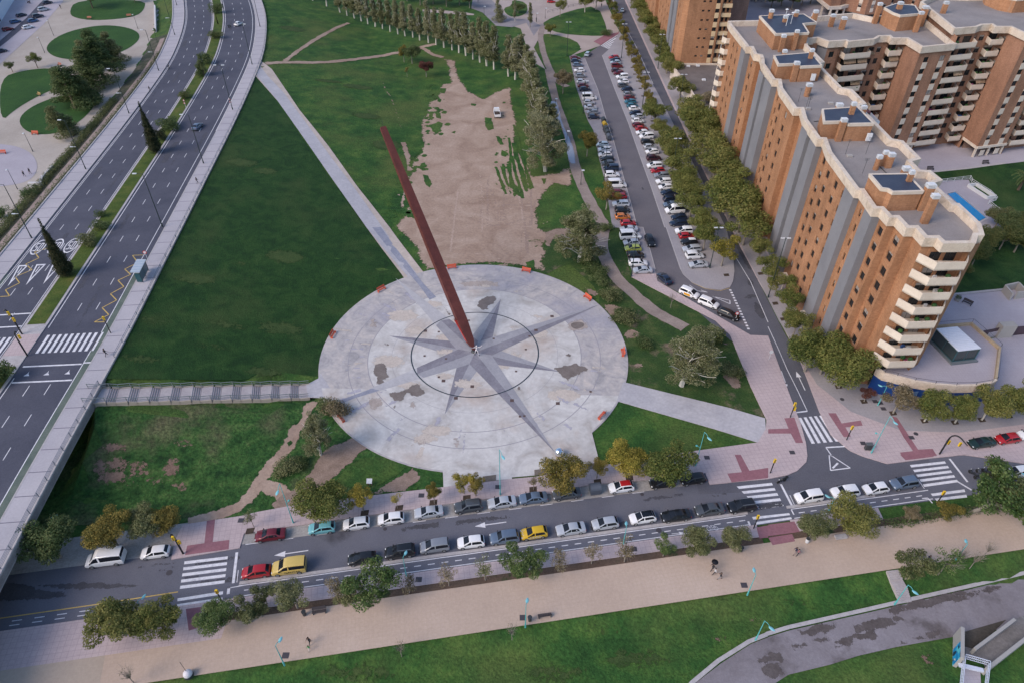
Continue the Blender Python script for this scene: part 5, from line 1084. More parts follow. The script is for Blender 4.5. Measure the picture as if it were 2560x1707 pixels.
# ---------------------------------------------------------------- far blocks at the top right
def farblock(loc,poly,z0,z1,label,cols,arc=None,mat=BRICKB):
    R_=root('apartment_block',loc,label,'apartment block'); m=MB(); fr=[]
    for i in range(len(poly)):
        a,b=poly[i],poly[(i+1)%len(poly)]; L=math.hypot(b[0]-a[0],b[1]-a[1])
        ws=[]
        if b[0]>a[0] or i in cols:
            k=int((L-1.5)/3.4)
            ws=[((j+.5)*L/max(k,1),z,1.5,1.4) for j in range(k) for z in np.arange(z0+3.2,z1-1,3.0)]
        fr+=facade(m,a,b,z0,z1,ws,0,.2)
    WB(m,'wall',[mat],R_); windows(R_,fr,60)
    m=MB(); m.prism(poly,z1-.2,z1+.1); WB(m,'roof',[ROOFG],R_); WB(parapet(poly,z1-.6,z1+.9,.2,.3),'parapet',[CREAMW],R_)
    for i in range(len(poly)):
        a,b=poly[i],poly[(i+1)%len(poly)]; L=math.hypot(b[0]-a[0],b[1]-a[1])
        if b[0]>a[0] and L>5:
            d=Vector((b[0]-a[0],b[1]-a[1],0))/L; n=Vector((d.y,-d.x,0)); k=int((L-1.5)/3.4)
            for j in range(0,k,2):
                for z in np.arange(z0+3.2,z1-1,3.0):
                    m=MB(); c=Vector((*a,0))+d*((j+.5)*L/k)+n*.04; m.bar(c+Vector((0,0,z-2.3)),c+Vector((0,0,z-.72)),1.5,.08,up=(n.x,n.y,0)); WB(m,'cream_panel',[CREAM],R_)
    return R_
F1=farblock((150,325,0),[(139,322),(146,318),(150,313.5),(161,316),(162,322),(172,324),(174,318),(190,321),(190,350),(139,350)],4.6,31,'brown block on cream pilotis standing beyond the gardens at the top right corner',[0])
for x,y in ((136.0,315.5),(139.2,316.5),(135.4,323),(143,318.5)):
    mb=MB(); mb.box(x-.35,x+.35,y-.35,y+.35,1.4,6.2,0); WB(mb,'column',[CREAM],F1)
mb=MB(); mb.prism([(134.6,315.0),(140.5,315.8),(146.5,320),(146,330),(134.6,330)],6.2,7.4,0); WB(mb,'balcony_slab',[CREAM],F1)
mb=MB(); mb.prism([(135.5,316),(140,317),(145,321),(145,329),(135.5,329)],7.4,30,0); WB(mb,'bay',[BRICKB],F1)
F2=farblock((108,350,0),[(96,346),(118,343),(118,365),(96,365)],6,31,'far block on slim pale columns peeking out behind the tower and its lawn',[])
for x in (98,103,108,113,117.5):
    mb=MB(); mb.box(x-.3,x+.3,345,345.6,1,6.2,0); WB(mb,'column',[CREAM],F2)
# ---------------------------------------------------------------- courtyard, pool, garden walls
ZC=1.5
def PCy(s,z=ZC): return [at(p,z).xy for p in T(s)]
cyd=[(76,97),(82.6,104.4),(90.4,105.4),(99,107),(140,112),(200,120),(200,360),(84,360),(84,262),(75.6,252),(64,213),(76,206)]
mb=MB(); mb.prism(cyd,0,ZC,0); o=mb.build('courtyard_paving',[LAV]); struct(o)
zc=lambda x,y:ZC
gr=[Vector(v) for v in ((77,114.5),(92,116.5),(108,119),(200,133),(200,174),(140,166),(123.5,168.5),(113,165.8),(100,164),(77,160))]
sheet('garden_lawn',PCy('D0 1140,1190 1380,1165 1640,1130 1761,1115')+[Vector((200,150)),Vector((200,118))]+PCy('D1 1761,420 1250,468')+[Vector((78,112)),Vector((80,150))],.06,G2,zf=zc)
sheet('garden_kerb',PCy('D1 1250,455 1761,405 1761,418 1250,470'),.1,KERB,zf=zc)
sheet('garden_kerb',PCy('D0 1140,1180 1380,1155 1640,1120 1640,1130 1380,1166 1140,1190'),.1,KERB,zf=zc)
sheet('pool_deck',PCy('D0 1150,1250 1380,1240 1400,1290 1560,1385 1520,1400 1700,1530 1700,1568 D1 1500,60 1450,0 D0 1300,1568 1100,1300'),.10,LAV,zf=zc)
pool=root('swimming_pool',at(T('D0 1350,1430')[0],ZC),'narrow bright blue swimming pool on the pale deck beside the long brick block','swimming pool')
pq=PCy('D0 1228,1345 1285,1330 1490,1500 1440,1530 1400,1535'); pq=PCy('D0 1228,1342 1288,1328 1500,1505 1440,1535')
mb=MB(); cx=sum(p.x for p in pq)/4; cy=sum(p.y for p in pq)/4
mb.prism([(p.x,p.y) for p in pq],ZC+.1,ZC+.14,0); WB(mb,'water',[flat('pool_water',(.01,.26,.60),.12,spec=.6)],pool)
WB(parapet([(p.x,p.y) for p in (pq if (pq[1]-pq[0]).cross(pq[2]-pq[1])>0 else pq[::-1])],ZC+.1,ZC+.2,.45,.0),'coping',[flat('pool_coping',(.52,.50,.53),.7)],pool)
def fence(name,pts,label,z,h=1.1,post=2.0,rails=3,mat=METW,cat='fence',rw_=.07,group=None,zs=None,pw=.09):
    pts=[Vector(p) for p in pts]; r0=root(name,(pts[0].x,pts[0].y,z if zs is None else zs(pts[0].x,pts[0].y)),label,cat,group)
    Z_=(lambda x,y:z) if zs is None else zs
    mb=MB(); posts=[]
    for a,b in zip(pts[:-1],pts[1:]):
        for k in range(rails):
            hh=h*(k+1)/rails
            mb.bar((a.x,a.y,Z_(a.x,a.y)+hh),(b.x,b.y,Z_(b.x,b.y)+hh),rw_)
        n=max(1,int((b-a).length/post))
        for j in range(n): posts.append(a+(b-a)*j/n)
    posts.append(pts[-1]); WB(mb,'rails',[mat],r0)
    if len(posts)<=60:
        pm=MB(); pm.box(-pw/2,pw/2,-pw/2,pw/2,0,h+.05); me=pm.mesh('post',[mat])
        for p in posts: o=bpy.data.objects.new('post',me); link(o,r0); o.location=Vector((p.x,p.y,Z_(p.x,p.y)))-r0.location
    else:
        pm=MB()
        for p in posts: z_=Z_(p.x,p.y); pm.box(p.x-pw/2,p.x+pw/2,p.y-pw/2,p.y+pw/2,z_,z_+h+.05)
        o=WB(pm,'posts',[mat],r0); o['kind']='stuff'
    return r0
fence('pool_fence',PCy('D0 1170,1265 1385,1238 1395,1262 1520,1340 1565,1385 1510,1410 1600,1480 1685,1535 1600,1560 1761,1540'),'white rail fence zigzagging around the pool deck on the lawn side',ZC,1.2,2.2)
tb=root('garden_planter',at(T('D0 1440,1310')[0],ZC),'white square planter enclosure beside the pool fence','planter')
mb=MB(); a,b=PCy('D0 1370,1290 1500,1375'); d_=(b-a).normalized(); n_=Vector((-d_.y,d_.x))
for p,q in ((a,b),(b,b+n_*2.6),(b+n_*2.6,a+n_*2.6),(a+n_*2.6,a)): mb.bar((p.x,p.y,ZC+.5),(q.x,q.y,ZC+.5),.35,.9)
WB(mb,'wall',[METW],tb)
cb_=root('concrete_bin_store',at(T('D1 1680,470')[0],ZC),'open grey concrete enclosure at the lawn edge of the upper terrace','concrete enclosure')
q=PCy('D1 1615,455 1690,500 1740,490 1700,430')
mb=MB(); q=PCy('D1 1610,440 1660,500 1690,490 1755,480 1700,420')
for p,r_ in ((0,1),(3,4),(4,0),(2,3)): mb.bar((q[p].x,q[p].y,ZC+.9),(q[r_].x,q[r_].y,ZC+.9),.35,1.8)
WB(mb,'wall',[CONCR],cb_)
gt=root('gate_wall',at(T('D1 1600,740')[0],.3),'grey gate pillar between dark slatted gates closing the courtyard','gate')
q=[at(p,1.6).xy for p in T('D1 1475,725 1580,705 1680,700 1761,695 1900,680')]
mb=MB(); mb.bar((q[1].x,q[1].y,1.6),(q[2].x,q[2].y,1.6),1.5,3.2); WB(mb,'pillar',[CONCR],gt)
for a,b in ((q[0],q[1]),(q[2],q[4])): mb=MB(); mb.bar((a.x,a.y,1.2),(b.x,b.y,1.2),.12,2.2); WB(mb,'gate_leaf',[flat('dark_wine_gate',(.07,.045,.06),.5)],gt)
sheet('forecourt',[(86.8,89),(92.2,98),(90.6,104.5),(99,106.8),(200,120),(200,104),(110,91)],.16,LAV,zf=Z0)
# corner of a pale building at the top left
NB=root('low_building',(-190,300,ZP),'pale building corner with blue trim and dark glass at the top left edge','building')
q=[at(p,ZP+5).xy for p in T('A0 60,-40 72,-10 85,0 -20,175 -300,500 -500,200')]
q=[at(p,ZP).xy for p in T('A0 95,10 0,165')]
a,b=q; d_=(a-b).normalized(); n_=Vector((d_.y,-d_.x))
bb=b-d_*60; aa=a+d_*3
mb=MB(); mb.prism([(aa.x,aa.y),(bb.x,bb.y),(bb.x-n_.x*40,bb.y-n_.y*40),(aa.x-n_.x*40,aa.y-n_.y*40)],ZP,ZP+6.2,0); WB(mb,'wall',[flat('pale_blue_white',(.50,.58,.70),.6)],NB)
mb=MB()
for k in range(26):
    c=bb+d_*(2+k*2.4)+n_*.05
    if (c-bb).dot(d_)<(aa-bb).length-1: mb.bar((c.x,c.y,ZP+.4),(c.x,c.y,ZP+4.6),2.1,.1,up=(n_.x,n_.y,0))
WB(mb,'glazing',[GLASSW],NB)
mb=MB(); mb.bar((bb.x,bb.y,ZP+5.2),(aa.x,aa.y,ZP+5.2),.4,.6); mb.bar((aa.x,aa.y,ZP),(aa.x,aa.y,ZP+6),.6); WB(mb,'trim',[flat('blue_trim',(.05,.18,.40),.5)],NB)
# ================================================================ VEGETATION
LM={
 'green':leafmat('street_tree_leaves',[(.034,.056,.014),(.076,.108,.027),(.140,.165,.044),(.22,.22,.065)]),
 'avenue':leafmat('avenue_tree_leaves',[(.040,.060,.016),(.090,.116,.030),(.162,.175,.050),(.25,.235,.075)]),
 'olive':leafmat('olive_leaves',[(.036,.052,.020),(.080,.102,.038),(.14,.158,.066),(.22,.225,.11)]),
 'yellow':leafmat('autumn_yellow_leaves',[(.07,.078,.016),(.15,.150,.028),(.27,.235,.042),(.40,.32,.07)]),
 'amber':leafmat('amber_olive_leaves',[(.045,.050,.015),(.10,.100,.026),(.185,.16,.042),(.30,.23,.06)]),
 'poplar':leafmat('poplar_leaves',[(.058,.072,.030),(.114,.132,.053),(.19,.205,.098),(.31,.30,.185)]),
 'dark':leafmat('dark_conifer_leaves',[(.022,.044,.016),(.048,.080,.027),(.090,.120,.042),(.15,.16,.06)]),
 'cypress':leafmat('cypress_leaves',[(.008,.018,.010),(.018,.032,.016),(.036,.048,.022),(.07,.068,.032)]),
 'red':leafmat('dark_red_leaves',[(.03,.012,.012),(.065,.024,.024),(.12,.045,.038),(.18,.08,.06)]),
 'dry':leafmat('dry_brown_leaves',[(.06,.048,.025),(.125,.10,.052),(.2,.165,.095),(.3,.25,.16)]),
 'fresh':leafmat('fresh_green_leaves',[(.022,.050,.014),(.050,.098,.026),(.095,.150,.046),(.17,.22,.08)]),
 'hedge':leafmat('hedge_leaves',[(.020,.044,.016),(.046,.084,.028),(.085,.125,.045),(.14,.17,.07)]),
}
BARK=flat('tree_bark_brown',(.115,.085,.065),.9); BARKW=flat('pale_poplar_bark',(.50,.475,.42),.85); BARKG=flat('grey_bark',(.24,.215,.185),.9)
def leaves(blobs,n,size,rnd,outward=.6,flat_=0.0):
    V_=[];F=[]; tot=sum(b[3]**2*(b[4] if len(b)>4 else 1) for b in blobs)
    for b in blobs:
        k=int(n*b[3]**2*(b[4] if len(b)>4 else 1)/tot); c=Vector(b[:3]); r=b[3]
        for _ in range(k):
            while 1:
                d=Vector((rnd.uniform(-1,1),rnd.uniform(-1,1),rnd.uniform(-1,1)))
                if .05<d.length<1: break
            d.normalize(); p=c+Vector((d.x,d.y,d.z*.85))*r*(.5+.58*rnd.random()**.6)
            nn=(d*outward+Vector((rnd.gauss(0,.5),rnd.gauss(0,.5),rnd.gauss(.25,.5)))).normalized()
            a=nn.cross(Vector((rnd.uniform(-1,1),rnd.uniform(-1,1),rnd.uniform(-1,1)))).normalized(); e=nn.cross(a); s=size*rnd.uniform(.55,1.25)
            m=len(V_); V_+=[p-a*s*.5,p+e*s*.32-nn*s*.06,p+a*s*.5,p-e*s*.32-nn*s*.06]; F.append((m,m+1,m+2,m+3))
    return V_,F
def limb(mb,a,b,r0,r1,rnd,bend=.15,n=4):
    a=Vector(a);b=Vector(b);L=(b-a).length; pts=[a.lerp(b,i/n)+(Vector((rnd.uniform(-1,1),rnd.uniform(-1,1),rnd.uniform(-.3,1)))*L*bend*.35 if 0<i<n else Vector()) for i in range(n+1)]
    mb.tube(pts,[r0+(r1-r0)*i/n for i in range(n+1)],5,cap=False); return pts
def tree_proto(kind,seed):
    rnd=random.Random(seed*77+13); mb=MB(); bl=[]; ls=.34; n=3000; out=.6
    if kind in('round','loose'):      # unit crown: height 8, radius ~3
        H=8; base=2.2; k=22 if kind=='round' else 13
        for i in range(k):
            a=rnd.uniform(0,2*PI); q=rnd.uniform(.1,1)**.6*2.5; z=4.9+rnd.uniform(-1.9,2.4)*(1-.2*q); bl.append((q*cos(a),q*sin(a),z,rnd.uniform(.55,1.35)*(1 if kind=='round' else .85)))
        bl.append((0,0,5.2,1.5)); n=10500 if kind=='round' else 5200; ls=.25
        limb(mb,(0,0,0),(0,0,3.6),.17,.12,rnd,.03)
        for b in bl[:9]: limb(mb,(0,0,2.3+rnd.random()),b[:3],.08,.025,rnd)
    elif kind=='poplar':
        H=16; x=y=0
        for i in range(30):
            t=i/29; z=3.4+t*12.2; r=(1.75-.95*t)*rnd.uniform(.6,1.05)*(.6 if t<.1 else 1); a=rnd.uniform(0,2*PI); q=rnd.uniform(0,1.15)*(1.15-t*.75)
            bl.append((q*cos(a),q*sin(a),z,max(.45,r*.75)))
        n=10000; ls=.27; out=.35
        limb(mb,(0,0,0),(rnd.uniform(-.3,.3),rnd.uniform(-.3,.3),15.4),.24,.05,rnd,.02,6)
        for i in range(13):
            z=rnd.uniform(3,9); a=rnd.uniform(0,2*PI); q=rnd.uniform(.7,1.7); limb(mb,(0,0,z),(q*cos(a),q*sin(a),z+rnd.uniform(3.5,6.5)),.09,.03,rnd,.12)
    elif kind=='bigpoplar':
        H=16
        for i in range(90):
            a=rnd.uniform(0,2*PI); t=rnd.random(); q=rnd.uniform(.1,1)*4.6*(1-.5*t); z=3.0+t*12; bl.append((q*cos(a)+t*1.0,q*sin(a),z,rnd.uniform(.6,1.25)))
        n=26000; ls=.26; out=.15
        limb(mb,(0,0,0),(.4,.2,6),.42,.28,rnd,.05); limb(mb,(.4,.2,6),(1.2,.2,14.5),.28,.07,rnd,.08)
        for i in range(26):
            z=rnd.uniform(2.5,8); a=rnd.uniform(0,2*PI); q=rnd.uniform(2.4,4.8); limb(mb,(.2,0,z),(q*cos(a)+.6,q*sin(a),z+rnd.uniform(2.,6.)),.13,.035,rnd,.16)
    elif kind=='sparse':
        H=4.6
        for i in range(10):
            a=rnd.uniform(0,2*PI); q=rnd.uniform(.2,1.25); bl.append((q*cos(a),q*sin(a),3.0+rnd.uniform(-.8,1.3),rnd.uniform(.35,.7)))
        n=900; ls=.19; limb(mb,(0,0,0),(0,0,2.6),.08,.05,rnd,.04)
        for b in bl: limb(mb,(0,0,1.7+rnd.random()),b[:3],.035,.012,rnd)
        for i in range(14): a=rnd.uniform(0,2*PI); limb(mb,(0,0,2.2),(1.5*cos(a),1.5*sin(a),2.8+rnd.uniform(0,1.6)),.025,.008,rnd)
    elif kind=='bare':
        H=5; bl=[(0,0,3.5,1.0)]; n=40; ls=.2
        limb(mb,(0,0,0),(0,0,2.3),.07,.05,rnd,.04)
        for i in range(34): a=rnd.uniform(0,2*PI); q=rnd.uniform(.5,1.4); limb(mb,(0,0,1.6+rnd.random()*1.2),(q*cos(a),q*sin(a),3.2+rnd.uniform(0,1.6)),.03,.008,rnd)
    elif kind=='conifer':
        H=12
        for i in range(40):
            t=rnd.random()**.8; a=rnd.uniform(0,2*PI); q=(1-t)*2.9*rnd.uniform(.45,1)+.15; bl.append((q*cos(a),q*sin(a),1.3+t*10.2,rnd.uniform(.85,1.45)*(1.12-.6*t)))
        n=12500; ls=.27; out=.5; limb(mb,(0,0,0),(0,0,11),.24,.05,rnd,.01)
    elif kind=='cypress':
        H=14.5
        for i in range(110):
            t=i/109; a=rnd.uniform(0,2*PI); R0=1.6*(1-t)**.85*min(1,.8+t*2); q=R0*.35*rnd.random(); bl.append((q*cos(a),q*sin(a),.8+t*13.2,max(.18,R0*.70)))
        n=15000; ls=.22; out=.6; limb(mb,(0,0,0),(0,0,12),.2,.05,rnd,.01)
    elif kind=='shrub':
        H=2.2
        for i in range(9): a=rnd.uniform(0,2*PI); q=rnd.uniform(0,1.0); bl.append((q*cos(a),q*sin(a),.75+rnd.uniform(-.2,.6),rnd.uniform(.45,.8)))
        n=2200; ls=.16; limb(mb,(0,0,0),(0,0,.9),.07,.05,rnd,.05)
        for b in bl[:5]: limb(mb,(0,0,.3),b[:3],.04,.015,rnd)
    V_,F=leaves(bl,n,ls,rnd,out)
    me=bpy.data.meshes.new('crown'); me.from_pydata([tuple(v) for v in V_],[],F); me.materials.append(LM['green']); me.update()
    tr=mb.mesh('trunk',[BARK],60)
    return me,tr,H
PROT={}; used_labels=set()
def tree(name,kind,p,H,w,leaf,bark,label,cat='tree',group=None,lean=(0,0),seed=None):
    mw,mh={'round':(1.32,1.08),'loose':(1.42,1.1),'poplar':(1.6,1.0),'bigpoplar':(1.5,1.05),'conifer':(1.75,1.12),'shrub':(1.25,1.1),'sparse':(1.25,1.05),'bare':(1.1,1.0),'cypress':(1.55,1.0)}[kind]; w*=mw/mh; H*=mh
    rnd=random.Random(int(abs(p[0])*31+abs(p[1])*17)); v=(seed if seed is not None else rnd.randint(0,3)); key=(kind,v%{'round':5,'poplar':5,'sparse':4}.get(kind,3))
    if key not in PROT: PROT[key]=tree_proto(*key)
    cr,tr,H0=PROT[key]
    r_=root(name,(p[0],p[1],p[2] if len(p)>2 else tz(p[0],p[1])),label,cat,group,rnd.uniform(0,2*PI))
    s=H/H0; r_.scale=(w*s,w*s,s); 
    if lean!=(0,0): r_.rotation_euler=(lean[0],lean[1],0)
    for me,nm,mt in ((cr,'crown',LM[leaf]),(tr,'trunk',bark)):
        o=bpy.data.objects.new(nm,me); link(o,r_); o.material_slots[0].link='OBJECT'; o.material_slots[0].material=mt
    return r_
ORD=['first','second','third','fourth','fifth','sixth','seventh','eighth','ninth','tenth','eleventh','twelfth','thirteenth','fourteenth','fifteenth','sixteenth','seventeenth','eighteenth','nineteenth','twentieth']+['twenty-'+x for x in ('first','second','third','fourth','fifth','sixth','seventh','eighth','ninth')]+['thirtieth']+['thirty-'+x for x in ('first','second','third','fourth','fifth','sixth','seventh','eighth','ninth')]+['fortieth']+['forty-'+x for x in ('first','second','third','fourth','fifth')]
# poplar row with whitewashed trunks
pop=T('B0 487,45 578,88 628,110 677,128 725,148 770,168 821,186 870,200 924,220 977,237 1026,250 1080,260 1127,280 1187,298 1240,312 1293,330 1349,347 1397,366 1444,386 1493,410 1541,432 1588,456 1637,480 1735,527')
pop=[(pop[0][0]-70,pop[0][1]-28),(pop[0][0]-35,pop[0][1]-14)]+pop
for i,q in enumerate(pop):
    p=atT(q); rr_=random.Random(i); tree('poplar_tree','poplar',p,13.0+rr_.uniform(-1.6,1.6)+(1.8 if i>14 else .6),1.0*rr_.uniform(.85,1.15),'poplar',BARKW,'wispy white-trunked poplar, %s from the left end of the long diagonal row'%ORD[i],'poplar','poplars planted in a long diagonal row')
for i,(q,h,wd) in enumerate((('C0 22,550',15,1.1),('C0 95,600',15,1.25),('C0 135,730',16,1.25),('C0 165,880',15.5,1.3),('C0 205,1010',16,1.4),('C0 228,1180',16.5,1.55),('C1 460,232',14.5,1.65),('C0 270,1000',13,1.2))):
    tree('poplar_tree','poplar' if i not in (5,6) else 'bigpoplar',one(q),h*.98,wd*(1 if i not in(5,6) else .62),'poplar',BARKW,['tall poplar whose white trunk foot shows beside the bare ground, farthest up the strip','poplar in the strip left of the car park, second from the top','poplar in the strip left of the car park, third from the top','poplar in the strip left of the car park, fourth from the top','poplar in the strip left of the car park, fifth from the top','broad poplar with short white trunk standing on bare soil by the footpath','dense bushy poplar with white trunk just above the plaza benches','slimmer poplar tucked behind the broad one near the footpath'][i],'poplar','poplars between the bare ground and the car park')
tree('poplar_tree','bigpoplar',one('C1 1165,1085'),13.0,1.0,'poplar',BARKW,'large spreading silver-branched poplar leaning over the worn lawn right of the plaza','poplar',lean=(R(-4),R(5)))
tree('poplar_tree','bigpoplar',atT(T('B1 447,1560')[0]),10,.62,'poplar',BARKW,'upright yellowish poplar at the lower left edge of the plaza','poplar')
for q,h,wd,lb in (('C0 60,510',14,1.2,'upper'),('C0 118,670',15.5,1.3,'second upper'),('C0 150,800',15,1.3,'middle'),('C0 188,950',15.5,1.35,'lower')): tree('poplar_tree','poplar',one(q),h,wd,'poplar',BARKW,'inner poplar of the strip left of the car park, %s one behind its neighbours'%lb,'poplar','poplars between the bare ground and the car park')
# avenue trees
y=132; i=0
av=random.Random(9)
while y<345:
    if y<150: H_a,w_a,lf=7.6,.95,'yellow' if i<1 else 'green'
    elif y<215: H_a,w_a,lf=av.uniform(5.8,8.6),av.uniform(.9,1.25),av.choice(['green','avenue','green'])
    else: H_a,w_a,lf=av.uniform(4.2,6.0),av.uniform(.7,1.0),av.choice(['amber','green','amber'])
    tree('street_tree',('round' if i%3 else 'loose') if y<235 else 'loose',(45.4+av.uniform(-.6,.6) if i else 48.2,y+av.uniform(-1,1),.14),H_a,w_a,lf,BARKG,'bright yellow-green street tree at the tip of the pavement near the junction' if i==0 else 'street tree on the car park side of the avenue, %s from the junction'%ORD[i],'tree','avenue trees on the car park side')
    y+=7.0 if y<215 else 6.4; i+=1
y=99; i=0
while y<345:
    if y<135: H_a,w_a,lf=av.uniform(6.6,7.8),av.uniform(.85,1.0),av.choice(['green','green','avenue'])
    elif y<212: H_a,w_a,lf=av.uniform(9.2,11.2),av.uniform(1.15,1.35),av.choice(['avenue','avenue','green','green'])
    elif y<246: y+=6; i+=0; continue
    else: H_a,w_a,lf=av.uniform(7.5,9.5),av.uniform(1.0,1.2),av.choice(['green','avenue'])
    tree('street_tree',av.choice(['round','loose']),(57.2+av.uniform(-.7,.5)-(1.2 if 135<y<212 else 0),y+av.uniform(-1.2,1.2),.14),H_a,w_a,lf,BARKG,'leafy street tree along the brick blocks side of the avenue, %s from the corner'%ORD[i],'tree','avenue trees on the building side')
    y+=6.8; i+=1
for q,h,lb in (('C0 1150,690','8','tree in front of the garage gate, standing between two dark lamps'),('C0 1380,800','8','reddish brown tree squeezed between the garage and the long brick block')): tree('street_tree','round',one(q,.14),float(h),1.15,'avenue' if 'lamps' in lb else 'dry',BARKG,lb,'tree')
for i,(q,h,wd,lf) in enumerate((('D1 250,985',8.2,1.1,'green'),('D1 360,1000',8.8,1.15,'green'),('D1 485,1092',9.0,1.15,'green'),('D1 660,1192',3.4,.8,'red'),('D1 860,1272',6.8,.95,'dry'),('D1 1075,1327',6.6,.95,'green'),('D1 1285,1338',6.2,.9,'green'),('D1 1470,1317',6.6,.98,'avenue'),('D1 1655,1290',6.4,.95,'green'),('D1 1790,1250',6.6,.95,'green'))):
    tree('street_tree','round' if lf not in('red','dry') else 'loose',one(q,.14),h,wd,lf,BARKW if i>4 else BARKG,['green tree at the building corner, uppermost of the corner clump','green tree in the middle of the corner clump by the brick block','olive green tree whose planting pit shows at the front of the corner clump','small reddish sapling in front of the blue shopfront','thin brown-leaved tree in front of the blue shopfront','round green tree with pale slanting trunk below the terrace','amber tree between two greener ones below the curved terrace','amber tree with pale trunk near the right end of the terrace wall','tree below the forecourt, second from the right edge','tree below the forecourt at the right edge'][i],'tree','trees on the pavement around the curved terrace')
# street south: north pavement
def atc(q,z): return at(T(q)[0],z)
NS=[('A2 335,585',7.4,1.12,'hedge','round','wide dark evergreen tree with yellow tips under the road bridge edge'),('A2 745,520',6.4,1.05,'amber','round','yellowish tree hanging over the white minibus'),('A2 1000,470',6.0,1.05,'olive','round','olive tree between the minibus and the white hatchback'),('A2 1110,450',5.6,.95,'amber','round','yellow-brown tree just behind the white hatchback'),
('A2 1725,440',3.6,.75,'olive','sparse','tiny sapling on the pavement near the dark red sedan'),('B2 450,320',6.8,1.2,'green','round','broad dark green tree over the teal hatchback'),('B2 720,300',5.2,.8,'yellow','loose','thin yellow tree behind the white hatchback with sunroof'),('B2 965,315',3.4,.8,'yellow','sparse','nearly bare yellow sapling beside a square planting pit'),('B2 1220,260',4.6,.55,'amber','round','narrow columnar olive tree on the pavement'),('B2 1425,190',4.8,.72,'yellow','loose','small yellow tree at the plaza entrance, left of a pair'),('B2 1510,210',4.6,.7,'amber','loose','small olive tree at the plaza entrance, right of a pair'),
('C2 150,190',3.2,.8,'dry','sparse','thin brown sapling near the plaza drain grate'),('C2 350,130',6.6,1.1,'amber','round','full yellow-green tree just below the mirrored sphere'),('C2 590,95',4.2,.8,'amber','loose','thin small tree between the sphere tree and the yellow tree'),('C2 800,40',6.6,1.0,'yellow','round','yellow tree above the white car with a red roof'),('C2 1085,75',7.2,1.15,'green','round','large green and yellow tree over two black cars')]
for q,h,wd,lf,kd,lb in NS:
    p=atc(q,h*.6); p.z=.14; tree('street_tree',kd,p,h,wd,lf,BARKG,lb,'tree','trees on the plaza side pavement')
SS=[('A2 790,1140',6.4,1.2,'avenue','round','dark olive tree, left of the big pair at the promenade'),('A2 1085,1125',6.0,1.05,'avenue','round','dark olive tree, right of the big pair by the promenade crossing'),('A2 1480,1105',5.0,1.0,'fresh','round','rounded fresh green tree right of the first promenade crossing'),('A2 1700,1075',4.6,.9,'olive','loose','pale loose tree right of the rounded fresh green one'),('B2 50,960',4.0,.9,'olive','loose','small pale tree at the cycle track below the red hatchback'),('B2 20,1060',3.4,.9,'olive','loose','little pale tree at the soil strip edge below the red hatchback'),('B2 255,970',5.2,1.05,'olive','loose','grey-olive tree below the yellow van'),('B2 545,930',4.6,1.0,'dry','sparse','faint thin tree left of the big green one by the dark hatchback'),
('B2 800,880',7.0,1.05,'fresh','loose','large fresh green tree reaching over the cycle track'),('B2 640,960',4.2,1.0,'olive','loose','low olive tree beside the large fresh green one'),('B2 1045,890',3.6,1.0,'dry','sparse','dry sapling right of the large fresh green tree'),('B2 1320,830',4.4,.85,'dry','sparse','sapling with white forked trunk below the silver van'),('B2 1575,790',4.4,.95,'olive','sparse','airy sapling below the white hatchback, right of the forked one'),
('C2 40,740',5.2,1.0,'fresh','loose','left half of a bushy green pair below the yellow taxi'),('C2 145,740',5.0,.9,'fresh','loose','right half of a bushy green pair below the yellow taxi'),('C2 320,730',4.2,1.0,'dry','sparse','grey leafless-looking sapling right of the bushy green pair'),('C2 555,680',4.2,.9,'dry','sparse','thin sapling below the silver sedan on the cycle side'),('C2 787,660',4.6,1.0,'dry','sparse','brownish sapling next to a teal lamp on the cycle track'),('C2 1055,630',4.0,.8,'fresh','loose','small bright green tree near the cycle arrow'),('C2 1285,600',5.2,.95,'olive','round','rounded olive tree below the bicycle symbol'),('C2 1530,565',5.0,.92,'olive','round','rounded olive tree left of the crimson crossing'),
('D2 330,485',5.2,.98,'olive','round','rounded olive tree right of the crimson crossing'),('D2 595,425',6.6,1.05,'avenue','round','bigger dark olive tree below the white cars'),('D2 990,415',3.4,.9,'dry','loose','small dry tree rising from the hedge'),('D2 1240,385',4.2,.85,'amber','loose','small amber tree rising from the hedge')]
for q,h,wd,lf,kd,lb in SS:
    p=atc(q,h*.62); p.z=.12; tree('street_tree',kd,p,h,wd,lf,BARKG,lb,'tree','trees on the promenade side')
tree('street_tree','loose',one('D2 1385,400'),9.5,1.25,'fresh',BARKG,'large leaning tree spilling over the promenade at the right edge','tree',lean=(R(10),R(25)))
tree('street_tree','loose',one('D2 1560,330'),7.5,1.2,'olive',BARKG,'broad tree behind the parked motorbikes at the right edge','tree')
for q,h,lf,kd,lb in (('B2 1003,1385',4.2,'dry','bare','bare sapling alone on the lawn below the promenade centre'),('C2 0,1270',4.2,'dry','bare','bare sapling on the lawn just below the promenade bench'),('A2 925,1570',4.4,'olive','bare','bare sapling cut by the bottom edge of the picture'),('C1 1090,552',4.2,'dry','bare','bare sapling beside the worn footpath near the junction'),
    ('D2 945,850',6.0,'olive','loose','slanting tree beside the top of the lawn steps'),('D2 1170,820',5.6,'fresh','sparse','slim yellow-green tree right of the lawn steps'),('D2 1385,780',4.6,'dry','bare','bare spreading bush on the lawn under a teal lamp'),('D2 1290,760',4.6,'dry','bare','bare twiggy tree between the slim tree and the spreading bush'),('D2 1480,700',4.0,'dry','bare','bare twiggy shrub along the promenade edge near the right')):
    p=oneT(q) if 'B2' in q or 'D2' in q else one(q); tree('young_tree',kd,p,h,.9,lf,BARKG,lb,'tree')
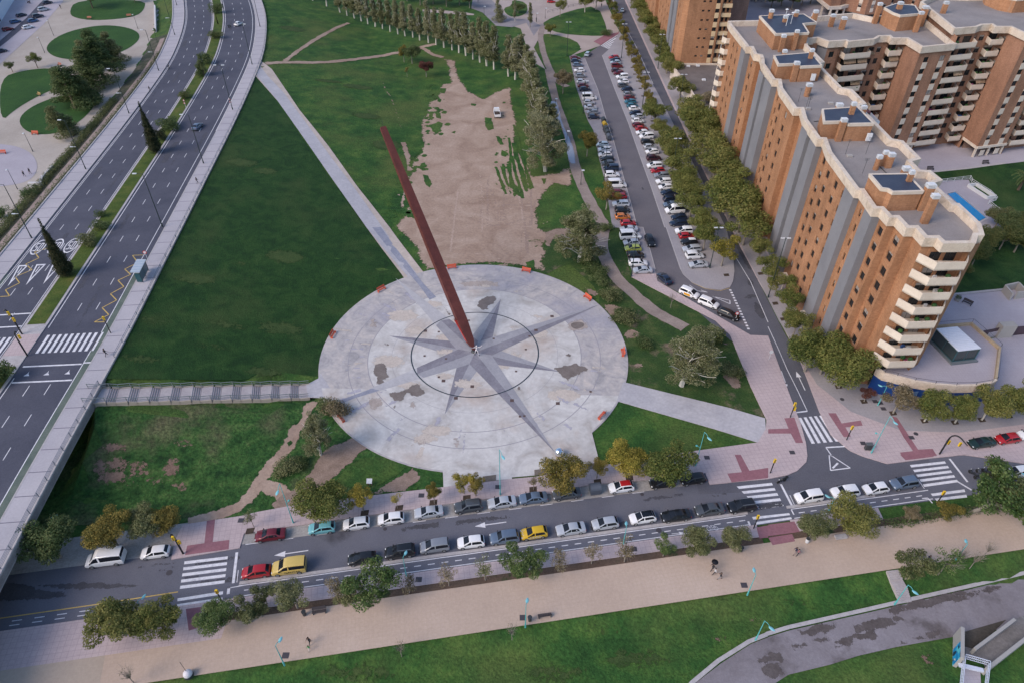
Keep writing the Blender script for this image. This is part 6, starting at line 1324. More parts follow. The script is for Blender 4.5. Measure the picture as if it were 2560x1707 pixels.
# meadow and strip trees
for q,h,wd,lf,kd,lb in (('B0 1075,440',7.0,1.0,'hedge','round','dark bushy tree on the meadow path bend'),('B0 1020,430',6.4,.7,'amber','round','ochre tree touching the dark bushy one on the meadow'),('B0 1040,530',3.6,.7,'amber','sparse','little yellow sapling below the ochre meadow tree'),('B0 1172,532',6.0,.95,'red','round','dark red plum tree on the meadow'),
  ('C0 263,255',5.2,.9,'green','round','small round tree at the corner of two lawns'),('C0 350,645',8.5,.8,'dry','round','brownish tree beside the top of the left car row'),('C0 515,1078',7.6,.75,'amber','round','olive tree beside the rubbish containers'),('C0 648,1442',7.0,1.0,'amber','loose','olive tree overhanging two red cars in the left row'),
  ('C0 125,190',10,.8,'poplar','poplar','grey leaning tree by the puddled path at the top'),('B0 1665,150',8.5,.75,'poplar','conifer','grey feathery tree in the paved corner at the top'),('C0 20,150',9,.6,'poplar','poplar','slim pale-stemmed tree standing in front of the round bush'),('C0 500,88',9,.9,'green','round','trees cut by the top edge above the upper lawn, left one'),('C0 577,70',9,.9,'green','round','trees cut by the top edge above the upper lawn, right one'),('C0 330,120',8,.7,'green','loose','thin leafy tree beside the upper railing')):
    tree('park_tree',kd,oneT(q),h,wd,lf,BARKW if 'pale' in lb or 'trees cut' in lb else BARKG,lb.replace('trees cut by the top edge above the upper lawn, left one','tree cut by the top edge above the upper lawn, left of two').replace('trees cut by the top edge above the upper lawn, right one','tree cut by the top edge above the upper lawn, right of two'),'tree')
for i,q in enumerate(('B0 1040,10','B0 1130,40','B0 1220,30','B0 1310,50','B0 1400,40','B0 1470,60','C0 40,95')):
    tree('park_tree','round',oneT(q),7.5 if i<6 else 4.5,1.2 if i<6 else 1.5,'dark' if i<6 else 'hedge',BARKG,'dark evergreen at the top edge behind the poplar row, %s from the left'%ORD[i] if i<6 else 'clipped round bush on the small round lawn at the top','tree')
# shrubs right and left of the plaza
for q,h,wd,lf,lb in (('C1 570,310',2.6,1.5,'hedge','shrub by the worn lawn, uppermost of the chain beside the plaza'),('C1 600,380',2.4,1.4,'hedge','shrub by the worn lawn, second in the chain beside the plaza'),('C1 668,495',2.8,1.3,'olive','greyish shrub beside the red bench right of the plaza'),('C1 775,650',2.6,1.5,'olive','low shrub lying next to the brown soil patch'),('C1 750,610',2.2,1.2,'hedge','small shrub just above the low one at the soil patch'),('C1 640,20',2.2,1.2,'hedge','shrub at the foot of the dense bushy poplar'),('C1 500,240',2.0,1.8,'hedge','flat shrub near the white trunk above the plaza'),
  ('B1 560,1270',3.4,1.0,'dry','large brown-olive bush at the plaza edge behind a red bench'),('B1 500,1250',2.6,1.1,'olive','lower olive bush next to the plaza steps'),('B2 230,110',2.2,1.5,'olive','grey-green bush beside the dirt path on the slope'),('B2 330,60',1.6,1.2,'hedge','dark bush right of the grey-green one on the slope'),('C1 1380,800',4.4,1.0,'dark','dark bush hidden behind the large spreading poplar'),('C1 1500,1000',2.6,1.3,'olive','thin brown shrub near the pink pavement edge'),('C1 900,810',2.0,1.6,'hedge','faint low shrub left of the large spreading poplar'),('C0 640,245',2.6,1.6,'hedge','hedge-like shrub at the tip of the upper lawn')):
    tree('shrub','shrub',oneT(q),h,wd,lf,BARK,lb,'shrub')
# median planting
for q,h,wd,kd,lf,lb in (('A0 1075,1050',14.6,.95,'cypress','cypress','tall dark cypress on the median, the farther of two'),('A1 462,328',14.0,.95,'cypress','cypress','tall dark cypress on the median near the bus markings'),('A0 1497,90',4.5,.9,'shrub','hedge','round bush at the top end of the median'),('A0 1500,170',4.6,.45,'cypress','cypress','slim dark column shrub on the upper median'),('A0 1485,265',3.0,1.3,'shrub','dark','twin bush on the upper median below the slim column'),('A0 1405,520',6.5,.8,'conifer','hedge','dense rounded conifer on the median beside the lamp'),('A0 1420,440',4.0,1.0,'shrub','hedge','bush behind the dense median conifer'),('A0 1278,675',2.6,1.2,'shrub','dark','small dark ball bush beside the warning sign'),('A0 1175,880',3.4,1.5,'shrub','hedge','wide bush on the median above the far cypress'),('A0 1115,955',3.2,.9,'shrub','cypress','dark bush touching the far cypress'),('A0 700,1490',1.8,1.0,'shrub','hedge','tiny bush on the median between the two cypresses'),('A1 695,10',2.4,1.2,'shrub','hedge','bush on the median above the speed roundels'),('A1 620,105',2.8,1.2,'shrub','olive','bush on the median right of the speed roundels'),('A1 5,1050',4.0,1.0,'shrub','hedge','dark bush on the lower median at the left edge')):
    p=at(T(q)[0],HR+.15); tree('cypress' if kd=='cypress' and h>10 else 'shrub',kd,p,h,wd,lf,BARK,lb,'cypress' if h>10 else 'shrub')
# west park trees
for i,(q,h,wd,kd,lf,lb) in enumerate((('A0 640,600',12,1.3,'conifer','hedge','dark conifer at the lower end of the big park clump'),('A0 720,560',13,1.2,'conifer','hedge','tall conifer in the middle of the big park clump'),('A0 690,470',12,1.2,'conifer','hedge','tall conifer at the back of the big park clump'),('A0 790,440',10,1.1,'conifer','olive','brownish conifer at the right of the big park clump'),('A0 620,500',10,1.0,'conifer','olive','lighter conifer at the left of the big park clump'),('A0 520,750',12,1.25,'conifer','hedge','dark conifer at the front of the lower park clump'),('A0 570,730',11,1.2,'conifer','dark','dark conifer at the right of the lower park clump'),('A0 460,690',9.5,1.1,'conifer','hedge','lighter conifer at the left of the lower park clump'),('A0 430,935',8.0,1.3,'conifer','olive','single olive conifer on the lowest park lawn'),('A0 262,472',5.5,.9,'loose','green','small green tree on the gravel above the left lawn'),('A0 90,500',4.0,.9,'loose','dark','small dark tree near the left edge on the gravel'),('A0 640,60',9,1.2,'round','hedge','dark trees cut by the top edge on the upper park lawn'),('A0 930,20',6,1.0,'round','hedge','bush at the top edge beside the stair wall'),('A0 330,30',6,.8,'round','green','street tree among the parked cars at the top left'),('A0 10,1500',3,1.0,'shrub','fresh','bright bush at the left edge beside the lane'),('A0 215,1350',2.4,1.5,'shrub','hedge','low bush by the white stair walls in the park'),('A0 1080,250',3.2,.5,'sparse','hedge','slim young tree by the ramp wall'))):
    tree('park_tree' if h>3.5 else 'shrub',kd,at(T(q)[0],ZP),h,wd,lf,BARK,lb.replace('dark trees','dark tree'),'tree' if h>3.5 else 'shrub')
# courtyard trees
for i,(q,h,wd,lf) in enumerate((('D0 1560,1568',5.5,1.2,'olive'),('D1 1480,160',6.5,1.0,'dark'),('D1 1590,150',6.5,1.0,'dark'),('D1 1690,170',6.8,1.1,'dark'),('D1 1400,260',6.0,1.0,'dark'),('D1 1640,70',6.5,1.2,'hedge'),('D1 1740,60',6.5,1.2,'dark'),('D1 1330,330',4.0,.9,'dark'))):
    tree('courtyard_tree','round',at(T(q)[0],ZC),h,wd,lf,BARKG,'dark garden tree below the pool, %s of its group'%['nearest the pool','left end of the front row','middle of the front row','right end of the front row','standing alone at the wall','behind the front row','at the picture edge','lowest and smallest'][i],'tree','dark garden trees below the pool')
for i,q in enumerate(('D0 20,60','D0 90,40','D0 160,70','D0 230,40','D0 290,30','D0 60,-10','D0 210,-20')):
    tree('courtyard_tree','round',at(T(q)[0],ZC),8.5,1.15,'dark' if i%2 else 'hedge',BARKG,'dark garden tree behind the blue-roofed huts, %s of the far group'%ORD[i],'tree','far garden trees')
# palm
pm=root('palm_tree',at(T('D0 1720,1310')[0],ZC),'feathery palm tree on the courtyard lawn at the right edge','palm tree')
mb=MB(); mb.tube([(0,0,0),(.1,0,2),(0,0,4.2)],[.38,.3,.28],8); WB_=mb.build('trunk',[BARK],pm)
rp_=random.Random(3); 
for k in range(26):
    a=rp_.uniform(0,2*PI); L=rp_.uniform(2.6,3.6); el=rp_.uniform(.1,1.1); mb=MB(); prev=None
    pts=[Vector((cos(a)*L*t,sin(a)*L*t,4.2+L*(el*t-.85*t*t*(.7+.5*el)))) for t in (0,.25,.5,.75,1)]
    for j in range(4):
        p,q=pts[j],pts[j+1]; n=Vector((-sin(a),cos(a),0))
        for m_ in range(5):
            c=p.lerp(q,m_/5); w_=.55*(1-abs((j*5+m_)/20-.45)*1.3)
            for sg in (-1,1): mb.add([c,c+(q-p)*.22,c+(q-p)*.3+n*sg*w_+Vector((0,0,-.22))],[(0,1,2)],0)
    mb.tube(pts,.025,4); mb.build('frond',[LM['hedge']],pm)
# hedges
def hedge(name,line,w_,h,z,label,leaf='hedge',dens=26,zf=None):
    line=[Vector(p) for p in line]; rnd=random.Random(len(line)); bl=[]
    for a,b in zip(line[:-1],line[1:]):
        L=(b-a).length
        for k in range(max(1,int(L/.9))): 
            c=a.lerp(b,(k+.5)/max(1,int(L/.9))); zz=zf(c.x,c.y) if zf else z
            for s_ in (-.25,.25): bl.append((c.x+rnd.uniform(-.2,.2)+s_*w_,c.y+rnd.uniform(-.2,.2),zz+h*.5+rnd.uniform(-.1,.15),rnd.uniform(.45,.62)*h))
    V_,F=leaves(bl,int(len(bl)*dens),.26,rnd,.5)
    c0=Vector((line[0].x,line[0].y,z)); me=bpy.data.meshes.new(name); me.from_pydata([tuple(v-c0) for v in V_],[],F); me.materials.append(LM[leaf]); o=bpy.data.objects.new(name,me); link(o); o.location=c0
    tag(o,label,'hedge'); return o
hedge('hedge',[rp(y_,-21.2) for y_ in np.arange(92,268,4)],1.0,1.0,HR-1,'thin ragged hedge along the outer pavement of the raised road',zf=tz,dens=20)
hedge('hedge',[rp(y_,-25.8) for y_ in np.arange(108,222,4)],2.4,1.5,ZP,'long wide clipped hedge between the pinkish lane and the park','olive',zf=tz,dens=120)
hp=ptsZ('D2 800,490 950,470 1100,440 1250,425 1430,390'); hedge('hedge',hp,3.2,1.5,0,'low dark hedge bed between the pink pavement and the sandy promenade',dens=60)
hp=ptsZ('D2 1540,400 1640,370 1761,350'); hedge('hedge',hp,2.6,1.4,0,'dark hedge bed at the right edge beside the promenade',dens=50)
# ================================================================ SUNDIAL, SPHERE, STATUE
CORT=ground('rust_red_steel',[(.3,(.078,.022,.018)),(.55,(.112,.031,.025)),(.8,(.15,.045,.036))],scale=.4,fine=4,fineamt=.12,bump=.05,rough=.6,spec=.35)
HOTR=flat('lit_red_inner_face',(.62,.07,.065),.5)  # brighter red paints in the light on the beam's hollow inner face
nb=Vector((cos(R(120.0)),sin(R(120.0)),0)); el=R(41.65); dirv=(nb*cos(el)+Vector((0,0,sin(el)))).normalized(); sd=Vector((-nb.y,nb.x,0)); upv=dirv.cross(sd).normalized()
if upv.z<0: upv=-upv
gb=Vector((-7.45,102.3,.35))
GN=root('sundial_beam',gb,'giant leaning rust-red steel beam rising from the centre of the compass paving','sundial')
tipp=at((957,318),33.0); Lb=(tipp-gb).length; dirv=(tipp-gb).normalized(); sd=Vector((0,0,1)).cross(dirv).normalized(); upv=dirv.cross(sd).normalized(); upv=upv if upv.z>0 else -upv
mb=MB(); st=[(0,.12,.25,0),(2.2,.75,.95,.05),(6,1.0,1.5,.2),(20,.95,1.5,.2),(36,.80,1.2,.1),(Lb-.2,.62,.8,0),(Lb,.55,.7,0)]
V_=[];F=[]
for t,hw,th,o_ in st:
    c=dirv*t
    for q in (sd*hw+upv*th*.30,sd*hw*.92+upv*-.7*th,-sd*hw*.92+upv*-.7*th,-sd*hw+upv*th*.30): V_.append(c+q)
for i in range(len(st)-1):
    for k in range(4): F.append((4*i+k,4*i+(k+1)%4,4*i+4+(k+1)%4,4*i+4+k))
F+=[(3,2,1,0),tuple(range(4*len(st)-4,4*len(st)))]
mb.add(V_,F); mb.build('beam',[CORT],GN)
mb=MB(); mb.add([dirv*2.0+sd*.70+upv*-.1,dirv*7.0+sd*1.45+upv*-.15,dirv*7.6+sd*1.05+upv*-.9,dirv*2.0+sd*.62+upv*-.7,dirv*2.1+sd*.45+upv*-.2,dirv*6.8+sd*.95+upv*-.3],[(0,1,2,3),(3,2,1,0),(0,4,5,1),(1,5,4,0)]); mb.build('lit_hollow_face',[HOTR],GN)
for s_ in (-1,1):
    mb=MB()
    for k in range(24):
        t=7+k*(Lb-9)/24; mb.bar(dirv*t+sd*s_*.86*(1-.3*k/24)+upv*.42,dirv*(t+.15)+sd*s_*.86*(1-.3*k/24)+upv*.42,.1,.06)
    pass
mb=MB(); mb.tube([dirv*(Lb-.1),dirv*Lb+Vector((0,0,1.4))],.03,5); mb.build('lightning_rod',[METD],GN)
mb=MB()
for a in range(3): mb.prism([(.8*cos(k*2*PI/3+a)*(1-a*.2),.8*sin(k*2*PI/3+a)*(1-a*.2)) for k in range(3)],-.2,-.1+a*.1)
mb=MB(); mb.cyl(0,0,-.21,.15,.7,14,0,.45); mb.build('pivot_base',[METD],GN)
# human statue figure at the foot
def figure(name,loc,label,pose,cols,cat='person',scale=1.0,rz=0,hair=(.03,.02,.015),group=None,parts=True,skin=(.42,.25,.18)):
    """one skinned body; trousers/top/skin are material zones of the same continuous mesh"""
    r_=root(name,loc,label,cat,group,rz) if parts else None
    J=dict(pelvis=(0,0,.95),chest=(0,0,1.32),neck=(.01,0,1.49),head=(.03,0,1.60),top=(.02,0,1.70),hl=(0,.10,.90),hr=(0,-.10,.90),kl=(.0,.12,.50),kr=(0,-.12,.50),al=(0,.12,.09),ar=(0,-.12,.09),tl=(.16,.13,.04),tr=(.16,-.13,.04),sl=(0,.19,1.42),sr=(0,-.19,1.42),el=(0,.25,1.14),er=(0,-.25,1.14),wl=(.06,.25,.90),wr=(.06,-.25,.90),fl=(.09,.25,.79),fr=(.09,-.25,.79))
    J.update(pose)
    E_=[('pelvis','chest'),('chest','neck'),('neck','head'),('head','top'),('pelvis','hl'),('hl','kl'),('kl','al'),('al','tl'),('pelvis','hr'),('hr','kr'),('kr','ar'),('ar','tr'),('chest','sl'),('sl','el'),('el','wl'),('wl','fl'),('chest','sr'),('sr','er'),('er','wr'),('wr','fr')]
    rad=dict(pelvis=.15,chest=.16,neck=.06,head=.10,top=.085,hl=.095,hr=.095,kl=.06,kr=.06,al=.045,ar=.045,tl=.035,tr=.035,sl=.065,sr=.065,el=.045,er=.045,wl=.032,wr=.032,fl=.03,fr=.03)
    nm=list(J); 
    # five short finger chains at each hand
    for h,w_ in (('fl','wl'),('fr','wr')):
        a=Vector(J[w_]);b=Vector(J[h]); d_=(b-a).normalized(); side=d_.cross(Vector((0,1,0))).normalized() if abs(d_.y)<.9 else Vector((0,0,1))
        for k in range(5):
            n1='%s%d'%(h,k); off=side*(k-2)*.02; L_=.085 if k not in(0,4) else .06; J[n1]=tuple(b+off+d_*L_+side*(-.03 if k==0 else 0)); rad[n1]=.009; E_.append((h,n1)); nm.append(n1)
    me=bpy.data.meshes.new('body'); me.from_pydata([J[n] for n in nm],[(nm.index(a),nm.index(b)) for a,b in E_],[])
    o=bpy.data.objects.new('body',me); COL.objects.link(o); m=o.modifiers.new('skin','SKIN'); m.use_smooth_shade=True
    for i,n in enumerate(nm): me.skin_vertices[0].data[i].radius=(rad[n],rad[n]*(.72 if n in('chest','pelvis') else 1))
    me.skin_vertices[0].data[0].use_root=True
    s2=o.modifiers.new('sub','SUBSURF'); s2.levels=1; s2.render_levels=1
    bpy.context.view_layer.update(); m2=bpy.data.meshes.new_from_object(o.evaluated_get(bpy.context.evaluated_depsgraph_get())); bpy.data.objects.remove(o)
    m2.materials.clear()
    for c,n in zip((skin,cols[0],cols[1],(.03,.03,.03)),('skin','top','trousers','shoes')): m2.materials.append(flat('cloth_%s_%.2f_%.2f_%.2f'%(n,*c),c,.85))
    zh=Vector(J['pelvis']).z; nk=Vector(J['neck'])
    for p in m2.polygons:
        c=p.center; 
        i=2 if c.z<zh+.0 else 1
        if (c-Vector(J['head'])).length<.17 and c.z>nk.z-.0: i=0
        for h in ('fl','fr'):
            if (c-Vector(J[h])).length<.15: i=0
        for h in ('tl','tr','al','ar'):
            if (c-Vector(J[h])).length<.10: i=3
        p.material_index=i
    b_=bpy.data.objects.new('body',m2); link(b_,r_)
    hd=Vector(J['head']); mb=MB(); mb.ball((hd.x-.025,hd.y,hd.z+.06),.115,10,0,.95); mb.build('hair',[flat('hair_%.2f'%hair[0],hair,.9)],r_)
    mb=MB(); mb.ball((hd.x+.105,hd.y,hd.z),.018,6); 
    for e in (-.035,.035): mb.ball((hd.x+.088,hd.y+e,hd.z+.03),.013,6)
    mb.bar((hd.x+.093,hd.y-.025,hd.z-.045),(hd.x+.093,hd.y+.025,hd.z-.045),.012); mb.build('face',[flat('face_features',(.10,.05,.04),.8)],r_)
    r_.scale=(scale,)*3; return r_
WALK=dict(hl=(0,.10,.90),kl=(.16,.11,.52),al=(.30,.11,.12),tl=(.45,.12,.08),kr=(-.06,-.11,.50),ar=(-.32,-.11,.14),tr=(-.20,-.11,.03),el=(-.10,.25,1.15),wl=(-.10,.27,.92),fl=(-.08,.27,.82),er=(.12,-.25,1.16),wr=(.28,-.25,1.0),fr=(.36,-.25,.95))
WHITE=(.62,.58,.60)
figure('statue',(-6.9,101.2,.15),'pale human figure sculpture standing at the foot of the rust-red beam',dict(sl=(0,.2,1.45),el=(.1,.45,1.5),wl=(.1,.65,1.7),fl=(.1,.7,1.8),er=(.1,-.45,1.4),wr=(.2,-.65,1.5),fr=(.2,-.72,1.55),kl=(.1,.2,.5),al=(.05,.32,.08),tl=(.2,.35,.04),kr=(-.1,-.2,.5),ar=(-.15,-.3,.08),tr=(0,-.32,.04)),(WHITE,WHITE),'statue',1.45,R(-90),hair=WHITE,skin=WHITE)
sp=one('C1 322,1568'); SP=root('mirror_sphere',(sp.x,sp.y,.14),'polished mirror-like metal ball at the tip of the longest compass ray','sphere sculpture')
mb=MB(); mb.ball((0,0,.95),.78,32); mm=bpy.data.materials.new('polished_steel'); t,b=nodes(mm); b.inputs['Metallic'].default_value=1; b.inputs['Roughness'].default_value=.06; b.inputs['Base Color'].default_value=(.8,.82,.86,1); mb.build('ball',[mm],SP,180)
mb=MB(); mb.cyl(0,0,-.02,.3,.6,16,0,.35); mb.build('pedestal',[flat('pedestal_brown',(.22,.17,.14),.8)],SP)
# ================================================================ STAIRS BETWEEN ROAD AND PLAZA
SR=root('staircase',(ST0.x,ST0.y,HR),'long straight staircase of short flights with grey railings between the road and the plaza','staircase')
a=Vector((ST0.x-.2,ST0.y)); b=Vector((ST1.x+.5,ST1.y)); dd=(b-a); LL=dd.length; dd.normalize(); nn=Vector((-dd.y,dd.x)); nf=11; seg=LL/nf
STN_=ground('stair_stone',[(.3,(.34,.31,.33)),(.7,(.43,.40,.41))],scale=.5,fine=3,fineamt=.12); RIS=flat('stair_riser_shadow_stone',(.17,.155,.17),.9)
z=HR+.05; zl=[]
for i in range(nf):
    p0=a+dd*(i*seg); mb=MB(); drop=HR/nf; land=seg*.58; dz=drop
    def blk(u0,u1,z0,z1,m=0):
        q=[p0+dd*u0-nn*1.7,p0+dd*u1-nn*1.7,p0+dd*u1+nn*1.7,p0+dd*u0+nn*1.7]; mb.prism([(v.x,v.y) for v in q],z0,z1,m)
    stw=(seg-land)/4
    for k in range(4): blk(k*stw,(k+1)*stw,z-2.2,z-dz*.8*(k+1)/4-.0,0); blk((k+1)*stw-.10,(k+1)*stw-.001,z-dz*.8*(k+1)/4+.001,z-dz*.8*(k+1)/4+.012,1)
    q=[p0+dd*(4*stw)-nn*1.7,p0+dd*seg-nn*1.7,p0+dd*seg+nn*1.7,p0+dd*(4*stw)+nn*1.7]
    za,zb=z-dz*.8,z-dz; f=lambda x,y:za+(zb-za)*max(0,min(1,((Vector((x,y))-p0).dot(dd)-4*stw)/(seg-4*stw)))
    mb.prism([(v.x,v.y) for v in q],z-2.4,f,0)
    WB(mb,'flight',[STN_,RIS],SR); zl+=[(p0,z),(p0+dd*4*stw,za)]; z=zb
zl.append((b,z))
for s_ in (-1.75,1.75):
    mb=MB()
    for (p,zz),(q,z2) in zip(zl[:-1],zl[1:]):
        for h in (.55,1.05): mb.bar((*(p+nn*s_),zz+h),(*(q+nn*s_),z2+h),.09 if h>1 else .06)
        mb.bar((*(p+nn*s_),zz-.1),(*(p+nn*s_),zz+1.05),.07)
    WB(mb,'railing',[flat('galvanised_rail',(.22,.25,.25),.4,.3)],SR)
    mb=MB()
    for (p,zz),(q,z2) in zip(zl[:-1],zl[1:]): mb.bar((*(p+nn*s_*1.06),zz-.9),(*(q+nn*s_*1.06),z2-.9),.2,2.0)
    WB(mb,'side_wall',[flat('stair_side_beige',(.40,.345,.29),.85)],SR)
# railing of the raised road, east side
RAILM=flat('greyblue_rail',(.17,.20,.25),.45,.3)
fence('road_fence',[rp(y_,16.1) for y_ in np.arange(92,330,4)],'thin grey fence along the lawn side of the raised road',HR+.3,.75,4.0,2,RAILM,rw_=.06)
fence('bridge_railing',[rp(y_,16.1) for y_ in np.arange(22,86,3)],'blue-grey railing on the edge of the road bridge at the lower left',HR+.3,1.0,3.0,4,RAILM,rw_=.05)
fence('plaza_side_rail',ptsZ('C0 245,95 420,50 560,30'),'thin railing above the upper lawn at the top',.1,1.1,3,2,METD)
# ================================================================ LAMPS
def zheight(b,t):   # height of the point above base b (world) that shows at pixel t
    r=ray(t); k=math.hypot(b.x,b.y)/math.hypot(r.x,r.y); return CAMH+r.z*k
LAMPG=flat('dark_green_lamp_paint',(.018,.035,.035),.45); HEADW=flat('lamp_head_pale',(.60,.63,.66),.35)
def lamp(bq,tq,z,label,heads,mat=LAMPG,name='street_lamp',cat='street lamp',group=None,low=None,rad=.11,H=None,hm=HEADW,hs=(.9,.35)):
    b=at(T(bq)[0],z); H=H or (zheight(b,T(tq)[0])-z); H=max(3,min(15,H)); r_=root(name,b,label,cat,group)
    mb=MB(); mb.tube([(0,0,0),(0,0,.8),(0,0,.82),(0,0,H)],[rad*1.5,rad*1.45,rad,rad*.62],8); mb.build('pole',[mat],r_)
    for a,L in heads:
        d_=Vector((cos(a),sin(a),0)); mb=MB(); mb.tube([(0,0,H-.1),d_*L+Vector((0,0,H+.05))],rad*.45,6); o=mb.build('arm',[mat],r_)
        mb=MB(); c=d_*(L+hs[0]*.4)+Vector((0,0,H+.05)); mb.bar(c-d_*hs[0]*.5,c+d_*hs[0]*.5,hs[1],.14); mb.build('lamp_head',[hm],r_)
    if low:
        a,h2=low; d_=Vector((cos(a),sin(a),0)); mb=MB(); mb.tube([(0,0,h2),d_*.9+Vector((0,0,h2))],.05,5); mb.bar(d_*.8+Vector((0,0,h2)),d_*1.6+Vector((0,0,h2)),.3,.1); mb.build('lower_lamp_head',[hm],r_)
    return r_
for i,(b,t) in enumerate((('B0 28,185','A0 1670,190'),('A0 1735,445','A0 1668,195'),('A0 1600,755','A0 1505,440'),('A0 1400,1125','A0 1292,785'),('A0 1118,1560','A0 990,1245'))):
    lamp(b,t,HR+.14,'tall dark lamp on the lawn side pavement of the raised road, %s from the top'%ORD[i],[(PI,1.4),(0,.2)] if i<3 else [(PI,1.4)],group='tall lamps along the raised road',H=13.3)
for i,(b,t) in enumerate((('A0 1217,38','A0 1190,-80'),('A0 1203,243','A0 1145,40'),('A0 1092,488','A0 995,195'),('A0 888,782','A0 788,500'),('A0 590,1165','A0 482,920'),('A1 218,70','A0 25,1275'))):
    lamp(b,t,HR+.14,'tall dark lamp on the park side pavement of the raised road, %s from the top'%ORD[i],[(PI,.9)],group='tall lamps along the raised road',H=13.3,low=(PI,6.2))
for i,(b,t) in enumerate((('C0 378,386','C0 385,155'),('C0 752,402','C0 772,168'),('C0 895,742','C0 922,500'),('C0 1098,1220','C0 1132,955'),('C0 490,782','C0 500,560'),('C0 632,1252','C0 645,1010'),('C0 1145,757','C0 1178,515'),('C0 1003,475','C0 1032,240'),('C1 820,336','C1 850,60'),('C1 1360,278','C1 1418,0'),('D1 0,480','D0 30,1380'))):
    lamp(b,t,.1,['tall dark lamp on the grass at the top of the left car row','tall dark lamp at the top of the right car row','tall dark lamp on the pavement beside the right row, second down','tall dark lamp on the pavement beside the right row, third down','tall dark lamp in the grass beside the big white van','tall dark lamp in the grass beside the white camper van','tall dark lamp on the building side near the garage','tall dark lamp on the building side above the garage','tall dark lamp at the lower end of the left car row','tall dark lamp beside the last silver sedan of the right row','tall dark lamp hidden in the avenue trees near the long block'][i],[(0,.3),(PI,.3)],hs=(.8,.3))
for i,(b,t) in enumerate((('C0 295,766','C0 298,683'),('C0 375,1012','C0 380,905'),('C0 473,1272','C0 478,1175'),('B0 1570,110','B0 1568,48'),('C0 168,155','C0 168,95'),('C0 228,130','C0 230,60'))):
    lamp(b,t,.1,'short path lamp with pale disc head, %s'%['beside the puddled path','second down the path','nearest the bushy poplar','at the top left of the paved corner','next to the grey leaning tree','at the lawn railing'][i],[(0,.05)],hs=(.75,.6),rad=.07,group='path lamps')
for i,(b,t) in enumerate((('A0 228,1047','A0 180,930'),('A0 122,1305','A0 72,1190'),('A0 308,365','A0 270,268'),('A0 370,247','A0 338,163'),('A0 950,202','A0 918,100'),('A0 1090,310','A0 1080,240'))):
    lamp(b,t,ZP,'slender park lamp %s'%['on the gravel left of the lowest lawn','on the playground paving near two walkers','at the left end of the oval lawn','above the left end of the oval lawn','at the upper right of the oval lawn','beside the slim young tree at the ramp'][i],[(PI,.1)],hs=(.45,.45),rad=.07,H=5.4)
# teal lamps with hanging oval heads
def teal(bq,tq,z,label,a,H=None,L=.9,low=None):
    b=at(T(bq)[0],z); H=H or (zheight(b,T(tq)[0])-z); H=max(3.2,min(11,H)); r_=root('teal_street_lamp',b,label,'street lamp','teal street lamps')
    mb=MB(); mb.tube([(0,0,0),(0,0,1.0),(0,0,1.02),(0,0,H)],[.12,.11,.075,.045],8); mb.build('pole',[TEAL],r_)
    d_=Vector((cos(a),sin(a),0)); mb=MB(); mb.tube([(0,0,H-.05),d_*L*.5+Vector((0,0,H-.1)),d_*L+Vector((0,0,H-.45))],.04,5); mb.build('arm',[TEAL],r_)
    mb=MB(); n=10; c=d_*(L+.35)+Vector((0,0,H-.6)); s_=Vector((-d_.y,d_.x,0)); vs=[];fs=[]
    for i in range(7):
        t=i/6; rr_=max(.02,.22*sin(PI*(.08+.9*t))**.8); 
        for k in range(n): an=2*PI*k/n; vs.append(c+d_*(t-.5)*.9+s_*rr_*cos(an)+Vector((0,0,rr_*.4*sin(an)-.12*t)))
    for i in range(6):
        for k in range(n): fs.append((i*n+k,i*n+(k+1)%n,(i+1)*n+(k+1)%n,(i+1)*n+k))
    mb.add(vs,fs); mb.build('lamp_head',[flat('teal_lamp_head',(.20,.50,.56),.35)],r_,60)
    if low: mb=MB(); mb.tube([(0,0,low),d_*-.6+Vector((0,0,low))],.03,5); mb.ball(d_*-.7+Vector((0,0,low-.1)),.2,8,0,.7); mb.build('lower_lamp_head',[TEAL],r_)
for i,(b,t,a,lo,lb) in enumerate((('B2 257,465','B2 163,195',R(-100),4.8,'teal lamp on the pavement between the dark red and the teal hatchback'),('B2 1680,272','B2 1675,-60',R(-60),0,'teal lamp in front of the plaza entrance above a silver hatchback'),('C2 1262,72','C1 1322,1400',R(-50),4.5,'teal lamp rising in front of the lawn by the junction pavement'),('D1 710,1545','D1 835,1290',R(-50),4.5,'teal lamp leaning over the crimson strips on the corner pavement'),('D1 755,1218','D1 812,1088',R(120),0,'thin teal lamp in front of the blue shopfront'),('D1 368,760','D1 392,672',R(178),0,'teal lamp over the corner tree clump by the brick block'),('A2 450,560','A2 390,405',R(-100),4.5,'teal lamp poking out of the big evergreen at the bridge'),
  ('B2 1034,828','B2 1018,700',R(80),0,'small teal lamp on the cycle track below the black car with roof rails'),('C2 766,608','C2 772,492',R(80),0,'small teal lamp on the cycle track below the second silver hatchback'),('B2 197,1445','B2 150,1300',R(80),0,'teal lamp at the promenade edge left of the two walkers'),('C2 92,1183','C2 85,1035',R(80),0,'teal lamp at the promenade edge beside a dark litter bin'),('C2 1618,962','C2 1652,808',R(80),0,'teal lamp at the promenade edge near the walking group'),('C2 1675,1270','C2 1728,1132',R(-40),0,'teal lamp beside the riverside path kerb near the bottom'),('D2 870,1026','D2 955,885',R(-40),0,'teal lamp at the foot of the lawn steps'),('D2 415,386','D2 432,310',R(120),0,'small teal lamp on the cycle track below two white cars'),('D2 1290,720','D2 1350,598',R(60),0,'teal lamp behind the bare trees on the promenade'),('A2 1000,1090','A2 1015,962',R(80),0,'teal lamp hidden behind the dark olive pair at the zebra crossing'),('D2 1760,235','D2 1695,150',R(120),0,'teal lamp near the motorbike bay at the right edge'))):
    teal(b,t,.14 if 'B2 1675' not in t else .14,lb,a,None,.8,lo or None)
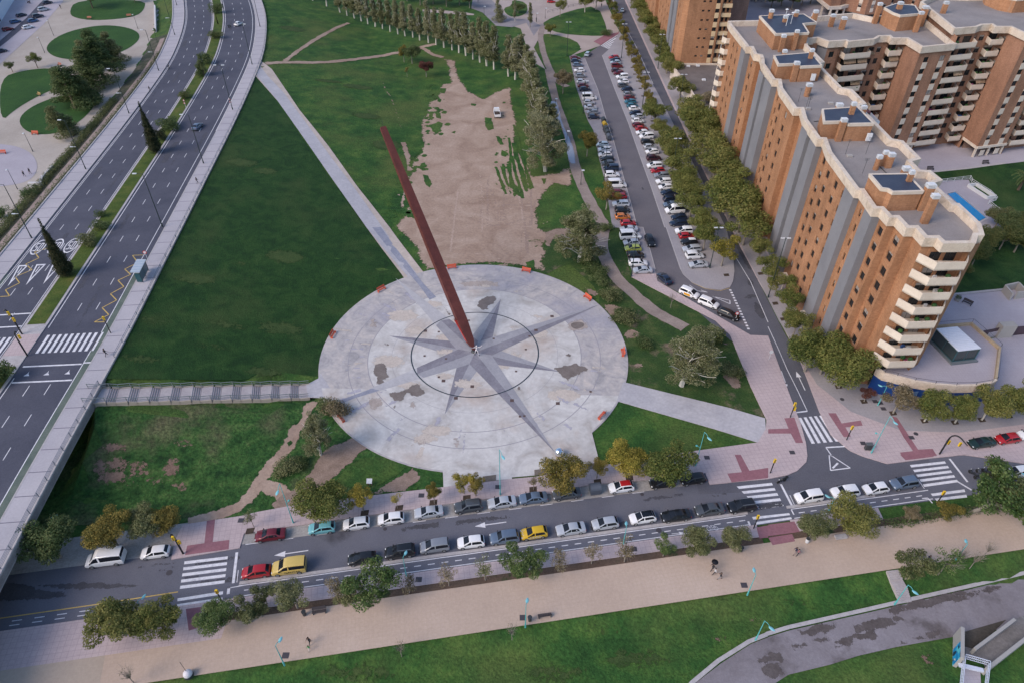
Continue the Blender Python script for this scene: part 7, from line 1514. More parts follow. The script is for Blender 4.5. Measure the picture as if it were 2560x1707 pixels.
# ================================================================ TRAFFIC LIGHTS AND SIGNS
YELP=flat('signal_yellow',(.72,.47,.02),.45); BLK=flat('signal_pole_black',(.02,.022,.025),.5); LENS=flat('signal_lens_dark',(.03,.03,.03),.3)
def sigbox(r_,c,a,name='signal_head'):
    d_=Vector((cos(a),sin(a),0)); mb=MB(); c=Vector(c); mb.bar(c-Vector((0,0,.42)),c+Vector((0,0,.42)),.34,.26,up=(d_.x,d_.y,0)); o=mb.build(name,[YELP],r_)
    mb=MB()
    for k in (-.27,0,.27): mb.tube([c+d_*.12+Vector((0,0,k)),c+d_*.16+Vector((0,0,k))],.1,8)
    mb.build('lens',[LENS],o)
def signal(bq,H,label,z=.14,a=R(-90),two=True):
    b=at(T(bq)[0],z); r_=root('traffic_light',b,label,'traffic light','yellow traffic lights'); mb=MB(); mb.tube([(0,0,0),(0,0,H)],.09,8); mb.build('pole',[BLK],r_); sigbox(r_,(0,0,H-.1),a)
    if two: sigbox(r_,(.3,.1,H-1.3),a+PI)
signal('D1 152,1300',3.4,'yellow traffic light left of the side street zebra crossing'); signal('D1 540,1455',3.2,'yellow traffic light right of the side street zebra crossing',two=False); signal('D2 15,122',3.2,'yellow traffic light on the rounded pavement corner',two=False); signal('D2 1157,337',3.0,'yellow traffic light at the cycle track end near the right crossing',two=False); signal('C2 1662,502',3.0,'yellow traffic light at the cycle track end beside the crimson crossing',two=False); signal('A2 1525,1002',2.6,'yellow traffic light at the lower end of the left zebra crossing',two=False); signal('A1 762,722',3.6,'yellow traffic light at the raised road zebra crossing',HR+.14,two=False)
def arch(bq,tq,z,label,boxes,Hh=5.6,reach=None):
    b=at(T(bq)[0],z); t=at(T(tq)[0],z+Hh); r_=root('arched_traffic_light',b,label,'traffic light','yellow traffic lights'); d_=(t-b); d_.z=0; L=d_.length; d_.normalize()
    pts=[Vector((0,0,0)),Vector((0,0,Hh*.65))]+[d_*L*(1-cos(k*PI/2/6))*.55+Vector((0,0,Hh*.65+Hh*.35*sin(k*PI/2/6))) for k in range(1,7)]+[d_*L+Vector((0,0,Hh*.97))]
    mb=MB(); mb.tube(pts,[.14]*2+[.12]*6+[.08],8); mb.build('curved_pole',[BLK],r_)
    for u,zz in boxes: sigbox(r_,d_*L*u+Vector((.35,0,zz)),R(-90))
arch('A2 1260,676','A2 1168,560',.14,'black arched mast with yellow signals beside the white hatchback',[(1.0,5.0),(.0,3.0)],5.4)
arch('D1 1180,1552','D1 1375,1490',.14,'black arched mast with yellow signals on the corner pavement beside the dark green car',[(.55,4.4),(.0,3.0)],5.8)
arch('A1 188,876','A1 112,712',HR+.14,'dark arched mast on the median crossing, nearer one',[(.4,4.4)],5.6); arch('A1 152,730','A1 20,570',HR+.14,'dark arched mast on the median crossing, farther one',[(.6,5.2),(.3,3.6)],6.0)
def disc(bq,H,label,z,col,name='road_sign',tri=False,n=1,board=None):
    b=at(T(bq)[0],z); r_=root(name,b,label,'road sign'); mb=MB(); mb.tube([(0,0,0),(0,0,H)],.04,6); mb.build('pole',[METW],r_)
    for k in range(n):
        zz=H-.35-k*.85; mb=MB()
        k3=3 if tri else 18; off=PI/2
        mb.add([(.42*cos(off+2*PI*i/k3),-.06,zz+.42*sin(off+2*PI*i/k3)) for i in range(k3)]+[(.42*cos(off+2*PI*i/k3),-.09,zz+.42*sin(off+2*PI*i/k3)) for i in range(k3)],[tuple(range(k3-1,-1,-1)),tuple(range(k3,2*k3))]+[(i,(i+1)%k3,k3+(i+1)%k3,k3+i) for i in range(k3)]); mb.build('sign_face',[flat('sign_red',(.5,.04,.04),.5) if col=='r' else METW],r_)
        mb=MB(); mb.add([(.28*cos(off+2*PI*i/k3),-.095,zz+.28*sin(off+2*PI*i/k3)) for i in range(k3)],[tuple(range(k3))]); mb.build('sign_centre',[METW if col=='r' else METW],r_)
    return r_
disc('A0 1283,755',3.2,'pair of red-bordered warning signs on the median',HR+.15,'r',tri=True,n=2); disc('A0 1597,750',3.4,'pair of red-bordered warning signs fixed by a lamp on the raised pavement',HR+.14,'r',tri=True,n=2)
disc('C1 1535,640',2.4,'red sign beside the black car at the junction',.14,'r'); disc('D1 5,905',2.4,'round white-backed sign at the kerb of the side street',.14,'w'); disc('A1 1025,240',3.0,'bus stop pole with red-topped sign board',HR+.14,'r')
disc('B2 120,905',2.2,'small round sign standing on the cycle track edge',.14,'w')
# bus shelter
bs=at(T('A1 985,375')[0],HR+.14); bt=at(T('A1 1040,265')[0],HR+.14); BS=root('bus_shelter',bs,'glass bus shelter with pale blue ribbed roof and advert panel on the raised road','bus shelter')
u=(bt-bs); L=4.2; u.normalize(); v=Vector((-u.y,u.x,0)); W_=1.3
mb=MB(); f=lambda a_,b_,c_:u*a_+v*b_+Vector((0,0,c_))
mb.add([f(-.3,-.2,2.55),f(L+.2,-.2,2.55),f(L+.2,W_+.3,2.75),f(-.3,W_+.3,2.75),f(-.3,-.2,2.65),f(L+.2,-.2,2.65),f(L+.2,W_+.3,2.85),f(-.3,W_+.3,2.85)],[(3,2,1,0),(4,5,6,7),(0,1,5,4),(1,2,6,5),(2,3,7,6),(3,0,4,7)]); mb.build('roof',[flat('shelter_roof_blue',(.36,.44,.52),.3)],BS)
mb=MB()
for k in range(9): mb.bar(f(-.3+k*(L+.5)/8,-.22,2.67),f(-.3+k*(L+.5)/8,W_+.32,2.87),.07,.05)
mb.build('roof_ribs',[METW],BS)
for a_,b_ in ((0,0),(L,0),(L/2,0)): mb=MB(); mb.bar(f(a_,b_,0),f(a_,b_,2.6),.1); mb.build('post',[METD],BS)
mb=MB(); mb.bar(f(0,0,1.3),f(L,0,1.3),.03,1.9); mb.build('glass_pane',[flat('shelter_glass',(.10,.14,.15),.1)],BS)
mb=MB(); mb.bar(f(-.05,.0,1.2),f(-.05,W_*.8,1.2),.12,2.0); mb.build('advert_panel',[flat('advert_dark_teal',(.03,.09,.11),.3)],BS)
mb=MB(); mb.bar(f(L+.05,.0,1.2),f(L+.05,W_*.8,1.2),.12,2.0); mb.build('advert_panel',[flat('advert_blue_white',(.12,.20,.30),.3)],BS)
mb=MB(); mb.bar(f(.8,.45,.5),f(L-.8,.45,.5),.4,.06); mb.build('seat',[METW],BS)
# ================================================================ BENCHES, BINS, PANELS
def bench(p,rz,label,mat,group=None,L=1.9,back=True):
    r_=root('bench',p,label,'bench',group,rz)
    mb=MB(); 
    for k in range(4): mb.box(-L/2,L/2,-.22+k*.12,-.13+k*.12,.42,.46)
    mb.build('seat',[mat],r_)
    if back:
        mb=MB()
        for k in range(4): mb.add([(-L/2,.26+k*.035,.52+k*.13),(L/2,.26+k*.035,.52+k*.13),(L/2,.30+k*.035,.63+k*.13),(-L/2,.30+k*.035,.63+k*.13),(-L/2,.30+k*.035,.52+k*.13),(L/2,.30+k*.035,.52+k*.13),(L/2,.34+k*.035,.63+k*.13),(-L/2,.34+k*.035,.63+k*.13)],[(0,1,2,3),(4,7,6,5),(0,4,5,1),(3,2,6,7)])
        mb.build('backrest',[mat],r_)
    for x in (-L/2+.12,L/2-.12): mb=MB(); mb.box(x-.04,x+.04,-.22,.28,0,.42); mb.bar((x,.27,.4),(x,.42,1.0),.06); mb.build('leg',[METD if mat is not REDB else REDB],r_)
    return r_
REDB=flat('orange_red_bench',(.55,.10,.05),.5); ORB=flat('worn_orange_bench',(.36,.13,.08),.6); DKB=flat('dark_wood_bench',(.06,.05,.055),.7)
PB=('B1 860,418','B1 528,728','B1 1345,262','B1 585,1300','C1 105,280','C1 535,470','C1 768,850','C1 625,1285')
PBL=('red bench on the upper left rim of the plaza against the dark lawn','red bench on the left rim of the plaza','red bench on the plaza rim just right of the leaning beam','red bench partly hidden by the brown-olive bush','red bench on the upper right rim beside the bare ground','red bench on the right rim beside the shrub chain','red bench on the far right rim by the worn lawn','red bench on the lower right rim near the footpath')
for q,lb in zip(PB,PBL):
    p=one(q,.6); d_=(p.xy-PC); dist=d_.length; d_.normalize(); q2=PC+d_*min(dist,PR-1.0); bench(Vector((q2.x,q2.y,.135)),math.atan2(d_.y,d_.x)-PI/2,lb,REDB,'red benches round the plaza',2.1)
for q,rz,lb,m_ in (('A0 615,133',0,'orange bench at the upper park lawn, left one',ORB),('A0 888,117',.2,'orange bench at the upper park lawn, right one',ORB),('A0 242,928',0,'orange bench below the lowest park lawn',REDB),('A0 410,455',-.5,'brownish bench on the gravel beside the big conifer clump',ORB),('A0 18,1060',.1,'reddish bench on the playground paving',REDB),('A0 268,660',-.6,'yellowish bench beside the curved park path',flat('ochre_bench',(.28,.19,.07),.7))):
    bench(at(T(q)[0],ZP+.1),rz,lb,m_)
bench(one('B2 440,1075',.14)+Vector((0,-.2,0)),R(9),'dark bench at the soil strip below the grey-olive tree',DKB); bench(one('C2 225,1108',.14),R(189),'dark bench at the lawn edge of the promenade',DKB)
bench(at(T('D0 1115,1172')[0],ZC),0.1,'bench on the courtyard paving below the terrace corner',DKB); bench(at(T('D0 1495,1130')[0],ZC),.1,'white-edged bench under the pilotis of the courtyard block',DKB); bench(at(T('D1 1365,525')[0],ZC),R(-50),'dark bench on the upper terrace beside a potted shrub',DKB)
bp=at(T('D1 1300,500')[0],ZC); r_=root('planter_pot',bp,'round stone pot with a green shrub on the upper terrace','planter'); mb=MB(); mb.cyl(0,0,0,.6,.5,12,0,.65); mb.build('pot',[CONCR],r_); V_,F=leaves([(0,0,.9,.6)],260,.2,random.Random(1)); me=bpy.data.meshes.new('shrub'); me.from_pydata([tuple(v) for v in V_],[],F); me.materials.append(LM['hedge']); link(bpy.data.objects.new('foliage',me),r_)
def bin_(q,label,mat=METD,h=.95,z=.14): 
    r_=root('litter_bin',one(q,z),label,'litter bin'); mb=MB(); mb.cyl(0,0,.1,h,.24,12,0,.3); mb.build('body',[mat],r_); mb=MB(); mb.cyl(0,0,h,h+.06,.32,12); mb.build('rim',[METD],r_); mb=MB(); mb.cyl(0,0,-.0,.1,.08,8); mb.build('foot',[METD],r_)
bin_('B2 335,1100','dark litter bin beside the dark bench at the soil strip'); bin_('C2 122,1138','dark litter bin beside the teal promenade lamp'); bin_('C2 1573,660','dark litter bin under the rounded olive tree left of the crossing'); bin_('D2 265,600','pale litter bin at the corner of the crimson crossing strip',METW,1.0)
pn=one('D1 683,1518',.14); r_=root('info_cabinet',pn,'black slanted cabinet on the corner pavement near the thin lamp','cabinet'); mb=MB(); mb.box(-.5,.5,-.3,.3,0,1.3); mb.build('body',[METD],r_); mb=MB(); mb.box(-.55,.55,-.35,.35,1.3,1.36); mb.build('top',[flat('cabinet_top',(.10,.11,.12),.4)],r_)
pn=one('B2 785,205',.1); r_=root('notice_board',pn,'small white slanted notice board standing on the grass near the pavement','notice board'); mb=MB(); mb.add([(-.45,-.35,.8),(.45,-.35,.8),(.45,.35,1.2),(-.45,.35,1.2),(-.45,-.35,.86),(.45,-.35,.86),(.45,.35,1.26),(-.45,.35,1.26)],[(3,2,1,0),(4,5,6,7),(0,1,5,4),(1,2,6,5),(2,3,7,6),(3,0,4,7)]); mb.build('board',[METW],r_); 
for x in (-.3,.3): mb=MB(); mb.box(x-.05,x+.05,-.1,.1,0,.9); mb.build('leg',[flat('board_leg_red',(.2,.07,.07),.7)],r_)
pn=one('A2 1300,1515',.14); r_=root('dome_bollard',pn,'white domed bollard with a thin mast on the promenade at the bottom','bollard'); mb=MB(); mb.cyl(0,0,0,.5,.62,18,0,.6); mb.build('base',[METD],r_); mb=MB(); mb.ball((0,0,.5),.6,18); mb.build('dome',[flat('dome_white',(.62,.60,.64),.5)],r_,180); mb=MB(); mb.tube([(-.1,.1,1),(-.3,.3,3.2)],.03,6); mb.build('mast',[METD],r_)
pn=one('D2 497,567',.14); r_=root('stone_bench',pn,'pale stone block seat at the promenade edge below the dark olive tree','bench',None,R(9)); mb=MB(); mb.box(-.9,.9,-.35,.35,.12,.45); mb.build('seat',[KERB],r_); mb=MB(); mb.box(-.7,.7,-.25,.25,0,.12); mb.build('base',[CONCR],r_)
# rubbish containers
def container(p,rz,label,col,lid,L=1.9,W_=1.3,H=1.5,group=None):
    r_=root('rubbish_container',p,label,'rubbish container',group,rz); mb=MB(); mb.add([(-L/2*.9,-W_/2*.85,.15),(L/2*.9,-W_/2*.85,.15),(L/2*.9,W_/2*.85,.15),(-L/2*.9,W_/2*.85,.15),(-L/2,-W_/2,H*.85),(L/2,-W_/2,H*.85),(L/2,W_/2,H*.85),(-L/2,W_/2,H*.85)],[(3,2,1,0),(4,5,6,7),(0,1,5,4),(1,2,6,5),(2,3,7,6),(3,0,4,7)]); mb.build('body',[col],r_)
    mb=MB(); mb.tube([(-L/2,0,H*.78),(L/2,0,H*.78)],W_*.52,14); mb.build('lid',[lid],r_,50)
    for x in (-L/2+.2,L/2-.2):
        for y in (-.45,.45): mb=MB(); mb.tube([(x-.05,y,.12),(x+.05,y,.12)],.12,10); mb.build('wheel',[METD],r_)
CG=flat('container_grey',(.085,.10,.13),.5); CG2=flat('container_dark',(.045,.055,.065),.5)
container(one('C2 567,255',.05),R(9)+PI/2*0,'grey rubbish container alone between a dark sedan and the white car with red roof',CG,CG,1.7,1.5,1.6)
for i,(q,m_) in enumerate((('C0 630,850',CG2),('C0 636,880',flat('container_yellow',(.42,.28,.03),.5)),('C0 646,910',CG2),('C0 655,935',CG2),('C0 664,965',CG))): container(one(q,.05),R(100),'rubbish container in the line beside the left car row, %s from the top'%ORD[i],CG2,m_,1.8,1.3,1.6,'rubbish containers at the car park')
# white stair walls in the park, ramp wall
for q,lb in (('A0 210,1290 290,1290 300,1250 375,1170','white stair wall in the park, angled corner near the hedges'),('A0 1070,60 1075,230','pale ramp wall at the top beside the raised pavement')):
    P_=[at(p,ZP) for p in T(q)]; r_=root('stair_wall',P_[0],lb,'wall'); mb=MB()
    for a_,b_ in zip(P_[:-1],P_[1:]): mb.bar(a_+Vector((0,0,.7)),b_+Vector((0,0,.7)),.6,1.4)
    WB(mb,'wall',[flat('white_wall',(.55,.54,.55),.8)],r_)
sheet('ramp_floor',[at(p,ZP).xy for p in T('A0 1080,60 1165,50 1150,180 1085,225')],.12,flat('ramp_grey',(.27,.25,.27),.9),zf=zp)
# steps down the river lawn
st_=root('lawn_steps',oneT('D2 850,800'),'two short flights of grey steps crossing the river lawn','steps')
sq=[oneT('D2 855,795'),oneT('D2 945,1015')]; n=14
for k in range(n):
    a_=sq[0].lerp(sq[1],k/n); b_=sq[0].lerp(sq[1],(k+1)/n); d_=(b_-a_); d_.z=0; d_.normalize(); s_=Vector((-d_.y,d_.x,0))*.95
    zz=-1.3*k/n+.14 if k<4 else (-.5+.14 if k<9 else -.5-.8*(k-8)/5+.14)
    mb=MB(); mb.prism([((a_-s_).x,(a_-s_).y),((b_-s_).x,(b_-s_).y),((b_+s_).x,(b_+s_).y),((a_+s_).x,(a_+s_).y)],zz-.9,zz-.001*k); WB(mb,'step',[STN_],st_)
# underpass ramp structure, bottom right
UR=root('underpass_ramp',P2('D2 1430,1330',-1)[0].to_3d(),'concrete underpass ramp with pale coping walls and white mesh guard at the bottom right','underpass')
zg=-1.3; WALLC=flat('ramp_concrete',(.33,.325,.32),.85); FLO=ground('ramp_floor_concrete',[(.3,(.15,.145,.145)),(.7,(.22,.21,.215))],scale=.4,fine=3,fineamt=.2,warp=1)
def wall2(q,h,w_,mat,name,z=zg,zoff=0):
    P_=[at(p,z+h) for p in T(q)]
    for a_,b_ in zip(P_[:-1],P_[1:]): mb=MB(); mb.bar((a_.x,a_.y,z+h/2),(b_.x,b_.y,z+h/2),w_,h); WB(mb,name,[mat],UR)
wall2('D2 1425,1330 1700,1125',1.4,.4,WALLC,'coping_wall'); wall2('D2 1505,1470 1900,1160',1.4,.45,WALLC,'coping_wall')
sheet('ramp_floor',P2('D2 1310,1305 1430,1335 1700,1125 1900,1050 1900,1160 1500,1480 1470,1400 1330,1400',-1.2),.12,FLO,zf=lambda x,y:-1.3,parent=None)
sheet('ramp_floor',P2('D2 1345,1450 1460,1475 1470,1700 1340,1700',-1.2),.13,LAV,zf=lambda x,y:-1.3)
sheet('dark_ramp_side',P2('D2 1310,1225 1640,1130 1430,1330 1310,1310',-1.2),.10,ground('dark_ramp_concrete',[(.3,(.045,.04,.035)),(.7,(.085,.075,.065))],scale=.5,fine=3,fineamt=.2),zf=lambda x,y:-1.3)  # near-black concrete tone on the sheet beside the coping wall
PM=bpy.data.materials.new('abstract_mural_blue'); t,b=nodes(PM); N=t.nodes.new; L_=t.links.new; g_=N('ShaderNodeNewGeometry'); vo=N('ShaderNodeTexVoronoi'); vo.inputs['Scale'].default_value=1.6; L_(g_.outputs['Position'],vo.inputs['Vector']); cr=N('ShaderNodeValToRGB'); e=cr.color_ramp.elements; cr.color_ramp.interpolation='CONSTANT'
for p_,c in ((.0,(.01,.22,.50)),(.35,(.02,.33,.62)),(.6,(.10,.50,.60)),(.78,(.55,.62,.62)),(.88,(.01,.03,.08))):
    q_=e.new(p_); q_.color=(*c,1)
sp_=N('ShaderNodeSeparateColor'); L_(vo.outputs['Color'],sp_.inputs[0]); L_(sp_.outputs[0],cr.inputs['Fac']); L_(cr.outputs['Color'],b.inputs['Base Color'])
ma=at(T('D2 1258,1455')[0],-1.3+.1); mc=at(T('D2 1262,1245')[0],-1.3+.1)
MR=root('mural_wall',ma,'freestanding concrete wall painted with an abstract blue mural beside the ramp','mural wall')
mb=MB(); mb.bar((ma.x+.45,ma.y,ma.z+1.3),(mc.x+.45,mc.y,mc.z+1.3),.45,2.6); WB(mb,'wall',[WALLC],MR); mb=MB(); mb.bar((ma.x+.21,ma.y+.1,ma.z+1.3),(mc.x+.21,mc.y-.1,mc.z+1.3),.03,2.4); WB(mb,'painted_face',[PM],MR)
RL=root('mesh_guard',at(T('D2 1330,1430')[0],0),'white steel mesh guard around the ramp entrance at the bottom right','guard rail')
GM=flat('white_guard_paint',(.55,.60,.72),.4)
cn=[at(p,-.1) for p in T('D2 1318,1600 1340,1392 1508,1440 1490,1600')]
for a_,b_ in zip(cn[:-1],cn[1:]):
    mb=MB()
    for h in (0,.5,1.0): mb.bar(a_+Vector((0,0,h)),b_+Vector((0,0,h)),.07)
    n=int((b_-a_).length/.22)
    for k in range(n+1): p=a_.lerp(b_,k/n); mb.bar(p,p+Vector((0,0,1)),.03)
    WB(mb,'mesh_panel',[GM],RL)
mb=MB(); a_,b_=[at(p,-.1) for p in T('D2 1312,1440 1480,1480')]; mb.bar(a_,b_,.5,.3); WB(mb,'beam',[GM],RL)
# ================================================================ PEOPLE
D_=(.02,.022,.03); 
PP_=[('C2 1375,790',.14,R(200),(D_,D_),'person in black holding a dark umbrella in the walking group',WALK,1),('C2 1390,820',.14,R(180),((.5,.5,.52),D_),'person in a white shirt in the walking group on the promenade',WALK,.95),('C2 1428,852',.14,R(170),(D_,(.25,.25,.27)),'person in black jacket, lowest of the walking group',WALK,1),
('B2 372,1295',.14,R(250),(D_,D_),'adult dressed in black walking on the lower promenade',WALK,1),('B2 368,1340',.14,R(250),((.05,.28,.10),(.5,.5,.5)),'child in a green jacket walking below the adult in black',WALK,.72),
('D2 183,680',.14,R(200),((.02,.025,.06),(.25,.2,.2)),'person in navy top on the promenade, left of a couple',WALK,1),('D2 198,690',.14,R(20),((.30,.14,.16),D_),'person in a pinkish top on the promenade, right of a couple',WALK,.95),('D2 1040,708',.14,R(60),(D_,(.05,.06,.1)),'person in dark clothes behind the slanting tree by the steps',WALK,1),('D2 1090,735',.14,R(0),((.03,.04,.07),D_),'person standing with the dark bicycle near the steps',{},1),
('A0 172,1218',ZP,R(150),(D_,D_),'left walker in black on the playground paving',WALK,1),('A0 212,1200',ZP,R(150),(D_,(.08,.04,.05)),'right walker in black on the playground paving',WALK,1),('A0 1033,632',HR+.14,R(60),(D_,D_),'lone walker in black on the park side pavement of the raised road',WALK,1),('A0 1360,1265',HR+.14,R(60),(D_,D_),'lone walker in black on the lawn side pavement of the raised road',WALK,1),('A1 735,880',HR+.14,R(60),(D_,D_),'dark figure with a coat beside the raised road zebra crossing',WALK,1.05),
('A0 420,62',ZP,R(-60),(D_,D_),'walker on the gravel path near the top left parked cars',WALK,1),('C0 615,52',.1,R(-90),(D_,D_),'person in black on the avenue pavement at the top',WALK,1),('B0 1528,20',.1,R(-90),((.02,.05,.14),(.02,.04,.1)),'person in blue on the grey path at the top edge',WALK,1),('C0 168,150',.1,R(90),(D_,D_),'person in black by the puddled path',WALK,1)]
for q,z,rz,cl,lb,ps,sc in PP_: figure('person',at(T(q)[0],z),lb,ps,cl,'person',sc,rz)
ub=root('umbrella',one('C2 1375,790',.14)+Vector((.1,.1,0)),'dark open umbrella carried in the walking group','umbrella'); mb=MB(); mb.tube([(0,0,1.0),(0,0,2.2)],.015,5); mb.build('shaft',[METD],ub); mb=MB(); n=8
mb.add([(0,0,2.25)]+[(.5*cos(2*PI*k/n),.5*sin(2*PI*k/n),2.0) for k in range(n)],[(0,k+1,(k+1)%n+1) for k in range(n)]+[(k+1,0,(k+1)%n+1) for k in range(n)]); mb.build('canopy',[flat('umbrella_black',(.02,.02,.03),.7)],ub)
def bicycle(p,rz,label,col=(.03,.03,.035)):
    r_=root('bicycle',p,label,'bicycle',None,rz); m_=flat('bike_%.2f'%col[0],col,.4)
    for x in (-.52,.52):
        mb=MB(); mb.tube([(x+.33*cos(2*PI*k/14),0,.34+.33*sin(2*PI*k/14)) for k in range(15)],.022,5); w_=mb.build('wheel',[BLK],r_); mb=MB()
        for k in range(6): mb.tube([(x,0,.34),(x+.32*cos(PI*k/3),0,.34+.32*sin(PI*k/3))],.004,3)
        mb.build('spokes',[METW],w_)
    mb=MB(); 
    for a_,b_ in (((-.52,.34),(-.1,.34)),((-.1,.34),(.4,.85)),((-.2,.8),(.38,.8)),((-.1,.34),(-.25,.95)),((-.52,.34),(-.2,.8)),((.52,.34),(.38,.95))): mb.tube([(a_[0],0,a_[1]),(b_[0],0,b_[1])],.02,5)
    mb.build('frame',[m_],r_); mb=MB(); mb.bar((.38,-.28,.97),(.38,.28,.97),.03); mb.build('handlebar',[BLK],r_); mb=MB(); mb.bar((-.38,0,.97),(-.12,0,.97),.12,.05); mb.build('saddle',[BLK],r_)
bicycle(one('D2 1120,745',.14),R(10),'dark bicycle leaning by the promenade edge near the steps'); bicycle(at(T('A0 1165,480')[0],HR+.02),R(60),'bicycle ridden on the raised road',(.04,.05,.07))
RD=dict(pelvis=(-.2,0,1.0),chest=(.08,0,1.32),neck=(.16,0,1.45),head=(.22,0,1.55),top=(.22,0,1.65),hl=(-.2,.1,.96),hr=(-.2,-.1,.96),kl=(.1,.1,.7),kr=(.05,-.1,.62),al=(-.05,.1,.3),ar=(-.12,-.1,.2),tl=(.1,.1,.26),tr=(.03,-.1,.16),sl=(.1,.18,1.4),sr=(.1,-.18,1.4),el=(.26,.22,1.2),er=(.26,-.22,1.2),wl=(.4,.24,1.03),wr=(.4,-.24,1.03),fl=(.44,.24,1.0),fr=(.44,-.24,1.0))
figure('person',at(T('A0 1165,480')[0],HR+.02),'cyclist in dark clothes on the raised road',RD,(D_,D_),'person',1,R(60))
# ================================================================ VEHICLES
def paint(name,c,metal=0.0,rough=.28):
    if name in MATS: return MATS[name]
    m=bpy.data.materials.new(name); t,b=nodes(m); b.inputs['Roughness'].default_value=rough; b.inputs['Metallic'].default_value=metal; b.inputs['Coat Weight'].default_value=.5; b.inputs['Coat Roughness'].default_value=.08
    N=t.nodes.new; tc=N('ShaderNodeTexCoord'); n=N('ShaderNodeTexNoise'); n.inputs['Scale'].default_value=2.5; n.inputs['Detail'].default_value=6; t.links.new(tc.outputs['Object'],n.inputs['Vector'])
    mx=N('ShaderNodeMix'); mx.data_type='RGBA'; mx.inputs[6].default_value=(*[v*.86+.004 for v in c],1); mx.inputs[7].default_value=(*c,1); t.links.new(n.outputs['Fac'],mx.inputs[0]); t.links.new(mx.outputs[2],b.inputs['Base Color']); MATS[name]=m; return m
PT={'w':('white',(.80,.81,.84),0),'s':('silver',(.50,.53,.58),.25),'g':('grey',(.26,.28,.32),.25),'dg':('dark grey',(.075,.085,.10),.2),'k':('black',(.010,.011,.014),.1),'n':('navy blue',(.014,.026,.06),.2),'b':('blue',(.03,.10,.24),.2),'t':('teal blue',(.03,.17,.24),.2),'tl':('pale teal',(.17,.45,.50),.1),'r':('red',(.42,.015,.022),.1),'dr':('dark red',(.16,.012,.022),.2),'m':('maroon',(.055,.012,.022),.2),'o':('orange',(.55,.17,.03),0),'y':('yellow',(.66,.42,.015),0),'ye':('dull yellow',(.60,.44,.12),0),'l':('lime yellow',(.42,.47,.09),0),'dgr':('dark green',(.012,.035,.030),.2),'bg':('blue-grey',(.13,.18,.26),.25),'lt':('pale blue-silver',(.42,.52,.60),.2)}
GL=bpy.data.materials.new('car_glass'); t,b=nodes(GL); b.inputs['Base Color'].default_value=(.012,.015,.022,1); b.inputs['Roughness'].default_value=.08; b.inputs['Specular IOR Level'].default_value=.32
TYR=flat('tyre_rubber',(.018,.018,.02),.85); RIM=flat('alloy_rim',(.36,.37,.39),.3,.6); TRIM=flat('black_trim',(.02,.02,.022),.6); HL=flat('headlight_glass',(.55,.57,.60),.15); TL=flat('tail_light_red',(.30,.012,.015),.2); PLATE=flat('number_plate_blank',(.55,.55,.52),.5)
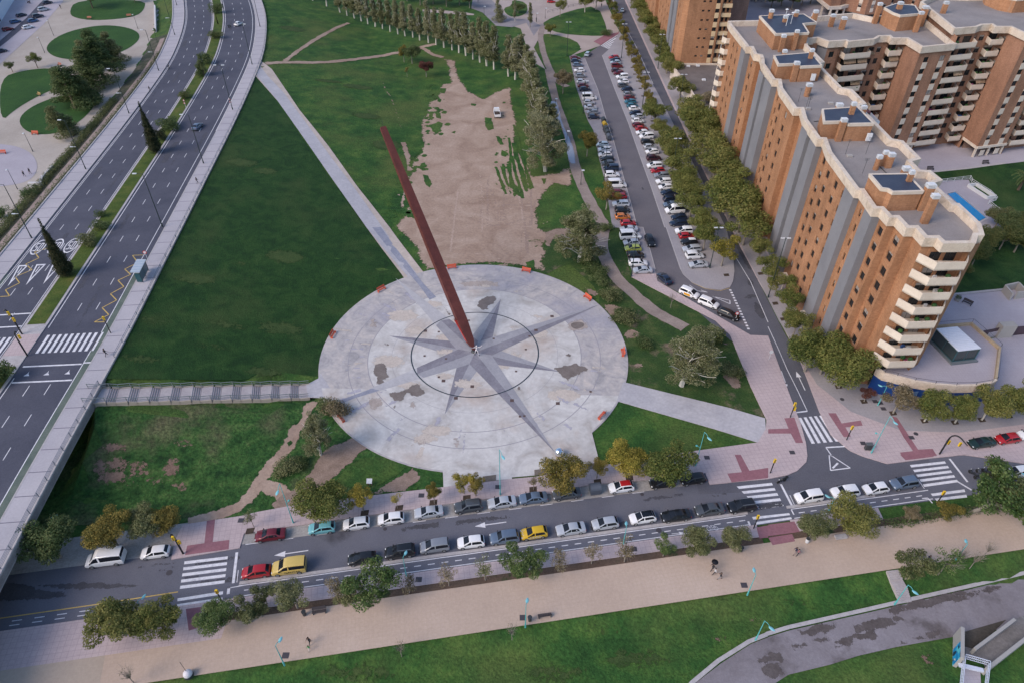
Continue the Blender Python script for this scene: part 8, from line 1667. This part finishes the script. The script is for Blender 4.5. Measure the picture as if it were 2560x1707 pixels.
# stations from rear to front: x, zbottom, zbelt, ztop, half-width factor, top half-width factor, flag
TY={
 'hatchback':(4.1,1.76,[(-.5,.46,.66,.70,.84,.74),(-.488,.30,.84,.90,.93,.82),(-.465,.24,.90,1.02,.97,.80,'R0'),(-.36,.22,.92,1.39,.99,.66,'R1'),(-.27,.20,.92,1.46,1,.67),(.0,.20,.91,1.47,1,.67),(.05,.20,.90,1.43,1,.66,'W1'),(.27,.20,.885,.95,1,.80,'W0'),(.36,.20,.83,.88,.98,.80),(.445,.23,.72,.77,.93,.76),(.486,.30,.60,.64,.85,.72),(.5,.40,.50,.53,.76,.68)]),
 'sedan':(4.55,1.80,[(-.5,.46,.70,.74,.84,.76),(-.49,.30,.86,.93,.93,.80),(-.455,.24,.90,.99,.97,.80),(-.345,.22,.92,1.02,.99,.78,'R0'),(-.225,.20,.92,1.37,1,.64,'R1'),(-.1,.20,.91,1.43,1,.66),(.02,.20,.91,1.43,1,.66),(.06,.20,.90,1.39,1,.65,'W1'),(.255,.20,.885,.96,1,.80,'W0'),(.36,.20,.83,.88,.98,.80),(.45,.23,.72,.76,.93,.76),(.487,.30,.60,.64,.85,.72),(.5,.40,.50,.53,.76,.68)]),
 'estate car':(4.6,1.82,[(-.5,.46,.70,.76,.85,.76),(-.49,.30,.90,1.0,.94,.82),(-.47,.24,.94,1.08,.98,.80,'R0'),(-.405,.22,.95,1.44,1,.68,'R1'),(-.3,.20,.94,1.50,1,.69),(.0,.20,.93,1.50,1,.69),(.085,.20,.92,1.44,1,.67,'W1'),(.255,.20,.90,.97,1,.78,'W0'),(.36,.20,.84,.89,.98,.80),(.45,.23,.73,.77,.93,.76),(.487,.30,.60,.64,.85,.72),(.5,.40,.50,.53,.76,.68)]),
 'suv':(4.45,1.86,[(-.5,.50,.76,.82,.86,.78),(-.49,.34,.98,1.05,.95,.84),(-.465,.28,1.02,1.16,.98,.82,'R0'),(-.40,.26,1.04,1.60,1,.70,'R1'),(-.28,.24,1.04,1.67,1,.71),(.0,.24,1.03,1.67,1,.71),(.08,.24,1.02,1.61,1,.69,'W1'),(.235,.24,1.0,1.07,1,.80,'W0'),(.36,.24,.95,1.0,.98,.82),(.45,.28,.84,.88,.94,.78),(.487,.36,.68,.72,.87,.74),(.5,.46,.56,.60,.78,.70)]),
 'people carrier':(4.4,1.82,[(-.5,.46,.80,.86,.86,.78),(-.49,.30,.98,1.08,.95,.84),(-.475,.24,1.0,1.2,.98,.82,'R0'),(-.44,.22,1.02,1.62,1,.72,'R1'),(-.3,.20,1.02,1.70,1,.72),(.0,.20,1.0,1.68,1,.72),(.09,.20,.98,1.58,1,.70,'W1'),(.30,.20,.94,1.0,.99,.80,'W0'),(.38,.20,.88,.92,.98,.80),(.455,.24,.74,.78,.93,.76),(.488,.30,.62,.65,.86,.72),(.5,.40,.52,.55,.78,.68)]),
 'small van':(4.4,1.84,[(-.5,.42,.9,1.0,.95,.84),(-.495,.26,1.05,1.3,.98,.84,'R0'),(-.485,.22,1.08,1.78,1,.80,'R1'),(-.3,.20,1.08,1.86,1,.80),(.0,.20,1.06,1.84,1,.79),(.10,.20,1.04,1.68,1,.74,'W1'),(.28,.20,1.0,1.06,1,.82,'W0'),(.38,.20,.92,.96,.98,.82),(.455,.24,.78,.82,.94,.78),(.488,.30,.64,.67,.88,.74),(.5,.40,.52,.55,.8,.7)]),
 'van':(5.4,2.02,[(-.5,.42,1.0,1.2,.97,.86),(-.497,.30,1.15,1.6,.99,.86,'R0'),(-.49,.26,1.2,2.30,1,.84,'R1'),(-.3,.24,1.2,2.42,1,.84),(.1,.24,1.18,2.40,1,.83),(.20,.24,1.16,2.10,1,.78,'W1'),(.345,.24,1.1,1.18,1,.84,'W0'),(.42,.26,1.0,1.04,.98,.84),(.47,.28,.86,.90,.94,.8),(.49,.34,.70,.74,.9,.76),(.5,.44,.58,.62,.84,.72)]),
}
def carmesh(ty):
    L,W,st=TY[ty]; hw=W/2; rings=[];V_=[];F=[];mi=[]
    for s in st:
        x=s[0]*L; zb,zt_,zp_=s[1],s[2],s[3]; w=hw*s[4]; wt=hw*s[5]
        half=[(w*.80,zb),(w*.97,zb+.06),(w,zb+.22),(w,(zb+.22+zt_)/2),(w*.985,zt_-.05),(w*.955,zt_),(wt+.02,max(zt_+.005,zp_-.07)),(wt*.93,zp_-.005),(wt*.5,zp_+.025)]
        ring=[(x,y,z) for y,z in half]+[(x,0,zp_+.035)]+[(x,-y,z) for y,z in half[::-1]]; rings.append(ring)
    n=len(rings[0]); 
    for r in rings: V_+=r
    for i in range(len(rings)-1):
        for k in range(n-1):
            F.append((i*n+k,(i+1)*n+k,(i+1)*n+k+1,i*n+k+1)); mi.append(1 if k in(0,n-2) else 0)
        F.append((i*n+n-1,(i+1)*n+n-1,(i+1)*n,i*n)); mi.append(1)
    F.append(tuple(range(n))); mi.append(0); F.append(tuple(range(len(V_)-1,len(V_)-n-1,-1))); mi.append(0)
    mb=MB(); mb.v=V_;mb.f=F;mb.m=mi; out={'body':(mb,)}
    idx={s[6]:i for i,s in enumerate(st) if len(s)>6}
    def lerp(a,b,t): return tuple(a[k]+(b[k]-a[k])*t for k in range(3))
    def glass(i0,i1,sgn):   # windscreen / rear window between two stations, across the car
        mb=MB(); A=[rings[i0][k] for k in (7,8,9,10,11)]; B=[rings[i1][k] for k in (7,8,9,10,11)]
        e=Vector((sgn*.012,0,.016)); a=[lerp(p,q,.06) for p,q in zip(A,B)]; b_=[lerp(p,q,.93) for p,q in zip(A,B)]
        vs=[Vector(p)+e for p in a]+[Vector(p)+e for p in b_]; mb.add(vs,[(k,k+1,6+k,5+k) if sgn<0 else (k+5,k+6,k+1,k) for k in range(4)]); return mb
    out['windscreen']=(glass(idx['W0'],idx['W1'],1),); out['rear_window']=(glass(idx['R0'],idx['R1'],-1),)
    for side in (1,-1):
        mb=MB(); i0,i1=idx['R1'],idx['W0']; pts=[]
        lo=5; hi=6
        get=lambda i,k: Vector(rings[i][k]) if side>0 else Vector(rings[i][n-1-k])
        bot=[];top=[]
        r0=get(idx['R0'],lo); 
        seq=list(range(i0,i1)); 
        for i in seq: bot.append(get(i,lo).lerp(get(i,hi),.12)); top.append(get(i,lo).lerp(get(i,hi),.90))
        # rear tip and front tip
        f=get(i1,lo); bot=[get(idx['R0'],lo).lerp(get(i0,lo),.55)]+bot+[get(i1-1,lo).lerp(f,.90)]; bot[0].z+=.04; bot[-1].z+=.02
        top=[top[0].lerp(bot[0],.35)]+top+[bot[-1].copy()]
        e=Vector((0,side*.014,.006)); m=len(bot); split=m//2
        for k in range(m-1):
            q=[bot[k]+e,bot[k+1]+e,top[k+1]+e,top[k]+e]
            if k==split-1: q[1]=q[1].lerp(q[0],.12); q[2]=q[2].lerp(q[3],.12)
            mb.add(q,[(0,1,2,3) if side<0 else (3,2,1,0)])
        out['side_window' if side>0 else 'side_window.001']=(mb,)
    return out
CM={}
wmb=MB(); 
def wheelmesh(r,w):
    mb=MB(); mb.tube([(0,-w/2,0),(0,-w/2+.02,0),(0,w/2-.02,0),(0,w/2,0)],[r*.93,r,r,r*.93],20); tm=mb.mesh('tyre',[TYR],40)
    mb=MB(); mb.tube([(0,-w/2-.012,0),(0,w/2+.012,0)],[r*.62,r*.62],16)
    for k in range(5): a=2*PI*k/5; mb.bar((0,w/2+.02,0),(r*.58*cos(a),w/2+.02,r*.58*sin(a)),.05,.02)
    return tm,mb.mesh('rim',[RIM],40)
WH=wheelmesh(.32,.2); WHB=wheelmesh(.36,.22)
car_n=[0]
def car(ty,col,p,ang,label,group=None,roof=None,glassroof=False,scale=1.0,bars=False):
    if ty not in CM:
        d_=carmesh(ty); CM[ty]={k:(v[0].mesh(k,[PLATE,TRIM] if k=='body' else [GL],28 if k=='body' else None)) for k,v in d_.items()}
        CM[ty]['body'].materials[0]=paint('paint_white',(.80,.81,.84))
    L,W,st=TY[ty]; nmn={'hatchback':'hatchback','sedan':'sedan','estate car':'estate_car','suv':'off_road_car','people carrier':'people_carrier','small van':'small_van','van':'van'}[ty]
    cat='van' if 'van' in ty else 'car'
    r_=root(nmn,(p[0],p[1],p[2]),label,cat,group,ang); r_.scale=(scale,scale,scale)
    nm_,c,mt=PT[col]; pm=paint('paint_'+nm_.replace(' ','_'),c,mt)
    for k,me in CM[ty].items():
        o=bpy.data.objects.new(k.split('.')[0],me); link(o,r_)
        if k=='body': o.material_slots[0].link='OBJECT'; o.material_slots[0].material=pm
    wh=WHB if ty in('van','suv') else WH; rr_=.36 if wh is WHB else .32
    for x in (-.305*L,.315*L):
        for s_ in (-1,1):
            o=bpy.data.objects.new('wheel',wh[0]); link(o,r_); o.location=(x,s_*(W/2-.085),rr_); o.rotation_euler=(0,0,0 if s_>0 else PI)
            q=bpy.data.objects.new('rim',wh[1]); link(q,o)
    f=st[-3]; b0=st[1]
    for key,mb_f in (('headlight',lambda s_:(.462*L,s_*W*.355,f[2]-.045,.20,.36,.14)),('tail_light',lambda s_:(-.487*L,s_*W*.40,b0[2]-.03,.10,.26,.20))):
        for s_ in (-1,1):
            kk=(ty,key,s_)
            if kk not in CM: x,y,z,a,bb,cc=mb_f(s_); m=MB(); m.ball((x,y,z),1,8); m.v=[((v[0]-x)*a/2*1.2+x,(v[1]-y)*bb/2+y,(v[2]-z)*cc/2+z) for v in m.v]; CM[kk]=m.mesh(key,[HL if key=='headlight' else TL],60)
            link(bpy.data.objects.new(key,CM[kk]),r_)
    for s_ in (-1,1):
        kk=(ty,'mirror',s_)
        if kk not in CM: w0=[s for s in st if len(s)>6 and s[6]=='W0'][0]; m=MB(); m.box(w0[0]*L-.22,w0[0]*L-.08,s_*(W/2+.02)-.09,s_*(W/2+.02)+.09,w0[2]+.02,w0[2]+.16); CM[kk]=m.mesh('mirror',[TRIM])
        link(bpy.data.objects.new('mirror',CM[kk]),r_)
    kk=(ty,'plate')
    if kk not in CM: m=MB(); m.box(.498*L,.507*L,-.24,.24,.40,.50); m.box(-.507*L,-.498*L,-.24,.24,.56,.66); CM[kk]=m.mesh('bumper_plates',[PLATE])
    if roof or glassroof:
        i1=[i for i,s in enumerate(st) if len(s)>6 and s[6]=='R1'][0]; i2=[i for i,s in enumerate(st) if len(s)>6 and s[6]=='W1'][0]; m=MB(); vs=[]
        for i in range(i1,i2+1):
            s=st[i]; wt=W/2*s[5]
            for y,z in ((wt*.92,s[3]+.012),(wt*.5,s[3]+.040),(0,s[3]+.052),(-wt*.5,s[3]+.040),(-wt*.92,s[3]+.012)): vs.append((s[0]*L,y,z))
        m.add(vs,[(5*i+k,5*i+5+k,5*i+6+k,5*i+1+k) for i in range(i2-i1) for k in range(4)]); m.build('roof_panel',[GL if glassroof else paint('roof_'+roof,PT[roof][1])],r_)
    if bars:
        i1=[s for s in st if len(s)>6 and s[6]=='R1'][0]; i2=[s for s in st if len(s)>6 and s[6]=='W1'][0]
        for s_ in (-1,1): m=MB(); m.bar((i1[0]*L+.1,s_*W/2*.66,i1[3]+.09),(i2[0]*L-.1,s_*W/2*.64,i2[3]+.10),.04,.05); m.build('roof_rail',[RIM],r_)
    return r_
H_,S_,E_,U_,M_,V1,V2='hatchback','sedan','estate car','suv','people carrier','small van','van'
# left row of the car park (from the far end)
LR=[(437,398,H_,'dr'),(440,418,H_,'n'),(452,445,H_,'bg'),(462,483,H_,'w'),(472,520,H_,'g'),(480,560,H_,'s'),(490,588,H_,'dr'),(503,612,H_,'n'),(533,665,V2,'w'),(530,703,H_,'s'),(540,737,S_,'s'),(553,770,H_,'g'),(563,803,H_,'n'),(622,992,H_,'lt'),(637,1027,H_,'w'),(640,1062,H_,'w'),(655,1092,H_,'k'),(658,1122,H_,'dg'),(680,1157,V1,'n'),(688,1200,U_,'w'),(724,1262,V2,'w'),(735,1322,H_,'dr'),(738,1350,H_,'r'),(748,1400,E_,'w'),(760,1443,H_,'k'),(762,1488,H_,'o'),(800,1533,H_,'r')]
LR2=[(803,5,S_,'s'),(815,47,V2,'w'),(822,98,H_,'s'),(832,138,H_,'l'),(852,183,H_,'k'),(868,238,E_,'w'),(898,287,S_,'s')]
rows=[('C0',)+t for t in LR]+[('C1',)+t for t in LR2]; rc_=random.Random(8); nL=len(rows)
for i,(tl,x,y,ty,c) in enumerate(rows):
    z=.75 if ty!=V2 else 1.1; p=at(T('%s %d,%d'%(tl,x,y))[0],z); p.z=.05
    fr=0 if i in(8,20,28,32,31,7) else PI if i in(33,3,27,29,30) else (0 if rc_.random()<.5 else PI)
    car(ty,c,p,fr+R(3)+R(rc_.uniform(-2,2)),'%s %s, %s from the street end in the left parking row'%(PT[c][0],{'suv':'off-road car'}.get(ty,ty),ORD[nL-1-i]),'cars in the left row of the car park',scale=.97 if ty!=V2 else .96)
RR=[(700,395,H_,'r'),(710,413,H_,'n'),(712,430,H_,'lt'),(723,456,V1,'dr'),(720,487,H_,'m'),(733,503,H_,'dr'),(755,530,V1,'w'),(765,562,H_,'w'),(765,588,H_,'dg'),(790,614,H_,'n'),(803,648,H_,'g'),(808,672,H_,'dr'),(813,700,H_,'t'),(828,728,H_,'t'),(845,748,H_,'w'),(848,778,H_,'n'),(862,803,H_,'s'),(867,832,H_,'w'),(870,862,H_,'dr'),(892,886,H_,'r'),(895,912,H_,'w'),(922,940,V1,'w'),(932,977,H_,'k'),(950,1010,H_,'s'),(963,1044,H_,'w'),(975,1090,U_,'m'),(978,1140,M_,'w'),(1002,1174,H_,'r'),(1030,1206,E_,'g'),(1043,1248,E_,'w'),(1056,1287,H_,'w'),(1080,1325,S_,'n'),(1095,1372,U_,'n'),(1092,1408,H_,'bg'),(1120,1440,V2,'w'),(1148,1494,H_,'n'),(1145,1535,E_,'n')]
RR2=[(1180,20,M_,'w'),(1202,55,H_,'r'),(1218,95,H_,'k'),(1235,143,E_,'s'),(1257,190,V1,'w'),(1280,250,S_,'s')]
rows=[('C0',)+t for t in RR]+[('C1',)+t for t in RR2]; nR=len(rows)
for i,(tl,x,y,ty,c) in enumerate(rows):
    z=.75 if ty!=V2 else 1.1; p=at(T('%s %d,%d'%(tl,x,y))[0],z); p.z=.15
    fr=0 if i in(41,38) else PI if i in(42,37,36,34,26,30,29,21,6) else (0 if rc_.random()<.4 else PI)
    ref='street end'
    car(ty,c,p,fr+R(6)+R(rc_.uniform(-2,2)),'%s %s, %s from the street end in the right parking row'%(PT[c][0],{'suv':'off-road car'}.get(ty,ty),ORD[nR-1-i]),'cars in the right row of the car park',roof='w' if i==39 else None,scale=.97 if ty!=V2 else .93)
# moving and waiting cars
SG=R(9.0)+PI
C_=[('C1 950,88',.05,R(-84),U_,'k','black off-road car driving down the middle lane of the car park',{}),('C1 1050,345',.04,R(112),S_,'n','dark navy sedan leaving the car park by the rounded kerb',{}),('C1 1222,445',.04,R(-38),M_,'w','white taxi with yellow doors waiting at the kerb',{}),('C1 1355,513',.04,R(-36),M_,'w','white van-like people carrier between the taxi and the black car',{'bars':True}),('C1 1492,592',.04,R(-38),E_,'k','long black estate car nearest the dashed give-way line',{}),
('C0 522,370',.05,R(70),E_,'lt','pale blue-silver estate car entering the car park at the top',{}),('C0 760,70',.04,R(80),S_,'lt','pale silver car driving on the avenue at the top',{}),('A0 1640,162',HR,R(74),H_,'w','white hatchback driving up the raised road',{}),('A0 1355,868',HR,R(84),S_,'bg','blue-grey sedan driving on the raised road',{})]
UP=[('A2 722,706',V2,'w','white minibus with long dark side window parked under the yellowish tree',{}),('A2 1068,664',H_,'w','white hatchback parked beside the arched traffic light',{}),('B2 98,545',S_,'dr','dark red sedan parked at the start of the plaza side bay',{}),('B2 452,497',H_,'tl','pale teal hatchback half under the broad dark tree',{}),('B2 690,466',H_,'w','white hatchback with dark sunroof in the plaza side bay',{}),('B2 928,433',H_,'w','white hatchback without sunroof in the plaza side bay',{}),('B2 1187,389',S_,'s','silver sedan left of the dark crossover in the plaza side bay',{}),('B2 1460,352',U_,'dg','dark crossover with roof rails in the plaza side bay',{'bars':True}),('B2 1690,322',S_,'s','silver hatchback-like sedan directly below the teal lamp',{}),('C2 145,292',S_,'bg','blue-grey sedan left of the dark sedan under the yellow-green tree',{}),('C2 375,263',S_,'dg','dark grey sedan partly under the yellow-green tree',{}),('C2 750,216',H_,'w','white small car with bright red roof',{'roof':'r'}),('C2 1033,186',H_,'k','black hatchback, left of two under the green tree',{}),('C2 1242,161',H_,'k','black hatchback, right of two under the green tree',{}),('D1 1470,1472',S_,'dgr','dark green sedan at the right end of the corner pavement',{}),('D1 1648,1444',H_,'r','bright red hatchback beside the dark green sedan',{}),('D1 1800,1415',H_,'w','white hatchback cut by the right edge beside the red one',{})]
LO=[('B2 0,797',H_,'r','bright red hatchback in front of the yellow van',{}),('B2 225,762',V1,'ye','dull yellow van with dark lettering parked in the street',{}),('B2 728,707',H_,'k','black rounded hatchback behind the bare twigs',{}),('B2 990,660',U_,'k','black off-road car with chrome roof rails',{'bars':True}),('B2 1228,622',M_,'g','grey-silver people carrier beside the black off-road car',{}),('B2 1478,593',H_,'w','white hatchback left of the blue-grey one in the street row',{}),('B2 1708,563',U_,'bg','blue-grey compact crossover left of the yellow taxi',{}),('C2 150,531',H_,'y','bright yellow hatchback with white checks',{}),('C2 403,504',S_,'s','silver sedan right of the bright yellow car',{}),('C2 640,466',H_,'s','silver hatchback left of the white one with glass roof',{}),('C2 897,426',H_,'w','white hatchback with black glass roof',{'glassroof':True}),('C2 1127,413',S_,'k','black sedan in the street row near the crossing',{}),('C2 1357,369',S_,'dg','dark grey sedan between two black cars',{}),('C2 1580,349',U_,'k','black off-road car nearest the zebra crossing',{'bars':True}),
 ('D2 278,283',M_,'w','white people carrier, first after the zebra crossing',{}),('D2 527,251',U_,'w','white off-road car with black lower trim after the crossing',{}),('D2 740,226',H_,'w','white hatchback in front of the blue-grey off-road car',{}),('D2 935,191',U_,'bg','blue-grey off-road car before the right zebra crossing',{'bars':True}),('D2 1712,112',H_,'w','white hatchback cut by the right edge beside green motorbikes',{})]
for q,z,a,ty,c,lb,kw in C_:
    p=at(T(q)[0],z+.75); p.z=z+.02; r_=car(ty,c,p,a,lb,None,**kw)
    if lb.startswith('white taxi'):
        for s_ in (-1,1): m=MB(); m.box(-.9,.55,s_*.905-.012,s_*.905+.012,.38,.90); m.build('door_panel',[paint('paint_taxi_orange',(.70,.33,.01))],r_)
cars_by={}
for q,ty,c,lb,kw in UP: 
    zz=.95 if ty==V2 else .7; p=at(T(q)[0],zz); p.z=.05; cars_by[lb]=car(ty,c,p,SG+R(rc_.uniform(-1.5,1.5)),lb,'cars parked on the plaza side of the street',**kw)
for q,ty,c,lb,kw in LO:
    p=at(T(q)[0],.7 if ty!=V1 else .9); p.z=.03; cars_by[lb]=car(ty,c,p,SG+R(rc_.uniform(-1.2,1.2)),lb,'cars parked beside the cycle track',scale=1.12 if ty==V1 else 1.0,**kw)
yv=cars_by['dull yellow van with dark lettering parked in the street']
txt('NAUTAS',.50,flat('lettering_dark',(.03,.02,.015),.6),yv,Vector((-.5,.945,.72))+yv.location,(PI/2,0,PI),'side_lettering',.004)
yt=cars_by['bright yellow hatchback with white checks']; mbc=MB(); rk=random.Random(2)
for i in range(9):
    for j in range(3):
        if (i+j)%2: x=-1.1+i*.24; mbc.box(x,x+.22,.872,.893,.42+j*.15,.56+j*.15)
for i in range(6):
    for j in range(4):
        if (i+j)%2: x=1.2+i*.11; y=-.5+j*.25; z_=.92-(x-1.2)*.20; mbc.box(x,x+.10,y,y+.2,z_,z_+.02)
mbc.build('white_check_pattern',[flat('check_white',(.6,.58,.5),.4)],yt)
mv=cars_by['white minibus with long dark side window parked under the yellowish tree']
# top left parked cars
TLC=[('A0 52,200',H_,'dr',R(48)),('A0 105,148',H_,'b',R(48)),('A0 145,104',H_,'n',R(60)),('A0 5,350',H_,'n',R(48)),('A0 190,187',H_,'w',R(48)),('A0 225,143',H_,'b',R(48)),('A0 258,112',U_,'n',R(48)),('A0 298,65',M_,'s',R(50)),('A0 325,18',H_,'n',R(50)),('A0 0,15',H_,'n',R(48))]
for i,(q,ty,c,a) in enumerate(TLC[:-1]):
    p=at(T(q)[0],ZP+.75); p.z=ZP+.1; car(ty,c,p,a,['dark red car at the top left, lowest of the left group','blue car between the dark red and the navy one at the top left','navy car, topmost of the left group at the top left','navy car cut by the left edge beside the park','white car, lowest of the line beside the park pavement','blue car just above the white one beside the park','navy car in the middle of the line beside the park','silver people carrier near the top of the line beside the park','navy car at the top edge of the line beside the park'][i],'cars parked beyond the park')
for q,ty,c,lb in (('B0 1761,10',H_,'r','red car cut by the top edge in the paved square'),):
    p=at(T('C0 270,10')[0],.75); p.z=.05; car(ty,c,p,0,lb)
# white open truck on the bare ground
p=oneT('B0 1658,800'); TK=root('tipper_truck',p,'small white open truck loaded with soil on the bare ground','truck',None,R(96))
WP=paint('paint_white',(.80,.81,.84)); mb=MB(); mb.box(-2.6,.9,-1.0,1.0,.75,.85)
for x0,x1,y0,y1 in ((-2.6,.9,-1.0,-.92),(-2.6,.9,.92,1.0),(-2.6,-2.52,-.92,.92),(.82,.9,-.92,.92)): mb.box(x0,x1,y0,y1,.86,1.5)
mb.build('load_bed',[WP],TK)
mb=MB(); mb.box(1.0,2.5,-.95,.95,.5,1.35); mb.add([(1.0,-.95,1.351),(2.45,-.95,1.351),(2.45,.95,1.351),(1.0,.95,1.351),(1.05,-.82,2.15),(1.9,-.82,2.15),(1.9,.82,2.15),(1.05,.82,2.15)],[(4,5,6,7),(0,1,5,4),(1,2,6,5),(2,3,7,6),(3,0,4,7)]); mb.build('cab',[WP],TK)
mb=MB(); mb.add([(2.42,-.8,1.42),(2.42,.8,1.42),(1.96,.72,2.08),(1.96,-.72,2.08)],[(0,1,2,3)]); mb.build('windscreen',[GL],TK)
V_,F=[],[]; g=8
mb=MB(); rs=random.Random(4)
for i in range(g):
    for j in range(g): x=-2.5+i*3.3/(g-1); y=-.9+j*1.8/(g-1); V_.append((x,y,1.15+.3*(1-((i-3.5)/4)**2)*(1-((j-3.5)/4)**2)+rs.uniform(-.05,.05)))
for i in range(g-1):
    for j in range(g-1): k=i*g+j; F.append((k,k+g,k+g+1,k+1))
mb.add(V_,F); tag(mb.build('soil_load',[flat('dark_soil',(.05,.035,.03),.95)],None),'mound of dark soil filling the bed of the white truck','soil heap').matrix_world=TK.matrix_basis
for x in (-1.7,1.6):
    for s_ in (-1,1): o=bpy.data.objects.new('wheel',WHB[0]); link(o,TK); o.location=(x,s_*.88,.36); q_=bpy.data.objects.new('rim',WHB[1]); link(q_,o)
# motorbikes
def moto(p,a,label,col,group=None):
    r_=root('motorbike',p,label,'motorbike',group,a); m_=paint('moto_%s'%col,PT[col][1] if col in PT else (.12,.42,.34))
    for x in (-.62,.62): o=bpy.data.objects.new('wheel',WH[0]); link(o,r_); o.location=(x,0,.3); o.scale=(.92,.6,.92)
    mb=MB(); mb.tube([(-.75,0,.72),(-.3,0,.78),(.05,0,.62),(.15,0,.45),(.45,0,.6),(.55,0,.95)],[.12,.17,.16,.2,.16,.08],8); mb.build('body',[m_],r_,60)
    mb=MB(); mb.tube([(-.7,0,.83),(-.35,0,.9),(.0,0,.82)],[.1,.14,.1],8); mb.build('saddle',[BLK],r_,60); mb=MB(); mb.bar((.45,-.36,1.05),(.45,.36,1.05),.04); mb.bar((.5,0,1.0),(.62,0,.3),.07); mb.build('handlebar',[BLK],r_)
    mb=MB(); mb.ball((.62,0,.9),.1,8); mb.build('headlight',[HL],r_)
    mb=MB(); mb.box(-.98,-.68,-.18,.18,.85,1.15); mb.build('top_box',[BLK if col!='gm' else m_],r_)
moto(one('D2 90,185',.04),R(200),'black motorbike waiting beside the zebra crossing','k'); moto(at(T('A0 1580,190')[0],HR+.02),R(80),'dark scooter riding behind the white hatchback on the raised road','dg')
moto(at(T('A0 200,25')[0],ZP+.1),R(160),'dark motorbike parked on the paving at the top left','m')
for i,q in enumerate(('D2 1400,140','D2 1450,135','D2 1490,130','D2 1530,125')): moto(one(q,.04),R(100),'dark motorbike in the parking bay at the right edge, %s from the left'%ORD[i],'dg' if i%2 else 'k','parked motorbikes')
for i,q in enumerate(('D2 1560,140','D2 1600,135')): moto(one(q,.04),R(120),'mint green rental scooter in the bay, %s'%['left one','right one'][i],'gm','parked motorbikes')
# ================================================================ SURFACE PATTERN JOINS ITS SURFACE
def base(o): return o.name.split('.')[0]
def join(host,names,pick=lambda o:True):
    hs=[o for o in COL.objects if base(o)==host and o.type=='MESH' and o.parent is None and o.get('kind')=='structure']
    if not hs: return
    h=hs[0]; oth=[o for o in COL.objects if o is not h and base(o) in names and o.type=='MESH' and o.parent is None and o.get('kind')=='structure' and pick(o)]
    if not oth: return
    with bpy.context.temp_override(active_object=h,object=h,selected_objects=[h]+oth,selected_editable_objects=[h]+oth): bpy.ops.object.join()
zc_=lambda o:o.data.vertices[0].co.z if len(o.data.vertices) else 0
join('plaza',{'plaza_stain','plaza_scuff','damp_stain','plaza_joint','plaza_disc_middle','plaza_lower_field','plaza_entrance','plaza_drain_covers'})
join('compass_star',{'compass_star','compass_ring'})
join('road_asphalt',{'road_asphalt','road_wear'},lambda o:zc_(o)>5)
join('street_asphalt',{'road_wear','oil_stain'},lambda o:zc_(o)<.045)
join('car_park',{'oil_stain','car_park_bays','car_park_kerb_line'})
join('bare_ground',{'wheel_track','worn_edge','grass_strip'})
join('ground',{'grass_tint','grass_patch','soil_patch','worn_lawn'})
join('riverside_path',{'path_stain','dark_ramp_side','ramp_floor'})
join('desire_line',{'desire_line','dirt_path'})
join('footpath',{'footpath','wet_footpath'})
join('planting_pit',{'planting_pit','drain_grate'})
join('crimson_crossing_pavement',{'crimson_crossing_pavement'})
join('diagonal_path',{'diagonal_path_dark_half','diagonal_path_wet_line'})
join('park_lawn',{'park_lawn'}); join('parking_bay',{'parking_bay'}); join('lawn',{'lawn'}); join('promenade',{'promenade_pale_slab'}); join('cycle_lane',{'cycle_lane'})
